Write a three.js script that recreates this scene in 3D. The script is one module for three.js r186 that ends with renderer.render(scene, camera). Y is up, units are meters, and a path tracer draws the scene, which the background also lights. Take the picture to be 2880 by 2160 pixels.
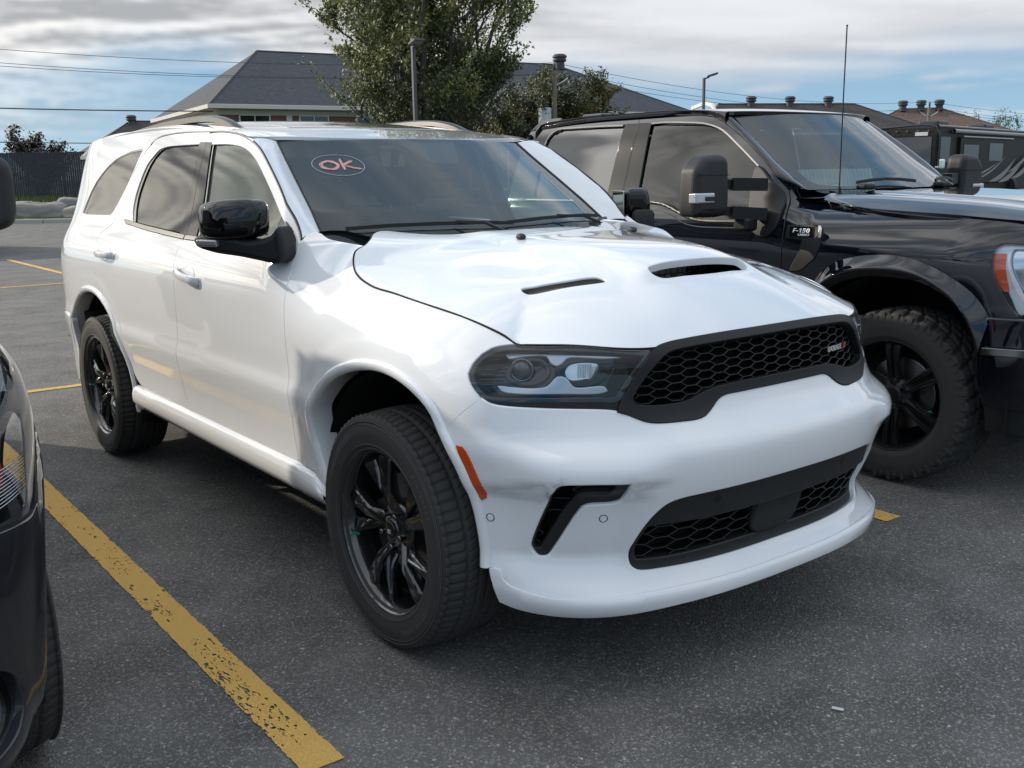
import * as THREE from 'three';
import { mergeGeometries, mergeVertices, toCreasedNormals } from 'three/addons/utils/BufferGeometryUtils.js';
import { RoundedBoxGeometry } from 'three/addons/geometries/RoundedBoxGeometry.js';
import { FontLoader } from 'three/addons/loaders/FontLoader.js';
import { TextGeometry } from 'three/addons/geometries/TextGeometry.js';

// ---------- camera, sky, sun, exposure ----------
const scene = new THREE.Scene();
const camera = new THREE.PerspectiveCamera(41.5, 4 / 3, 0.05, 600);
{
  const f = new THREE.Vector3(-0.77874611, -0.20262478, -0.59371517), u = new THREE.Vector3(-0.15133908, 0.97912915, -0.13565615);
  camera.position.set(2.6817, 1.4898, 2.4464);
  camera.up.copy(u);
  camera.lookAt(camera.position.clone().add(f));
}
const SUN = new THREE.Vector3(-0.803, 0.375, 0.464).normalize();
const EXPOSURE = 1.06, SUN_POWER = 3.5;
const renderer = new THREE.WebGLRenderer({ antialias: true });
renderer.toneMapping = THREE.LinearToneMapping;
renderer.toneMappingExposure = EXPOSURE;
renderer.shadowMap.enabled = true;
const sun = new THREE.DirectionalLight(new THREE.Color(1.0, 0.9, 0.76), SUN_POWER);
sun.position.copy(SUN).multiplyScalar(60);
sun.castShadow = true;
sun.shadow.radius = 1.4;
sun.shadow.mapSize.set(4096, 4096);
Object.assign(sun.shadow.camera, { left: -30, right: 30, top: 30, bottom: -30, near: 1, far: 160 });
scene.add(sun, sun.target);

// ---------- small helpers ----------
const V = (x, y, z) => new THREE.Vector3(x, y, z);
const clamp = (x, a, b) => Math.min(b, Math.max(a, x)), lerp = (a, b, t) => a + (b - a) * t;
const sstep = (a, b, x) => { const t = clamp((x - a) / (b - a), 0, 1); return t * t * (3 - 2 * t); };
function rng(seed) { let a = seed >>> 0; return () => { a = (a + 0x6d2b79f5) | 0; let t = Math.imul(a ^ (a >>> 15), 1 | a); t = (t + Math.imul(t ^ (t >>> 7), 61 | t)) ^ t; return ((t ^ (t >>> 14)) >>> 0) / 4294967296; }; }
const hash2 = (x, y, s) => { let h = Math.imul(x, 374761393) + Math.imul(y, 668265263) + Math.imul(s, 2147483647 ^ 0x5bd1e995); h = Math.imul(h ^ (h >>> 13), 1274126177); h ^= h >>> 16; return (h >>> 0) / 4294967296; };
function vnoise(x, y, s = 1, per = 0) {
  const xi = Math.floor(x), yi = Math.floor(y), fx = x - xi, fy = y - yi, u = fx * fx * (3 - 2 * fx), v = fy * fy * (3 - 2 * fy), w = (a) => per ? ((a % per) + per) % per : a;
  return lerp(lerp(hash2(w(xi), w(yi), s), hash2(w(xi + 1), w(yi), s), u), lerp(hash2(w(xi), w(yi + 1), s), hash2(w(xi + 1), w(yi + 1), s), u), v);
}
function fbm(x, y, oct, s = 1, per = 0) { let a = 0.5, t = 0, n = 0; for (let i = 0; i < oct; i++) { t += a * vnoise(x, y, s + i * 17, per); n += a; a *= 0.5; x *= 2; y *= 2; per *= 2; } return t / n; }
// smooth monotone table lookup: knots [[x, y], ...]
function table(k) {
  const n = k.length, m = [], d = [];
  for (let i = 0; i < n - 1; i++) d.push((k[i + 1][1] - k[i][1]) / (k[i + 1][0] - k[i][0]));
  for (let i = 0; i < n; i++) m.push(i === 0 ? d[0] : i === n - 1 ? d[n - 2] : d[i - 1] * d[i] <= 0 ? 0 : (d[i - 1] + d[i]) / 2);
  for (let i = 0; i < n - 1; i++) { if (d[i] === 0) { m[i] = m[i + 1] = 0; continue; } const a = m[i] / d[i], b = m[i + 1] / d[i], q = a * a + b * b; if (q > 9) { const t = 3 / Math.sqrt(q); m[i] = t * a * d[i]; m[i + 1] = t * b * d[i]; } }
  return (x) => {
    if (x <= k[0][0]) return k[0][1] + m[0] * (x - k[0][0]);
    if (x >= k[n - 1][0]) return k[n - 1][1] + m[n - 1] * (x - k[n - 1][0]);
    let i = 0; while (x > k[i + 1][0]) i++;
    const h = k[i + 1][0] - k[i][0], t = (x - k[i][0]) / h, t2 = t * t, t3 = t2 * t;
    return (2 * t3 - 3 * t2 + 1) * k[i][1] + (t3 - 2 * t2 + t) * h * m[i] + (-2 * t3 + 3 * t2) * k[i + 1][1] + (t3 - t2) * h * m[i + 1];
  };
}
const geo = (pos, nor, uv, idx) => {
  const g = new THREE.BufferGeometry();
  g.setAttribute('position', new THREE.Float32BufferAttribute(pos, 3));
  if (nor) g.setAttribute('normal', new THREE.Float32BufferAttribute(nor, 3));
  g.setAttribute('uv', new THREE.Float32BufferAttribute(uv ?? new Array((pos.length / 3) * 2).fill(0), 2));
  if (idx) g.setIndex(idx);
  if (!nor) g.computeVertexNormals();
  return g;
};
// a smooth line through points; a point given twice in a row is a corner
function curve(pts, step = 0.02, closed = true) {
  const runs = []; let cur = [];
  const P = closed ? [...pts, pts[0]] : pts;
  for (let i = 0; i < P.length; i++) {
    const same = i + 1 < P.length && P[i][0] === P[i + 1][0] && P[i][1] === P[i + 1][1];
    cur.push(P[i]);
    if (same && cur.length > 1) { runs.push(cur); cur = [P[i]]; i++; } else if (same) i++;
  }
  runs.push(cur);
  const out = [];
  const whole = closed && runs.length === 1;
  for (const r of runs) {
    const n = r.length;
    if (n < 2) continue;
    for (let i = 0; i < n - 1; i++) {
      const p1 = r[i], p2 = r[i + 1], p0 = i > 0 ? r[i - 1] : whole ? r[n - 2] : [2 * p1[0] - p2[0], 2 * p1[1] - p2[1]], p3 = i + 2 < n ? r[i + 2] : whole ? r[1] : [2 * p2[0] - p1[0], 2 * p2[1] - p1[1]];
      const L = Math.hypot(p2[0] - p1[0], p2[1] - p1[1]), k = Math.max(1, Math.round(L / step));
      const d01 = Math.sqrt(Math.max(1e-4, Math.hypot(p1[0] - p0[0], p1[1] - p0[1]))), d12 = Math.sqrt(Math.max(1e-4, L)), d23 = Math.sqrt(Math.max(1e-4, Math.hypot(p3[0] - p2[0], p3[1] - p2[1])));
      const m1 = [0, 1].map((c) => (p2[c] - p1[c]) + d12 * ((p1[c] - p0[c]) / d01 - (p2[c] - p0[c]) / (d01 + d12)));
      const m2 = [0, 1].map((c) => (p2[c] - p1[c]) + d12 * ((p3[c] - p2[c]) / d23 - (p3[c] - p1[c]) / (d12 + d23)));
      for (let j = 0; j < k; j++) {
        const t = j / k, t2 = t * t, t3 = t2 * t;
        out.push([0, 1].map((c) => (2 * t3 - 3 * t2 + 1) * p1[c] + (t3 - 2 * t2 + t) * m1[c] + (-2 * t3 + 3 * t2) * p2[c] + (t3 - t2) * m2[c]));
      }
    }
    if (!closed && r === runs[runs.length - 1]) out.push(r[n - 1]);
  }
  return out;
}
const normalOf = (map, u, v, e = 0.002) => {
  const a = map(u + e, v), b = map(u - e, v), c = map(u, v + e), d = map(u, v - e);
  const x1 = a[0] - b[0], y1 = a[1] - b[1], z1 = a[2] - b[2], x2 = c[0] - d[0], y2 = c[1] - d[1], z2 = c[2] - d[2];
  const n = [y1 * z2 - z1 * y2, z1 * x2 - x1 * z2, x1 * y2 - y1 * x2], l = Math.hypot(...n) || 1;
  return n.map((q) => q / l);
};
// fills a triangulated outline with evenly spread points, keeping the triangles well shaped (Delaunay)
function cdt(pts, tris0, loops, step) {
  const T = [], A = [];                                  // three corners and three neighbours (across corner k -> k + 1) of each triangle
  const edges = new Map(), key = (a, b) => a * 2097152 + b;
  const orient = (a, b, c) => (pts[b][0] - pts[a][0]) * (pts[c][1] - pts[a][1]) - (pts[b][1] - pts[a][1]) * (pts[c][0] - pts[a][0]);
  for (const [a, b, c] of tris0) { const o = orient(a, b, c); const t = T.length / 3; T.push(a, o >= 0 ? b : c, o >= 0 ? c : b); A.push(-1, -1, -1); for (let k = 0; k < 3; k++) edges.set(key(T[t * 3 + k], T[t * 3 + (k + 1) % 3]), t * 3 + k); }
  for (const [k, e] of edges) { const t = Math.floor(e / 3) * 3, b = T[t + (e - t + 1) % 3], o = edges.get(key(b, T[e])); if (o !== undefined) A[e] = o; }
  const inCircle = (a, b, c, d) => { const ax = pts[a][0] - pts[d][0], ay = pts[a][1] - pts[d][1], bx = pts[b][0] - pts[d][0], by = pts[b][1] - pts[d][1], cx = pts[c][0] - pts[d][0], cy = pts[c][1] - pts[d][1]; return (ax * ax + ay * ay) * (bx * cy - cx * by) - (bx * bx + by * by) * (ax * cy - cx * ay) + (cx * cx + cy * cy) * (ax * by - bx * ay); };
  const nx = (e) => e % 3 === 2 ? e - 2 : e + 1, pv = (e) => e % 3 === 0 ? e + 2 : e - 1;
  const link = (a, b) => { A[a] = b; if (b >= 0) A[b] = a; };
  const legal = (stack) => {
    let guard = 0;
    while (stack.length && guard++ < 200000) {
      const e = stack.pop(), f = A[e]; if (f < 0) continue;
      const a = T[e], b = T[nx(e)], c = T[pv(e)], d = T[pv(f)];
      if (inCircle(a, b, c, d) <= 1e-14) continue;
      if (orient(a, d, c) <= 1e-12 || orient(d, b, c) <= 1e-12) continue;
      // flip a-b to c-d: triangle of e becomes (a, d, c), triangle of f becomes (d, b, c)
      const eb = A[nx(e)], ea = A[pv(e)], fa = A[nx(f)], fb = A[pv(f)], te = Math.floor(e / 3) * 3, tf = Math.floor(f / 3) * 3;
      T[te] = a; T[te + 1] = d; T[te + 2] = c; T[tf] = d; T[tf + 1] = b; T[tf + 2] = c;
      link(te, fa); link(te + 2, ea); link(tf, fb); link(tf + 1, eb); A[te + 1] = tf + 2; A[tf + 2] = te + 1;
      stack.push(te, te + 2, tf, tf + 1);
    }
  };
  legal(Array.from({ length: T.length }, (_, i) => i));
  // candidate points on a triangular grid, inside and not too close to an edge
  let x0 = 1e9, x1 = -1e9, y0 = 1e9, y1 = -1e9; for (const p of pts) { x0 = Math.min(x0, p[0]); x1 = Math.max(x1, p[0]); y0 = Math.min(y0, p[1]); y1 = Math.max(y1, p[1]); }
  const segs = []; for (const l of loops) l.forEach((p, i) => segs.push([p, l[(i + 1) % l.length]]));
  const cell = new Map(), cs = step * 2, put = (i, j, s) => { const k = i * 10007 + j; if (!cell.has(k)) cell.set(k, []); cell.get(k).push(s); };
  for (const s of segs) { const a0 = Math.floor(Math.min(s[0].x, s[1].x) / cs), a1 = Math.floor(Math.max(s[0].x, s[1].x) / cs), b0 = Math.floor(Math.min(s[0].y, s[1].y) / cs), b1 = Math.floor(Math.max(s[0].y, s[1].y) / cs); for (let i = a0 - 1; i <= a1 + 1; i++) for (let j = b0 - 1; j <= b1 + 1; j++) put(i, j, s); }
  const far = (x, y) => { for (const [p, q] of cell.get(Math.floor(x / cs) * 10007 + Math.floor(y / cs)) ?? []) { const dx = q.x - p.x, dy = q.y - p.y, t = clamp(((x - p.x) * dx + (y - p.y) * dy) / (dx * dx + dy * dy || 1), 0, 1); if (Math.hypot(x - p.x - t * dx, y - p.y - t * dy) < step * 0.45) return false; } return true; };
  let last = 0, row = 0;
  for (let y = y0 + step * 0.37; y < y1; y += step * 0.866, row++) for (let x = x0 + step * (row & 1 ? 0.31 : 0.81); x < x1; x += step) {
    if (!far(x, y)) continue;
    const v = pts.length; pts.push([x + 1e-5 * Math.sin(v), y + 1e-5 * Math.cos(v * 1.7)]);
    let t = last, hops = 0, ok = false;
    const hit = (q) => orient(T[q], T[q + 1], v) >= 0 && orient(T[q + 1], T[q + 2], v) >= 0 && orient(T[q + 2], T[q], v) >= 0;
    while (hops++ < 400) { let go = -2; for (let k = 0; k < 3; k++) if (orient(T[t + k], T[t + (k + 1) % 3], v) < 0) { go = A[t + k]; break; } if (go === -2) { ok = true; break; } if (go < 0) break; t = Math.floor(go / 3) * 3; }
    if (!ok) { for (t = 0; t < T.length; t += 3) if (hit(t)) { ok = true; break; } }
    if (!ok) { pts.pop(); continue; }
    const [a, b, c] = [T[t], T[t + 1], T[t + 2]], [na, nb, nc] = [A[t], A[t + 1], A[t + 2]], u = T.length, w = u + 3;
    T[t + 2] = v; T.push(b, c, v, c, a, v); A.push(-1, -1, -1, -1, -1, -1);
    link(t, na); link(u, nb); link(w, nc); link(t + 1, u + 2); link(u + 1, w + 2); link(w + 1, t + 2);
    legal([t, u, w]); last = t;
  }
  const out = []; for (let i = 0; i < T.length; i += 3) out.push([T[i], T[i + 1], T[i + 2]]);
  return out;
}
// A sheet cut out of a smooth surface: map(u, v) -> [x, y, z]; outline and holes in (u, v). Its edges are folded in by `fold` metres.
// side = 1 when cross(dP/du, dP/dv) points outward, -1 otherwise.
function panel(map, outline, { holes = [], step = 0.04, fold = 0.012, side = 1, off = 0, round = 0.0025, back = false } = {}) {
  const loops = [outline, ...holes].map((l) => l.filter((p, i) => { const q = l[(i + 1) % l.length]; return Math.hypot(p[0] - q[0], p[1] - q[1]) > 1e-5; }).map((p) => new THREE.Vector2(p[0], p[1])));
  if (THREE.ShapeUtils.isClockWise(loops[0])) loops[0].reverse();
  for (let i = 1; i < loops.length; i++) if (!THREE.ShapeUtils.isClockWise(loops[i])) loops[i].reverse();
  const pts = loops.flat().map((p) => [p.x, p.y]);
  const tris = cdt(pts, THREE.ShapeUtils.triangulateShape(loops[0], loops.slice(1)), loops, step);
  const pos = [], nor = [], uv = [], idx = [];
  const N = pts.map(([u, v]) => normalOf(map, u, v).map((x) => x * side));
  pts.forEach(([u, v], i) => { const p = map(u, v); pos.push(p[0] + N[i][0] * off, p[1] + N[i][1] * off, p[2] + N[i][2] * off); nor.push(...N[i]); uv.push(u, v); });
  for (const [a, b, c] of tris) side > 0 ? idx.push(a, b, c) : idx.push(a, c, b);
  if (fold > 0) {
    for (const l of loops) {
      const n = l.length, at = pos.length / 3;
      // three rows: edge, small round, folded edge
      const P = l.map((p) => map(p.x, p.y)), M = l.map((p) => normalOf(map, p.x, p.y).map((x) => x * side));
      for (let i = 0; i < n; i++) {
        const a = P[(i + n - 1) % n], b = P[(i + 1) % n], t = [b[0] - a[0], b[1] - a[1], b[2] - a[2]], m = M[i];
        // outward of the sheet, in its surface: t x n (loops run counter-clockwise in uv)
        let o = [t[1] * m[2] - t[2] * m[1], t[2] * m[0] - t[0] * m[2], t[0] * m[1] - t[1] * m[0]]; const L = (Math.hypot(...o) || 1) * side; o = o.map((x) => x / L);
        const p = [0, 1, 2].map((c) => P[i][c] + m[c] * off);
        const rows = [[0, 0, m], [round * 0.7, round * 0.3, [0, 1, 2].map((c) => (m[c] + o[c]) * 0.7071)], [round, round, o], [round, fold, o]];
        for (const [w, d, nn] of rows) { pos.push(p[0] + o[0] * w - m[0] * d, p[1] + o[1] * w - m[1] * d, p[2] + o[2] * w - m[2] * d); nor.push(...nn); uv.push(l[i].x, l[i].y); }
      }
      for (let i = 0; i < n; i++) for (let r = 0; r < 3; r++) {
        const a = at + i * 4 + r, b = at + ((i + 1) % n) * 4 + r;
        side > 0 ? idx.push(a, a + 1, b, b, a + 1, b + 1) : idx.push(a, b, a + 1, b, b + 1, a + 1);
      }
    }
  }
  return geo(pos, nor, uv, idx);
}
// a rectangular sheet of a surface
function sheet(map, u0, u1, v0, v1, nu, nv, side = 1) {
  const pos = [], nor = [], uv = [], idx = [];
  for (let j = 0; j <= nv; j++) for (let i = 0; i <= nu; i++) { const u = lerp(u0, u1, i / nu), v = lerp(v0, v1, j / nv), p = map(u, v); pos.push(...p); nor.push(...normalOf(map, u, v, 0.001).map((x) => x * side)); uv.push(u, v); }
  for (let j = 0; j < nv; j++) for (let i = 0; i < nu; i++) { const a = j * (nu + 1) + i, b = a + 1, c = a + nu + 1, d = c + 1; side > 0 ? idx.push(a, b, d, a, d, c) : idx.push(a, d, b, a, c, d); }
  return geo(pos, nor, uv, idx);
}
function mirrorZ(g) {
  const m = g.clone(), p = m.attributes.position, n = m.attributes.normal;
  for (let i = 0; i < p.count; i++) { p.setZ(i, -p.getZ(i)); n.setZ(i, -n.getZ(i)); }
  if (m.index) { const a = m.index.array; for (let i = 0; i < a.length; i += 3) { const t = a[i + 1]; a[i + 1] = a[i + 2]; a[i + 2] = t; } }
  else { for (const k of Object.keys(m.attributes)) { const at = m.attributes[k], s = at.itemSize; for (let i = 0; i < at.count; i += 3) for (let c = 0; c < s; c++) { const t = at.array[(i + 1) * s + c]; at.array[(i + 1) * s + c] = at.array[(i + 2) * s + c]; at.array[(i + 2) * s + c] = t; } } }
  return m;
}
const tidy = (g) => { const o = g.index ? g.toNonIndexed() : g.clone(); for (const k of Object.keys(o.attributes)) if (!['position', 'normal', 'uv'].includes(k)) o.deleteAttribute(k); if (!o.attributes.uv) o.setAttribute('uv', new THREE.Float32BufferAttribute(new Float32Array(o.attributes.position.count * 2), 2)); return o; };
const merge = (list) => list.length === 1 ? list[0] : mergeGeometries(list.map(tidy));
const at = (g, x, y, z, rx = 0, ry = 0, rz = 0, s = 1) => { g.applyMatrix4(new THREE.Matrix4().compose(V(x, y, z), new THREE.Quaternion().setFromEuler(new THREE.Euler(rx, ry, rz)), Array.isArray(s) ? V(...s) : V(s, s, s))); return g; };
const rbox = (w, h, d, r = 0.01, s = 2) => new RoundedBoxGeometry(w, h, d, s, Math.min(r, w / 2.01, h / 2.01, d / 2.01));
function tube(pts, r, seg = 40, rad = 8, closed = false) { return new THREE.TubeGeometry(new THREE.CatmullRomCurve3(pts.map((p) => V(...p)), closed, 'centripetal'), seg, r, rad, closed); }
// a bar of a given cross-section [[a, b], ...] swept along points; `up` fixes the section's second axis
function sweep(pts, section, up = [0, 1, 0], closed = false) {
  const n = pts.length, m = section.length, pos = [], idx = [];
  for (let i = 0; i < n; i++) {
    const a = pts[closed ? (i + n - 1) % n : Math.max(0, i - 1)], b = pts[closed ? (i + 1) % n : Math.min(n - 1, i + 1)];
    const t = V(b[0] - a[0], b[1] - a[1], b[2] - a[2]).normalize(), U = typeof up === 'function' ? V(...up(i)) : V(...up), s = new THREE.Vector3().crossVectors(t, U).normalize(), w = new THREE.Vector3().crossVectors(s, t);
    for (const [p, q] of section) pos.push(pts[i][0] + s.x * p + w.x * q, pts[i][1] + s.y * p + w.y * q, pts[i][2] + s.z * p + w.z * q);
  }
  for (let i = 0; i < (closed ? n : n - 1); i++) for (let j = 0; j < m; j++) { const a = i * m + j, b = i * m + (j + 1) % m, c = ((i + 1) % n) * m + j, d = ((i + 1) % n) * m + (j + 1) % m; idx.push(a, b, d, a, d, c); }
  if (!closed) { const f = THREE.ShapeUtils.triangulateShape(section.map((p) => new THREE.Vector2(...p)), []); for (const [a, b, c] of f) { idx.push(a, c, b); const o = (n - 1) * m; idx.push(o + a, o + b, o + c); } }
  return toCreasedNormals(geo(pos, null, null, idx), 0.7);
}
const lathe = (pts, seg = 48) => new THREE.LatheGeometry(pts.map((p) => new THREE.Vector2(...p)), seg);
const extr = (pts, depth, bevel = 0, holes = [], seg = 2) => { const s = new THREE.Shape(pts.map((p) => new THREE.Vector2(...p))); for (const h of holes) s.holes.push(new THREE.Path(h.map((p) => new THREE.Vector2(...p)))); return new THREE.ExtrudeGeometry(s, { depth: depth - 2 * bevel, bevelEnabled: bevel > 0, bevelSize: bevel, bevelThickness: bevel, bevelOffset: -bevel, bevelSegments: seg, curveSegments: 8 }).translate(0, 0, bevel); };
const lumps = (g, f) => { const p = g.attributes.position; for (let i = 0; i < p.count; i++) { const v = f(p.getX(i), p.getY(i), p.getZ(i)); p.setXYZ(i, v[0], v[1], v[2]); } g.computeVertexNormals(); return g; };

// ---------- naming ----------
const used = new Map();
function numbered(name) { const n = used.get(name) ?? 0; used.set(name, n + 1); return n ? name + '_' + String(n).padStart(3, '0') : name; }
function mesh(name, g, m, parent) { const o = new THREE.Mesh(Array.isArray(g) ? merge(g) : g, m); o.name = name; o.castShadow = o.receiveShadow = true; if (parent) parent.add(o); return o; }
function thing(name, label, category, pos = [0, 0, 0], turn = 0, group) { const o = new THREE.Group(); o.name = numbered(name); o.position.set(...pos); o.rotation.y = turn; o.userData = { label, category }; if (group) o.userData.group = group; scene.add(o); return o; }
function solo(name, g, m, label, category, group) { const o = mesh(numbered(name), g, m); o.userData = { label, category }; if (group) o.userData.group = group; scene.add(o); return o; }
function setting(name, g, m) { const o = mesh(numbered(name), g, m); o.userData = { kind: 'structure' }; scene.add(o); return o; }
const rgb = (r, g = r, b = r) => new THREE.Color().setRGB(r, g, b);
const std = (c, roughness = 0.5, o = {}) => new THREE.MeshStandardMaterial({ color: c, roughness, side: THREE.DoubleSide, ...o });
const phys = (c, roughness = 0.5, o = {}) => new THREE.MeshPhysicalMaterial({ color: c, roughness, side: THREE.DoubleSide, ...o });
function dataTex(w, h, f, { srgb = false, repeat = true } = {}) {
  const d = new Uint8Array(w * h * 4);
  for (let y = 0; y < h; y++) for (let x = 0; x < w; x++) { const c = f(x, y), i = (y * w + x) * 4; for (let k = 0; k < 4; k++) d[i + k] = k < c.length ? clamp(Math.round(c[k] * 255), 0, 255) : 255; }
  const t = new THREE.DataTexture(d, w, h, THREE.RGBAFormat); t.magFilter = THREE.LinearFilter; if (repeat) t.wrapS = t.wrapT = THREE.RepeatWrapping; if (srgb) t.colorSpace = THREE.SRGBColorSpace; t.needsUpdate = true; return t;
}
const g2 = (c) => c.map((x) => Math.pow(clamp(x, 0, 1), 1 / 2.2));

// ---------- materials ----------
const M = {};
M.white = phys(rgb(0.79, 0.795, 0.8), 0.06, { specularIntensity: 0.4, clearcoat: 1, clearcoatRoughness: 0.01 });
M.blackPaint = phys(rgb(0.0035, 0.0042, 0.008), 0.03, { specularIntensity: 0.5, clearcoat: 1, clearcoatRoughness: 0.015 });
M.greyPaint = phys(rgb(0.014, 0.015, 0.02), 0.45, { clearcoat: 1, clearcoatRoughness: 0.015, specularIntensity: 0.5 });
M.pianoBlack = phys(rgb(0.004), 0.6, { specularIntensity: 0, clearcoat: 1, clearcoatRoughness: 0.01 });
{
  const grain = dataTex(256, 256, (x, y) => { const n = fbm(x / 4, y / 4, 2, 5, 64); return [n, n, n]; });
  grain.repeat.set(14, 14);
  M.plastic = std(rgb(0.012, 0.0125, 0.013), 0.5, { bumpMap: grain, bumpScale: 0.0004 });
}
M.satin = phys(rgb(0.009, 0.0095, 0.01), 0.5, { specularIntensity: 0.7 });
M.mesh = std(rgb(0.008), 0.3);
M.dark = std(rgb(0.003), 0.9);
M.gap = std(rgb(0.004), 0.85);
M.rubber = std(rgb(0.034, 0.0325, 0.031), 0.8);
M.seal = std(rgb(0.006), 0.5);
M.rim = phys(rgb(0.011, 0.0113, 0.012), 0.22, { clearcoat: 1, clearcoatRoughness: 0.03 });
M.rimSatin = std(rgb(0.02, 0.02, 0.021), 0.38, { metalness: 0.5 });
M.chrome = std(rgb(0.75), 0.08, { metalness: 1 });
M.steel = std(rgb(0.35), 0.35, { metalness: 1 });
M.darkChrome = std(rgb(0.22), 0.16, { metalness: 1 });
M.glass = phys(rgb(0.72, 0.84, 0.75), 0.0, { transmission: 0.9, ior: 1.52 });
M.windshield = phys(rgb(0.6, 0.72, 0.73), 0.0, { transmission: 0.945, ior: 1.55 });
M.privacy = phys(rgb(0.02, 0.02, 0.022), 0.0, { clearcoat: 1, clearcoatRoughness: 0, specularIntensity: 1, ior: 1.6 });
M.tinted = phys(rgb(0.17, 0.175, 0.18), 0.0, { transmission: 1, ior: 1.6 });
M.rubberPrint = std(rgb(0.075, 0.073, 0.07), 0.7);
M.frit = phys(rgb(0.004), 0.6, { specularIntensity: 0 });
M.lens = phys(rgb(0.95, 0.97, 0.98), 0.0, { transmission: 1, ior: 1.5 });
M.reflector = std(rgb(0.7, 0.72, 0.74), 0.14, { metalness: 1 });
M.ledBar = phys(rgb(0.42, 0.45, 0.49), 0.22, { clearcoat: 1, metalness: 0.5 });
M.amber = phys(rgb(0.65, 0.06, 0.008), 0.25, { clearcoat: 1 });
M.orange = phys(rgb(0.6, 0.075, 0.008), 0.22, { clearcoat: 1 });
M.red = phys(rgb(0.3, 0.01, 0.008), 0.2, { clearcoat: 1 });
M.cabin = std(rgb(0.026, 0.027, 0.029), 0.8);
M.cabinLight = std(rgb(0.16, 0.155, 0.145), 0.85);
M.letter = std(rgb(0.75), 0.3, { metalness: 0.6 });
M.mirrorGlass = std(rgb(0.8), 0.02, { metalness: 1 });
const font = await new FontLoader().loadAsync('fonts/droid/droid_sans_bold.typeface.json');
const text = (s, size, depth = 0.002) => { const g = new TextGeometry(s, { font, size, depth, curveSegments: 4, bevelEnabled: false }); g.computeBoundingBox(); const b = g.boundingBox; return g.translate(-(b.min.x + b.max.x) / 2, -(b.min.y + b.max.y) / 2, 0); };

// ---------- sky ----------
{
  const W = 2048, H = 1024, d = new Float32Array(W * H * 4);
  const sunAz = Math.atan2(SUN.z, SUN.x);
  for (let r = 0; r < H; r++) {
    const up = ((r + 0.5) / H - 0.5) * Math.PI, y = Math.sin(up);
    for (let c = 0; c < W; c++) {
      const az = ((c + 0.5) / W - 0.5) * 2 * Math.PI, x = Math.cos(az) * Math.cos(up), z = Math.sin(az) * Math.cos(up), cs = x * SUN.x + y * SUN.y + z * SUN.z;
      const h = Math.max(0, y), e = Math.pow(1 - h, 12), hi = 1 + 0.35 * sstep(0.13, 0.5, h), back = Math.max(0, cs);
      // clear sky: blue, paler near the horizon, warmer round the sun
      let R = lerp(0.17, 0.48, e) * hi, G = lerp(0.36, 0.68, e) * hi, B = lerp(0.6, 0.78, e) * hi;
      const glow = Math.pow(back, 4), core = Math.pow(back, 30);
      R += 0.2 * glow + 0.7 * core; G += 0.17 * glow + 0.58 * core; B += 0.1 * glow + 0.35 * core;
      if (y > 0.001) {
        const k = 1 / (y + 0.055), px = x * k, pz = z * k, u = px * 0.61 - pz * 0.79, v = px * 0.79 + pz * 0.61;
        // long streaks of layered cloud, open towards the horizon
        const wob = fbm(u * 0.28 + 3, v * 0.5, 4, 31) * 2.2, n = fbm(u * 0.22 + wob * 0.5 + 7.3, v * 0.5 + wob, 6, 3), m = fbm(u * 0.8 + wob, v * 2.4 + wob * 2, 5, 11), f = fbm(u * 2.2 + wob * 1.5, v * 10 + wob * 5 + m * 2, 5, 57);
        const rimf = sstep(0.25, 0.6, back);
        const layer = 0.97 * sstep(0.07, 0.125, y + 0.06 * (fbm(az * 5 + 3, 2.2, 4, 63) - 0.5) + 0.03 * (m - 0.5)) * sstep(0.3, 0.52, n + 0.3 * (m - 0.5) + 0.25 * rimf * (f - 0.5) + 0.08 * sstep(0.3, 0.12, y));
        const wisp = 0.7 * sstep(0.56, 0.78, fbm(az * 12 + 4, y * 110, 5, 19)) * sstep(0.012, 0.035, y) * sstep(0.11, 0.07, y);
        const sunny = 0.95 * sstep(0.34, 0.56, m * 0.35 + n * 0.3 + f * 0.35) * sstep(0.55, 0.9, back) * sstep(0.01, 0.06, y);
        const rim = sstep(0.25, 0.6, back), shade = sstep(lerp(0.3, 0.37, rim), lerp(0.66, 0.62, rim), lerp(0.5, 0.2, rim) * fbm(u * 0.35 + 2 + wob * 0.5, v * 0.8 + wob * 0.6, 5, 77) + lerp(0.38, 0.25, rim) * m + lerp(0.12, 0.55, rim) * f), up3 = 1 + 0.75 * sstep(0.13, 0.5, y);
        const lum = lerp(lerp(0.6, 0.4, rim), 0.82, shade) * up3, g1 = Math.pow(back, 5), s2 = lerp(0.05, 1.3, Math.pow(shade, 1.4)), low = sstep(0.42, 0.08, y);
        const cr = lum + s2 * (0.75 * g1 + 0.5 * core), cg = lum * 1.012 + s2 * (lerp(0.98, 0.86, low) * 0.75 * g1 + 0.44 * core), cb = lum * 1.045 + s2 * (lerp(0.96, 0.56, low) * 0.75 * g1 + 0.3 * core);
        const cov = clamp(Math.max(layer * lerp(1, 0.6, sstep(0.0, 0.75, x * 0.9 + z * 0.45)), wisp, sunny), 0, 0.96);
        R = lerp(R, cr, cov); G = lerp(G, cg, cov); B = lerp(B, cb, cov);
      }
      if (y < 0) { const t = sstep(0, -0.08, y); R = lerp(R, 0.12, t); G = lerp(G, 0.12, t); B = lerp(B, 0.12, t); }
      const i = (r * W + c) * 4; d[i] = R; d[i + 1] = G; d[i + 2] = B; d[i + 3] = 1;
    }
  }
  const t = new THREE.DataTexture(d, W, H, THREE.RGBAFormat, THREE.FloatType);
  t.mapping = THREE.EquirectangularReflectionMapping; t.magFilter = THREE.LinearFilter; t.needsUpdate = true;
  scene.background = t; scene.environment = t;
}
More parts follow.
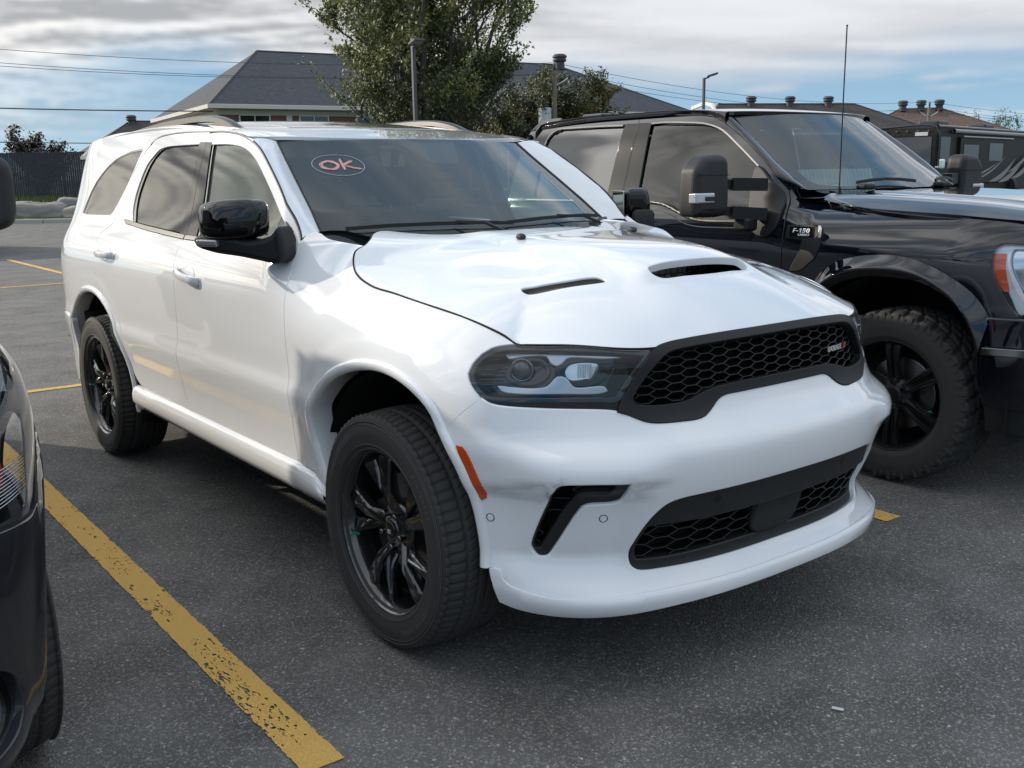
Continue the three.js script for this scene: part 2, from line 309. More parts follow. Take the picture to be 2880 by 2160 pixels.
// ---------- asphalt and paint ----------
{
  const S = 1024, stone = new Float32Array(S * S), tone = new Float32Array(S * S), R = rng(5);
  for (let i = 0; i < S * S; i++) { stone[i] = 0.25; tone[i] = 0; }
  for (let k = 0; k < 90000; k++) { // aggregate, each stone a small bump of its own grey
    const cx = R() * S, cy = R() * S, r = 1.0 + 2.8 * R() * R(), h = 0.35 + 0.65 * R(), t = R() < 0.08 ? 0.7 + 0.5 * R() : R() * 0.75, sq = 0.7 + 0.6 * R(), an = R() * 3.14, ca = Math.cos(an), sa = Math.sin(an);
    for (let y = -5; y <= 5; y++) for (let x = -5; x <= 5; x++) { const ex = (x * ca + y * sa) / (r * sq), ey = (-x * sa + y * ca) / (r / sq), q = ex * ex + ey * ey; if (q > 1) continue; const i = (((cy + y) & (S - 1)) * S + ((cx + x) & (S - 1))); const hh = h * (1 - q * 0.6); if (hh > stone[i]) { stone[i] = hh; tone[i] = t; } }
  }
  const col = dataTex(S, S, (x, y) => { const i = y * S + x, n = fbm(x / 128, y / 128, 4, 9, 8), v = 0.085 + 0.17 * tone[i] * tone[i] + 0.13 * stone[i] * (0.3 + 0.7 * tone[i]) + 0.09 * (n - 0.5); return g2([v * 1.05, v, v * 0.93]); }, { srgb: true });
  const bump = dataTex(S, S, (x, y) => { const v = stone[y * S + x]; return [v, v, v]; });
  for (const t of [col, bump]) t.repeat.set(1 / 1.7, 1 / 1.7);
  M.asphalt = std(rgb(1), 0.95, { map: col, bumpMap: bump, bumpScale: 0.006, vertexColors: true });
  // one sheet to the horizon, finer near the cars; broad stains in its vertex colours
  const xs = [], zs = []; for (let i = -40; i <= 40; i++) { const t = i / 40; xs.push(-6 + Math.sign(t) * (Math.abs(t) * 12 + 300 * Math.pow(Math.abs(t), 5))); zs.push(Math.sign(t) * (Math.abs(t) * 12 + 300 * Math.pow(Math.abs(t), 5))); }
  const pos = [], uv = [], cl = [], idx = [], n = xs.length;
  for (let j = 0; j < n; j++) for (let i = 0; i < n; i++) { const x = xs[i], z = zs[j]; pos.push(x, 0, z); uv.push(x, z); let v = 0.82 + 0.36 * fbm(x * 0.35 + 40, z * 0.35 + 40, 4, 21) + 0.12 * (fbm(x * 2.1, z * 1.3, 3, 4) - 0.5); cl.push(v, v, v); }
  for (let j = 0; j < n - 1; j++) for (let i = 0; i < n - 1; i++) { const a = j * n + i; idx.push(a, a + n, a + 1, a + 1, a + n, a + n + 1); }
  const g = geo(pos, null, uv, idx); g.setAttribute('color', new THREE.Float32BufferAttribute(cl, 3));
  setting('ground', g, M.asphalt);
  // painted bay lines: worn yellow paint over the stones
  const alpha = dataTex(1024, 128, (x, y) => { const i = ((y * 8) & (S - 1)) * S, st = stone[((y * 7) % S) * S + ((x * 7) % S)], n = fbm(x / 14, y / 14, 4, 13), e = Math.min(y, 127 - y) / 128, wear = fbm(x / 90, y / 60, 3, 8); const pit = fbm(x / 5, y / 5, 2, 44); const v = 0.8 + st * 0.25 - 0.6 * sstep(0.55, 0.85, n) - 0.62 * sstep(0.55, 0.75, pit) * (0.25 + 0.9 * sstep(0.45, 0.72, wear)) - 0.9 * sstep(0.14, 0.0, e + 0.1 * (n - 0.5) + 0.05 * (pit - 0.5)); return [v, v, v]; });
  M.paint = std(rgb(0.7, 0.42, 0.1), 0.75, { alphaMap: alpha, alphaTest: 0.4, bumpMap: bump.clone(), bumpScale: 0.004 });
  M.paint.bumpMap.repeat.set(3, 0.2);
  const line = (x0, z0, x1, z1, w, rep = 0.35, u0 = 0) => { const L = Math.hypot(x1 - x0, z1 - z0), dx = (x1 - x0) / L, dz = (z1 - z0) / L, nx = -dz * w / 2, nz = dx * w / 2; return geo([x0 + nx, 0.004, z0 + nz, x1 + nx, 0.004, z1 + nz, x1 - nx, 0.004, z1 - nz, x0 - nx, 0.004, z0 - nz], [0, 1, 0, 0, 1, 0, 0, 1, 0, 0, 1, 0], [u0, 0, u0 + L * rep, 0, u0 + L * rep, 1, u0, 1], [0, 1, 2, 0, 2, 3]); };
  for (const [name, l] of [['bay_line', line(-4.9, 1.372, 0.5, 1.41, 0.135)], ['bay_line', line(-4.9, -1.372, 0.36, -1.39, 0.125, 0.35, 0.37)], ['bay_line', line(-5.16, -6.5, -5.16, 9, 0.1, 0.3, 0.1)], ['bay_line', line(-19.2, -1.85, -13.5, -1.87, 0.12)], ['bay_line', line(-13.4, -14, -13.4, 12, 0.1, 0.3, 0.5)]]) setting(name, l, M.paint);
}

// ---------- white SUV: the surfaces its panels are cut from (x forward from the front axle, y up, z to its right) ----------
const PLAN = (() => {
  const raw = [], N = 500, n = 2.8, m = 3.4;
  for (let i = 0; i <= N; i++) { const t = (i / N) * Math.PI / 2; raw.push([0.86 * Math.pow(Math.cos(t), 2 / n), 0.935 * Math.pow(Math.sin(t), 2 / n)]); }
  for (let i = 1; i <= 400; i++) raw.push([-3.28 * i / 400, 0.935]);
  for (let i = 1; i <= N; i++) { const t = (i / N) * Math.PI / 2; raw.push([-3.28 - 0.87 * Math.pow(Math.sin(t), 2 / m), 0.935 * Math.pow(Math.cos(t), 2 / m)]); }
  const ds = 0.002, out = []; let acc = 0, next = 0, side = 0;
  for (let i = 0; i < raw.length - 1; i++) { const a = raw[i], b = raw[i + 1], L = Math.hypot(b[0] - a[0], b[1] - a[1]); if (i === N) side = acc; while (next <= acc + L) { const t = L ? (next - acc) / L : 0; out.push([lerp(a[0], b[0], t), lerp(a[1], b[1], t)]); next += ds; } acc += L; }
  const nrm = out.map((p, i) => { const a = out[Math.max(0, i - 3)], b = out[Math.min(out.length - 1, i + 3)], L = Math.hypot(b[0] - a[0], b[1] - a[1]); return [(b[1] - a[1]) / L, -(b[0] - a[0]) / L]; });
  nrm[0] = nrm[1] = [1, 0];
  return { out, nrm, ds, side, len: (out.length - 1) * ds };
})();
const S0 = PLAN.side;                                  // arc length from the nose to x = 0 on the flank: on the flank s = S0 - x
function planAt(s) {
  const a = clamp(Math.abs(s) / PLAN.ds, 0, PLAN.out.length - 1.001), i = Math.floor(a), t = a - i, p = PLAN.out[i], q = PLAN.out[i + 1], n = PLAN.nrm[i], m = PLAN.nrm[i + 1], k = s < 0 ? -1 : 1;
  return [lerp(p[0], q[0], t), k * lerp(p[1], q[1], t), lerp(n[0], m[0], t), k * lerp(n[1], m[1], t)];
}
const sideProfile = table([[0.18, -0.1], [0.26, -0.06], [0.36, -0.034], [0.47, -0.03], [0.58, -0.022], [0.68, -0.004], [0.74, 0.004], [0.80, -0.004], [0.9, -0.001], [1.0, 0], [1.07, -0.003], [1.13, -0.016], [1.19, -0.042], [1.25, -0.075], [1.7, -0.225], [1.9, -0.32]]);
const frontProfile = table([[0.16, -0.14], [0.24, -0.05], [0.272, -0.012], [0.295, -0.003], [0.318, 0.001], [0.328, -0.004], [0.342, -0.024], [0.36, -0.045], [0.385, -0.056], [0.42, -0.05], [0.48, -0.03], [0.57, -0.006], [0.64, 0.012], [0.7, 0.018], [0.745, 0.008], [0.775, -0.02], [0.815, -0.052], [0.86, -0.068], [0.93, -0.078], [1.0, -0.09], [1.05, -0.13], [1.12, -0.24]]);
const fenderTop = table([[-0.75, 1.2], [-0.42, 1.185], [-0.33, 1.175], [-0.06, 1.127], [0.175, 1.105], [0.385, 1.079], [0.55, 1.04], [0.68, 1.015], [0.95, 0.97]]);
function bodyOffset(s, y) {
  const p = planAt(s), nx = p[2], x = p[0];
  const front = sstep(0.3, 0.88, nx), wf = sstep(-0.85, -0.4, x);
  const t = Math.max(0, (y - fenderTop(x) + 0.28) / 0.28), lo = sideProfile(Math.min(y, 1.0));
  const fender = lo - 0.135 * Math.pow(t, 2.3);
  let side = lerp(sideProfile(y), fender, wf);
  // tuck behind the front wheel's bumper end, wheel arch flares
  for (const cx of [0, -3.042]) { const r = Math.hypot(x - cx, y - 0.4), up = sstep(0.2, 0.5, y); side += 0.004 * sstep(0.64, 0.58, r) * up * (y < 1 ? 1 : 0); }
  let o = lerp(side, frontProfile(y), front);
  // brow over the corner intake and the dished cheek below it
  const az = Math.abs(p[1]);
  const cheek = sstep(0.44, 0.6, az) * sstep(0.87, 0.74, az);
  o += cheek * (0.018 * sstep(0.645, 0.672, y) * sstep(0.765, 0.685, y) - 0.012 * Math.exp(-(((y - 0.775) / 0.03) ** 2)));
  o -= 0.03 * sstep(0.645, 0.6, y) * sstep(0.36, 0.44, y) * sstep(0.5, 0.62, az) * sstep(0.92, 0.82, az);
  return o;
}
const bodyMap = (s, y) => { const p = planAt(s), o = bodyOffset(s, y); return [p[0] + p[2] * o, y, p[1] + p[3] * o]; };
const hoodSpine = table([[-0.6, 1.292], [-0.4, 1.286], [-0.1, 1.272], [0.2, 1.238], [0.45, 1.185], [0.6, 1.13], [0.7, 1.075], [0.77, 1.02], [0.83, 0.94]]);
const hoodEdgeDrop = table([[0, -0.008], [0.218, -0.01], [0.344, -0.02], [0.452, -0.035], [0.564, -0.042], [0.717, -0.045], [0.8325, -0.053], [0.873, -0.039], [0.953, -0.021], [1.134, -0.003], [1.4, 0], [1.68, 0.002], [1.77, 0.01], [1.866, 0.045], [2.2, 0.06]]);
const hoodEdgeReach = table([[0, 0.949], [0.218, 0.967], [0.344, 0.993], [0.452, 1.022], [0.564, 1.033], [0.717, 1.019], [0.8325, 1.003], [0.873, 0.982], [0.953, 0.951], [1.134, 0.878], [1.4, 0.812], [1.6, 0.8], [1.77, 0.79], [1.866, 0.743], [2.2, 0.72]]);
function hoodHeight(x, z) {
  const a = Math.abs(z), e = fenderTop(x), c = hoodSpine(x);
  let y = e + (c - e) * (1 - Math.pow(a / 0.8, 2.3));
  if (a > 0.8) y = e - (a - 0.8) * 1.05;
  { const th = Math.min(2.2, Math.atan2(a, x + 0.2)), r = Math.hypot(a, x + 0.2) / hoodEdgeReach(th); y += hoodEdgeDrop(th) * Math.pow(Math.min(r, 1.15), 3.5); }
  const dome = sstep(0.36, 0.24, a);                                                   // raised middle with the air scoop
  y += 0.009 * dome * sstep(0.7, 0.45, x) + 0.02 * sstep(0.3, 0.2, a) * sstep(-0.1, 0.34, x) * sstep(0.52, 0.45, x);
  const fl = Math.exp(-(((a - 0.46) / 0.12) ** 2));                                      // hollow behind each heat vent, lifted lip before it
  y -= 0.012 * fl * sstep(-0.15, 0.1, x) * sstep(0.3, 0.12, x);
  return y;
}
const roofSpine = table([[-4.2, 1.64], [-3.9, 1.69], [-3.5, 1.742], [-3.0, 1.774], [-2.6, 1.782], [-2.2, 1.772], [-1.8, 1.742], [-1.5, 1.706], [-1.3, 1.673], [-1.13, 1.645], [-0.9, 1.605]]);
const roofHeight = (x, z) => roofSpine(x) - lerp(0.012, 0.03, sstep(-1.2, -2, x)) * (z / 0.71) ** 2 - 0.014 * Math.pow(Math.abs(z) / 0.71, 14);
const roofMap = (x, z) => [x, roofHeight(x, z), z];

// ---------- wheels: axis along z, outer face toward +z, hub centre at the origin ----------
// tyre: R outer radius, w width, rimR; groove(around 0..1, across -1..1) -> depth in metres
function tyreGeo(R, w, rimR, around, groove, shoulderLug = 0) {
  const prof = [];                                     // cross-section from the outer bead over the tread to the inner bead: [z, r, is tread]
  const h = R - rimR, hw = w / 2;
  const side = [[hw * 0.80, rimR - 0.004], [hw * 0.87, rimR + 0.004], [hw * 0.955, rimR + h * 0.16], [hw * 0.962, rimR + h * 0.2], [hw * 1.0, rimR + h * 0.42], [hw * 1.0, rimR + h * 0.52], [hw * 0.985, rimR + h * 0.66], [hw * 0.955, rimR + h * 0.80], [hw * 0.945, rimR + h * 0.815], [hw * 0.925, rimR + h * 0.88], [hw * 0.885, rimR + h * 0.945]];
  for (const p of side) prof.push([...p, 0]);
  const nT = 44;
  for (let i = 0; i <= nT; i++) { const t = 1 - 2 * i / nT; prof.push([t * hw * 0.85, R - 0.012 * t * t - 0.006 * Math.pow(Math.abs(t), 8), t]); }
  for (const p of [...side].reverse()) prof.push([-p[0], p[1], 0]);
  const n = prof.length, pos = [], idx = [], uv = [];
  const N = around;
  for (let i = 0; i <= N; i++) {
    const a = (i / N) * Math.PI * 2, ca = Math.cos(a), sa = Math.sin(a);
    for (let j = 0; j < n; j++) {
      const [z, r, t] = prof[j]; const tread = j >= side.length && j < n - side.length;
      let d = tread ? groove(i / N, t) : 0;
      if (!tread && shoulderLug && (j === side.length - 1 || j === side.length - 2 || j === n - side.length || j === n - side.length + 1)) d = groove(i / N, j < n / 2 ? 1 : -1) * shoulderLug;
      pos.push(ca * (r - d), sa * (r - d), z); uv.push(i / N, j / n);
    }
  }
  for (let i = 0; i < N; i++) for (let j = 0; j < n - 1; j++) { const a = i * n + j, b = a + n, c = a + 1, e = b + 1; idx.push(a, b, e, a, e, c); }
  const g = geo(pos, null, uv, idx);
  // the seam's normals
  const nn = g.attributes.normal; for (let j = 0; j < n; j++) { const k = N * n + j, v = V(nn.getX(j) + nn.getX(k), nn.getY(j) + nn.getY(k), nn.getZ(j) + nn.getZ(k)).normalize(); nn.setXYZ(j, v.x, v.y, v.z); nn.setXYZ(k, v.x, v.y, v.z); }
  return g;
}
function sidewallText(words, r, size, spread) {
  // raised letters bent round the tyre's flank
  const gs = [];
  words.forEach(([s, mid]) => { const n = s.length; [...s].forEach((ch, i) => { if (ch === ' ') return; const g = text(ch, size, 0.0012), a = mid + (n / 2 - i - 0.5) * spread; gs.push(at(g, Math.cos(a) * r, Math.sin(a) * r, 0, 0, 0, a - Math.PI / 2)); }); });
  return merge(gs);
}
// glossy five-spoke wheel of the SUV
function suvWheel() {
  const wheel = {};
  const lat = (u, k) => { const f = u * k % 1; return f; };
  const groove = (u, t) => {
    const a = Math.abs(t); let d = 0;
    for (const c of [0.14, 0.47]) d = Math.max(d, 0.0075 * sstep(0.045, 0.03, Math.abs(a - c)));
    const k = 76;
    if (a > 0.5) { const f = (u * k + (t > 0 ? 0.3 : 0) + a * 0.35) % 1; d = Math.max(d, (a > 0.78 ? 0.0065 : 0.0055) * sstep(0.19, 0.1, Math.abs(f - 0.5))); if (Math.abs(a - 0.75) < 0.012) d = Math.max(d, 0.002); }
    else if (a > 0.16) { const f = (u * k * 1.0 + a * 1.6) % 1; d = Math.max(d, 0.004 * sstep(0.09, 0.05, Math.abs(f - 0.5))); }
    else { const f = (u * k + 0.2) % 1; d = Math.max(d, 0.003 * sstep(0.07, 0.04, Math.abs(f - 0.5)) * sstep(0.0, 0.08, a)); }
    return d;
  };
  wheel.tyre = tyreGeo(0.3865, 0.272, 0.258, 76 * 8, groove, 0.6);
  const zf = 0.118;                                    // face of the tyre's flank
  wheel.ribs = merge([0.283, 0.347, 0.357].map((r) => new THREE.TorusGeometry(r, 0.0013, 5, 90).translate(0, 0, r < 0.3 ? 0.1312 : 0.1335)));
  // rim barrel: lathe profile [r, z] turned to axis z
  const barrel = lathe([[0.1, -0.1], [0.225, -0.1], [0.232, -0.04], [0.236, 0.02], [0.243, 0.085], [0.251, 0.104], [0.258, 0.112], [0.264, 0.122], [0.268, 0.1255], [0.272, 0.124], [0.274, 0.118], [0.268, 0.106]], 96).rotateX(Math.PI / 2);
  wheel.barrel = barrel;
  const dish = (r) => 0.072 + 0.03 * sstep(0.06, 0.14, r) + 0.006 * sstep(0.2, 0.25, r) - 0.012 * sstep(0.225, 0.252, r);
  const blade = (pts, thick, ridge) => { const g = extr(pts, thick, 0.006, [], 3); return g; };
  const spokes = [];
  for (let k = 0; k < 5; k++) {
    const a0 = Math.PI / 2 + k * Math.PI * 2 / 5;
    const bend = (pts, th, ridge) => {
      const fine = curve(pts, 0.012);
      let g = extr(fine, th, 0.007, [], 3);
      g = lumps(mergeVertices(tidy(g), 1e-5), (x, y, z) => { const r = Math.hypot(x, y); return [x, y, z - th + dish(r) + ridge(x, y) * (z > th * 0.5 ? 1 : 0)]; });
      g = toCreasedNormals(g, 0.6); g.rotateZ(a0 - Math.PI / 2); return g;
    };
    // straight blade, leaning slightly, widening at the rim
    spokes.push(bend([[-0.022, 0.05], [-0.022, 0.11], [-0.028, 0.18], [-0.042, 0.25], [-0.042, 0.25], [0.036, 0.251], [0.036, 0.251], [0.022, 0.18], [0.018, 0.12], [0.022, 0.05]], 0.042, (x, y) => 0.006 - 0.5 * Math.abs(x + 0.006)));
    // its curved twin, sweeping out to the left
    spokes.push(bend([[-0.006, 0.05], [-0.045, 0.09], [-0.085, 0.145], [-0.138, 0.21], [-0.138, 0.21], [-0.088, 0.235], [-0.088, 0.235], [-0.055, 0.178], [-0.026, 0.118], [0.012, 0.06]], 0.036, (x, y) => { const r = Math.hypot(x, y), c = -0.062 - 0.9 * (r - 0.15); return -0.004 - 0.42 * Math.abs(x - c * sstep(0.05, 0.12, r) * 1.0 - 0.012); }));
  }
  wheel.spokes = spokes;
  wheel.hub = lathe([[0, 0.088], [0.03, 0.088], [0.034, 0.084], [0.036, 0.078], [0.05, 0.076], [0.085, 0.07], [0.092, 0.05], [0.09, 0.0]], 48).rotateX(Math.PI / 2);
  wheel.cap = lathe([[0, 0.095], [0.024, 0.0945], [0.0275, 0.092], [0.028, 0.086]], 36).rotateX(Math.PI / 2);
  const slash = [[-0.012, -0.0055], [0.006, -0.0055], [0.012, 0.0], [-0.006, 0.0]];
  wheel.emblem = merge([extr(slash, 0.002).translate(-0.001, 0.0015, 0.0945), extr(slash, 0.002).translate(-0.001, -0.006, 0.0945)]);
  const nut = merge([new THREE.CylinderGeometry(0.0105, 0.0115, 0.02, 6).rotateX(Math.PI / 2), new THREE.SphereGeometry(0.0105, 10, 6).scale(1, 1, 0.5).translate(0, 0, 0.009)]);
  wheel.nuts = []; for (let k = 0; k < 5; k++) { const a = Math.PI / 2 + Math.PI / 5 + k * Math.PI * 2 / 5; wheel.nuts.push(nut.clone().translate(Math.cos(a) * 0.058, Math.sin(a) * 0.058, 0.084)); }
  wheel.disc = merge([lathe([[0.07, 0.02], [0.17, 0.02], [0.172, 0.008], [0.17, -0.004], [0.07, -0.004]], 64).rotateX(Math.PI / 2)]);
  wheel.caliper = extr(curve([[-0.07, 0.1], [-0.09, 0.14], [-0.075, 0.19], [0, 0.205], [0.075, 0.19], [0.09, 0.14], [0.07, 0.1], [0, 0.12]], 0.02), 0.05, 0.008).rotateZ(Math.PI / 2 + 0.25).translate(0, 0, -0.02);
  wheel.valve = new THREE.CylinderGeometry(0.004, 0.0045, 0.03, 8).rotateX(1.2).translate(-0.2, -0.05, 0.112);
  wheel.backing = lathe([[0, -0.09], [0.24, -0.09], [0.24, -0.1]], 40).rotateX(Math.PI / 2);
  return wheel;
}
const SW = suvWheel();
const SWtext = sidewallText([['SCORPION VERDE', 2.35], ['SCORPION VERDE', 5.4], ['265/50R20', 0.55], ['265/50R20', 3.9]], 0.322, 0.014, 0.052).translate(0, 0, 0.1352);
function addSuvWheel(parent, x, z, turn, steer = 0) {
  const w = new THREE.Group(); w.name = 'wheel'; w.position.set(x, 0.3865, z); w.rotation.set(0, (z > 0 ? 0 : Math.PI) + steer, 0); parent.add(w);
  const spin = (g) => g.clone().rotateZ(turn);
  const t = mesh('tyre', SW.tyre, M.rubber, w);
  mesh('sidewall_lettering', spin(SWtext), M.rubberPrint, w).userData.kind = 'stuff'; mesh('sidewall_ribs', SW.ribs, M.rubberPrint, w).userData.kind = 'stuff';
  mesh('rim_barrel', SW.barrel, M.rim, w);
  for (const s of SW.spokes) mesh('spoke', spin(s), M.rim, w);
  mesh('hub', SW.hub, M.rim, w);
  mesh('centre_cap', spin(SW.cap), M.pianoBlack, w);
  mesh('emblem', SW.emblem, M.letter, w);
  for (const n of SW.nuts) mesh('lug_nut', spin(n), M.darkChrome, w);
  mesh('brake_disc', SW.disc, M.steel, w);
  mesh('brake_caliper', SW.caliper, M.cabin, w);
  mesh('valve_stem', spin(SW.valve), M.valve ?? (M.valve = std(rgb(0.02, 0.25, 0.14), 0.4)), w);
  mesh('inner_drum', SW.backing, M.dark, w);
  return w;
}

// ---------- white SUV ----------
const suv = thing('white_suv', 'white three-row SUV with black grille and black wheels parked in the middle bay', 'car');
{
  const P = (name, g, m = M.white, parent = suv) => mesh(name, g, m, parent);
  const both = (name, g, m = M.white, parent = suv) => { P(name, g, m, parent); P(name, mirrorZ(Array.isArray(g) ? merge(g) : g), m, parent); };
  const flip = (l) => l.map(([a, b]) => [-a, b]);
  const mirrored = (half) => [...half, ...[...half].reverse().map(([a, b]) => [-a, b])];
  const bp = (name, outline, o = {}, m = M.white) => both(name, panel(bodyMap, curve(outline, 0.02), { side: -1, ...o }), m);
  // half outlines, from the middle to the right, in (s, y)
  const bumperTop = [[0, 0.862], [0.174, 0.862], [0.239, 0.86], [0.268, 0.851], [0.301, 0.828], [0.33, 0.813], [0.359, 0.808], [0.418, 0.808], [0.503, 0.811], [0.531, 0.816], [0.561, 0.827], [0.588, 0.838], [0.62, 0.844], [0.66, 0.849], [0.85, 0.857], [0.985, 0.865], [1.012, 0.872], [1.03, 0.882]];
  const archFront = [[1.145, 0.785], [1.108, 0.74], [1.078, 0.683], [1.05, 0.59], [1.034, 0.5], [1.024, 0.385]];
  const lipLine = [[0.99, 0.381], [0.98, 0.357], [0.961, 0.342], [0.893, 0.329], [0.815, 0.323], [0.741, 0.324], [0.609, 0.33], [0.449, 0.333], [0.2, 0.332], [0, 0.332]];
  const lowGrille = [[0, 0.609], [0.217, 0.609], [0.381, 0.607], [0.444, 0.603], [0.487, 0.592], [0.522, 0.565], [0.552, 0.521], [0.575, 0.47], [0.586, 0.436], [0.585, 0.409], [0.576, 0.391], [0.556, 0.379], [0.527, 0.375], [0.47, 0.374], [0.218, 0.372], [0, 0.372]];
  const fog = [[0.764, 0.673], [0.693, 0.674], [0.604, 0.67], [0.604, 0.67], [0.601, 0.659], [0.608, 0.616], [0.62, 0.597], [0.641, 0.59], [0.722, 0.584], [0.738, 0.568], [0.829, 0.433], [0.845, 0.424], [0.873, 0.424], [0.893, 0.437], [0.901, 0.454], [0.895, 0.479], [0.828, 0.617], [0.804, 0.654], [0.784, 0.669]];
  const right = [...bumperTop, [1.03, 0.882], [1.062, 0.857], [1.107, 0.818], [1.145, 0.785], ...archFront, [1.024, 0.385], ...lipLine];
  const C = (l, st = 0.016, closed = true) => curve(l, st, closed);
  const half = C(right, 0.016, false);
  const lowHole = C(lowGrille, 0.012, false), fogHole = C(fog, 0.01);
  P('front_bumper', panel(bodyMap, mirrored(half), { side: -1, step: 0.025, holes: [mirrored(lowHole), fogHole, flip(fogHole)], fold: 0.02, round: 0.006 }));
  // chin below the crease
  const chin = C([...[...lipLine].reverse(), [1.022, 0.381], [1.022, 0.381], [0.997, 0.28], [0.997, 0.28], [0.935, 0.27], [0.76, 0.268], [0.6, 0.274], [0.45, 0.284], [0.25, 0.288], [0, 0.288]], 0.016, false);
  P('chin_spoiler', panel(bodyMap, mirrored(chin), { side: -1, step: 0.025, fold: 0.03, round: 0.004, off: 0.003 }));
  // ---- honeycomb: stretched hexagons between two heights, cut by a test
  const comb = (test, u0, u1, v0, v1, fa, fb, h, w, off, depth) => {
    const seg = new Map(), key = (p) => Math.round(p[0] * 2e3) + ',' + Math.round(p[1] * 2e3), out = [], pitch = 2 * fa + fb;
    const add = (a, b) => { const k = [key(a), key(b)].sort().join('|'); if (!seg.has(k)) seg.set(k, [a, b]); };
    for (let c = Math.floor(u0 / pitch) - 1; c <= Math.ceil(u1 / pitch) + 1; c++) for (let r = -1; r <= Math.ceil((v1 - v0) / (2 * h)) + 1; r++) {
      const cx = c * pitch, cy = v0 + r * 2 * h + (c & 1 ? h : 0), q = [[cx - fa, cy + h], [cx + fa, cy + h], [cx + fa + fb, cy], [cx + fa, cy - h], [cx - fa, cy - h], [cx - fa - fb, cy]];
      for (let i = 0; i < 6; i++) add(q[i], q[(i + 1) % 6]);
    }
    for (const [a, b] of seg.values()) {
      const n = 3, L = Math.hypot(b[0] - a[0], b[1] - a[1]); if (L < 1e-4) continue;
      const mid = [(a[0] + b[0]) / 2, (a[1] + b[1]) / 2]; if (!test(mid[0], mid[1]) && !(test(...a) && test(...b))) continue;
      const t = [(b[0] - a[0]) / L, (b[1] - a[1]) / L], m = [-t[1] * w / 2, t[0] * w / 2], pos = [], idx = [];
      for (let i = 0; i <= n; i++) { const u = lerp(a[0], b[0], i / n), v = lerp(a[1], b[1], i / n); for (const [e, d] of [[-1.3, depth], [-1, 0.0025], [-0.6, 0], [0.6, 0], [1, 0.0025], [1.3, depth]]) { const uu = u + m[0] * e, vv = v + m[1] * e, p = bodyMap(uu, vv), q = planAt(uu), o = off - d; pos.push(p[0] + q[2] * o, p[1], p[2] + q[3] * o); } }
      for (let i = 0; i < n; i++) for (let j = 0; j < 5; j++) { const k = i * 6 + j; idx.push(k, k + 1, k + 7, k, k + 7, k + 6); }
      const g = geo(pos, null, null, idx); out.push(g);
    }
    return merge(out);
  };
  const inside = (poly) => (u, v) => { let r = false; for (let i = 0, j = poly.length - 1; i < poly.length; j = i++) { const a = poly[i], b = poly[j]; if ((a[1] > v) !== (b[1] > v) && u < ((b[0] - a[0]) * (v - a[1])) / (b[1] - a[1]) + a[0]) r = !r; } return r; };
  // ---- lower intake
  const barLow = [[0, 0.612], [0.25, 0.612], [0.4, 0.609], [0.46, 0.6], [0.5, 0.585], [0.533, 0.552], [0.556, 0.515], [0.556, 0.515], [0.49, 0.519], [0.36, 0.516], [0.2, 0.515], [0, 0.515]];
  P('bumper_beam_cover', panel(bodyMap, mirrored(C(barLow, 0.016, false)), { side: -1, off: -0.012, fold: 0.05, round: 0.006, step: 0.03 }), M.plastic);
  const lowIn = mirrored(C([[0, 0.52], [0.36, 0.52], [0.53, 0.52], [0.53, 0.52], [0.56, 0.465], [0.568, 0.425], [0.56, 0.405], [0.53, 0.398], [0.2, 0.396], [0, 0.396]], 0.012, false));
  const lowOut = mirrored(C(lowGrille.map(([a, b]) => [a * 1.008, b > 0.5 ? b + 0.004 : b - 0.004]), 0.012, false));
  P('lower_grille_frame', panel(bodyMap, lowOut, { side: -1, off: -0.02, holes: [lowIn], fold: 0.04, round: 0.006, step: 0.03 }), M.plastic);
  P('lower_grille_mesh', comb(inside(lowIn), -0.57, 0.57, 0.412, 0.52, 0.022, 0.034, 0.0185, 0.0042, -0.03, 0.03), M.mesh);
  P('lower_grille_backing', panel(bodyMap, mirrored(C(lowGrille, 0.03, false)), { side: -1, off: -0.09, fold: 0, step: 0.08 }), M.dark);
  { const o = 0.0; const g = panel(bodyMap, C([[-0.075, 0.52], [-0.1, 0.49], [-0.1, 0.43], [-0.085, 0.41], [0.075, 0.41], [0.1, 0.44], [0.105, 0.5], [0.08, 0.52]], 0.012), { side: -1, off: -0.016, fold: 0.05, round: 0.012, step: 0.03 }); P('radar_cover', g, M.satin); }
  // ---- corner intakes
  const fogIn = [[0.764, 0.667], [0.7, 0.669], [0.632, 0.664], [0.632, 0.664], [0.65, 0.62], [0.735, 0.614], [0.765, 0.59], [0.862, 0.444], [0.862, 0.444], [0.885, 0.44], [0.893, 0.458], [0.886, 0.482], [0.822, 0.614], [0.797, 0.652], [0.78, 0.664]];
  bp('corner_intake_frame', fog, { holes: [C(fogIn, 0.012)], off: -0.012, fold: 0.05, round: 0.006, step: 0.02 }, M.plastic);
  both('corner_intake_mesh', [comb(inside(C(fogIn)), 0.6, 0.92, 0.43, 0.68, 0.05, 0.035, 0.019, 0.005, -0.035, 0.03)], M.mesh);
  bp('corner_intake_backing', fog, { off: -0.1, fold: 0, step: 0.08 }, M.dark);
  // ---- side markers, parking sensors
  bp('side_marker', [[1.106, 0.746], [1.106, 0.746], [1.085, 0.745], [1.072, 0.732], [1.029, 0.61], [1.031, 0.597], [1.047, 0.587], [1.047, 0.587], [1.056, 0.598], [1.085, 0.69]].map(([a, b]) => [a - 0.006, b]), { off: 0.003, fold: 0.008, round: 0.002, step: 0.02 }, M.orange);
  const disc = (s, y, r, off) => panel(bodyMap, Array.from({ length: 20 }, (_, i) => [s + Math.cos(i * Math.PI / 10) * r, y + Math.sin(i * Math.PI / 10) * r]), { side: -1, off, fold: 0.004, round: 0.0015, step: 0.02 });
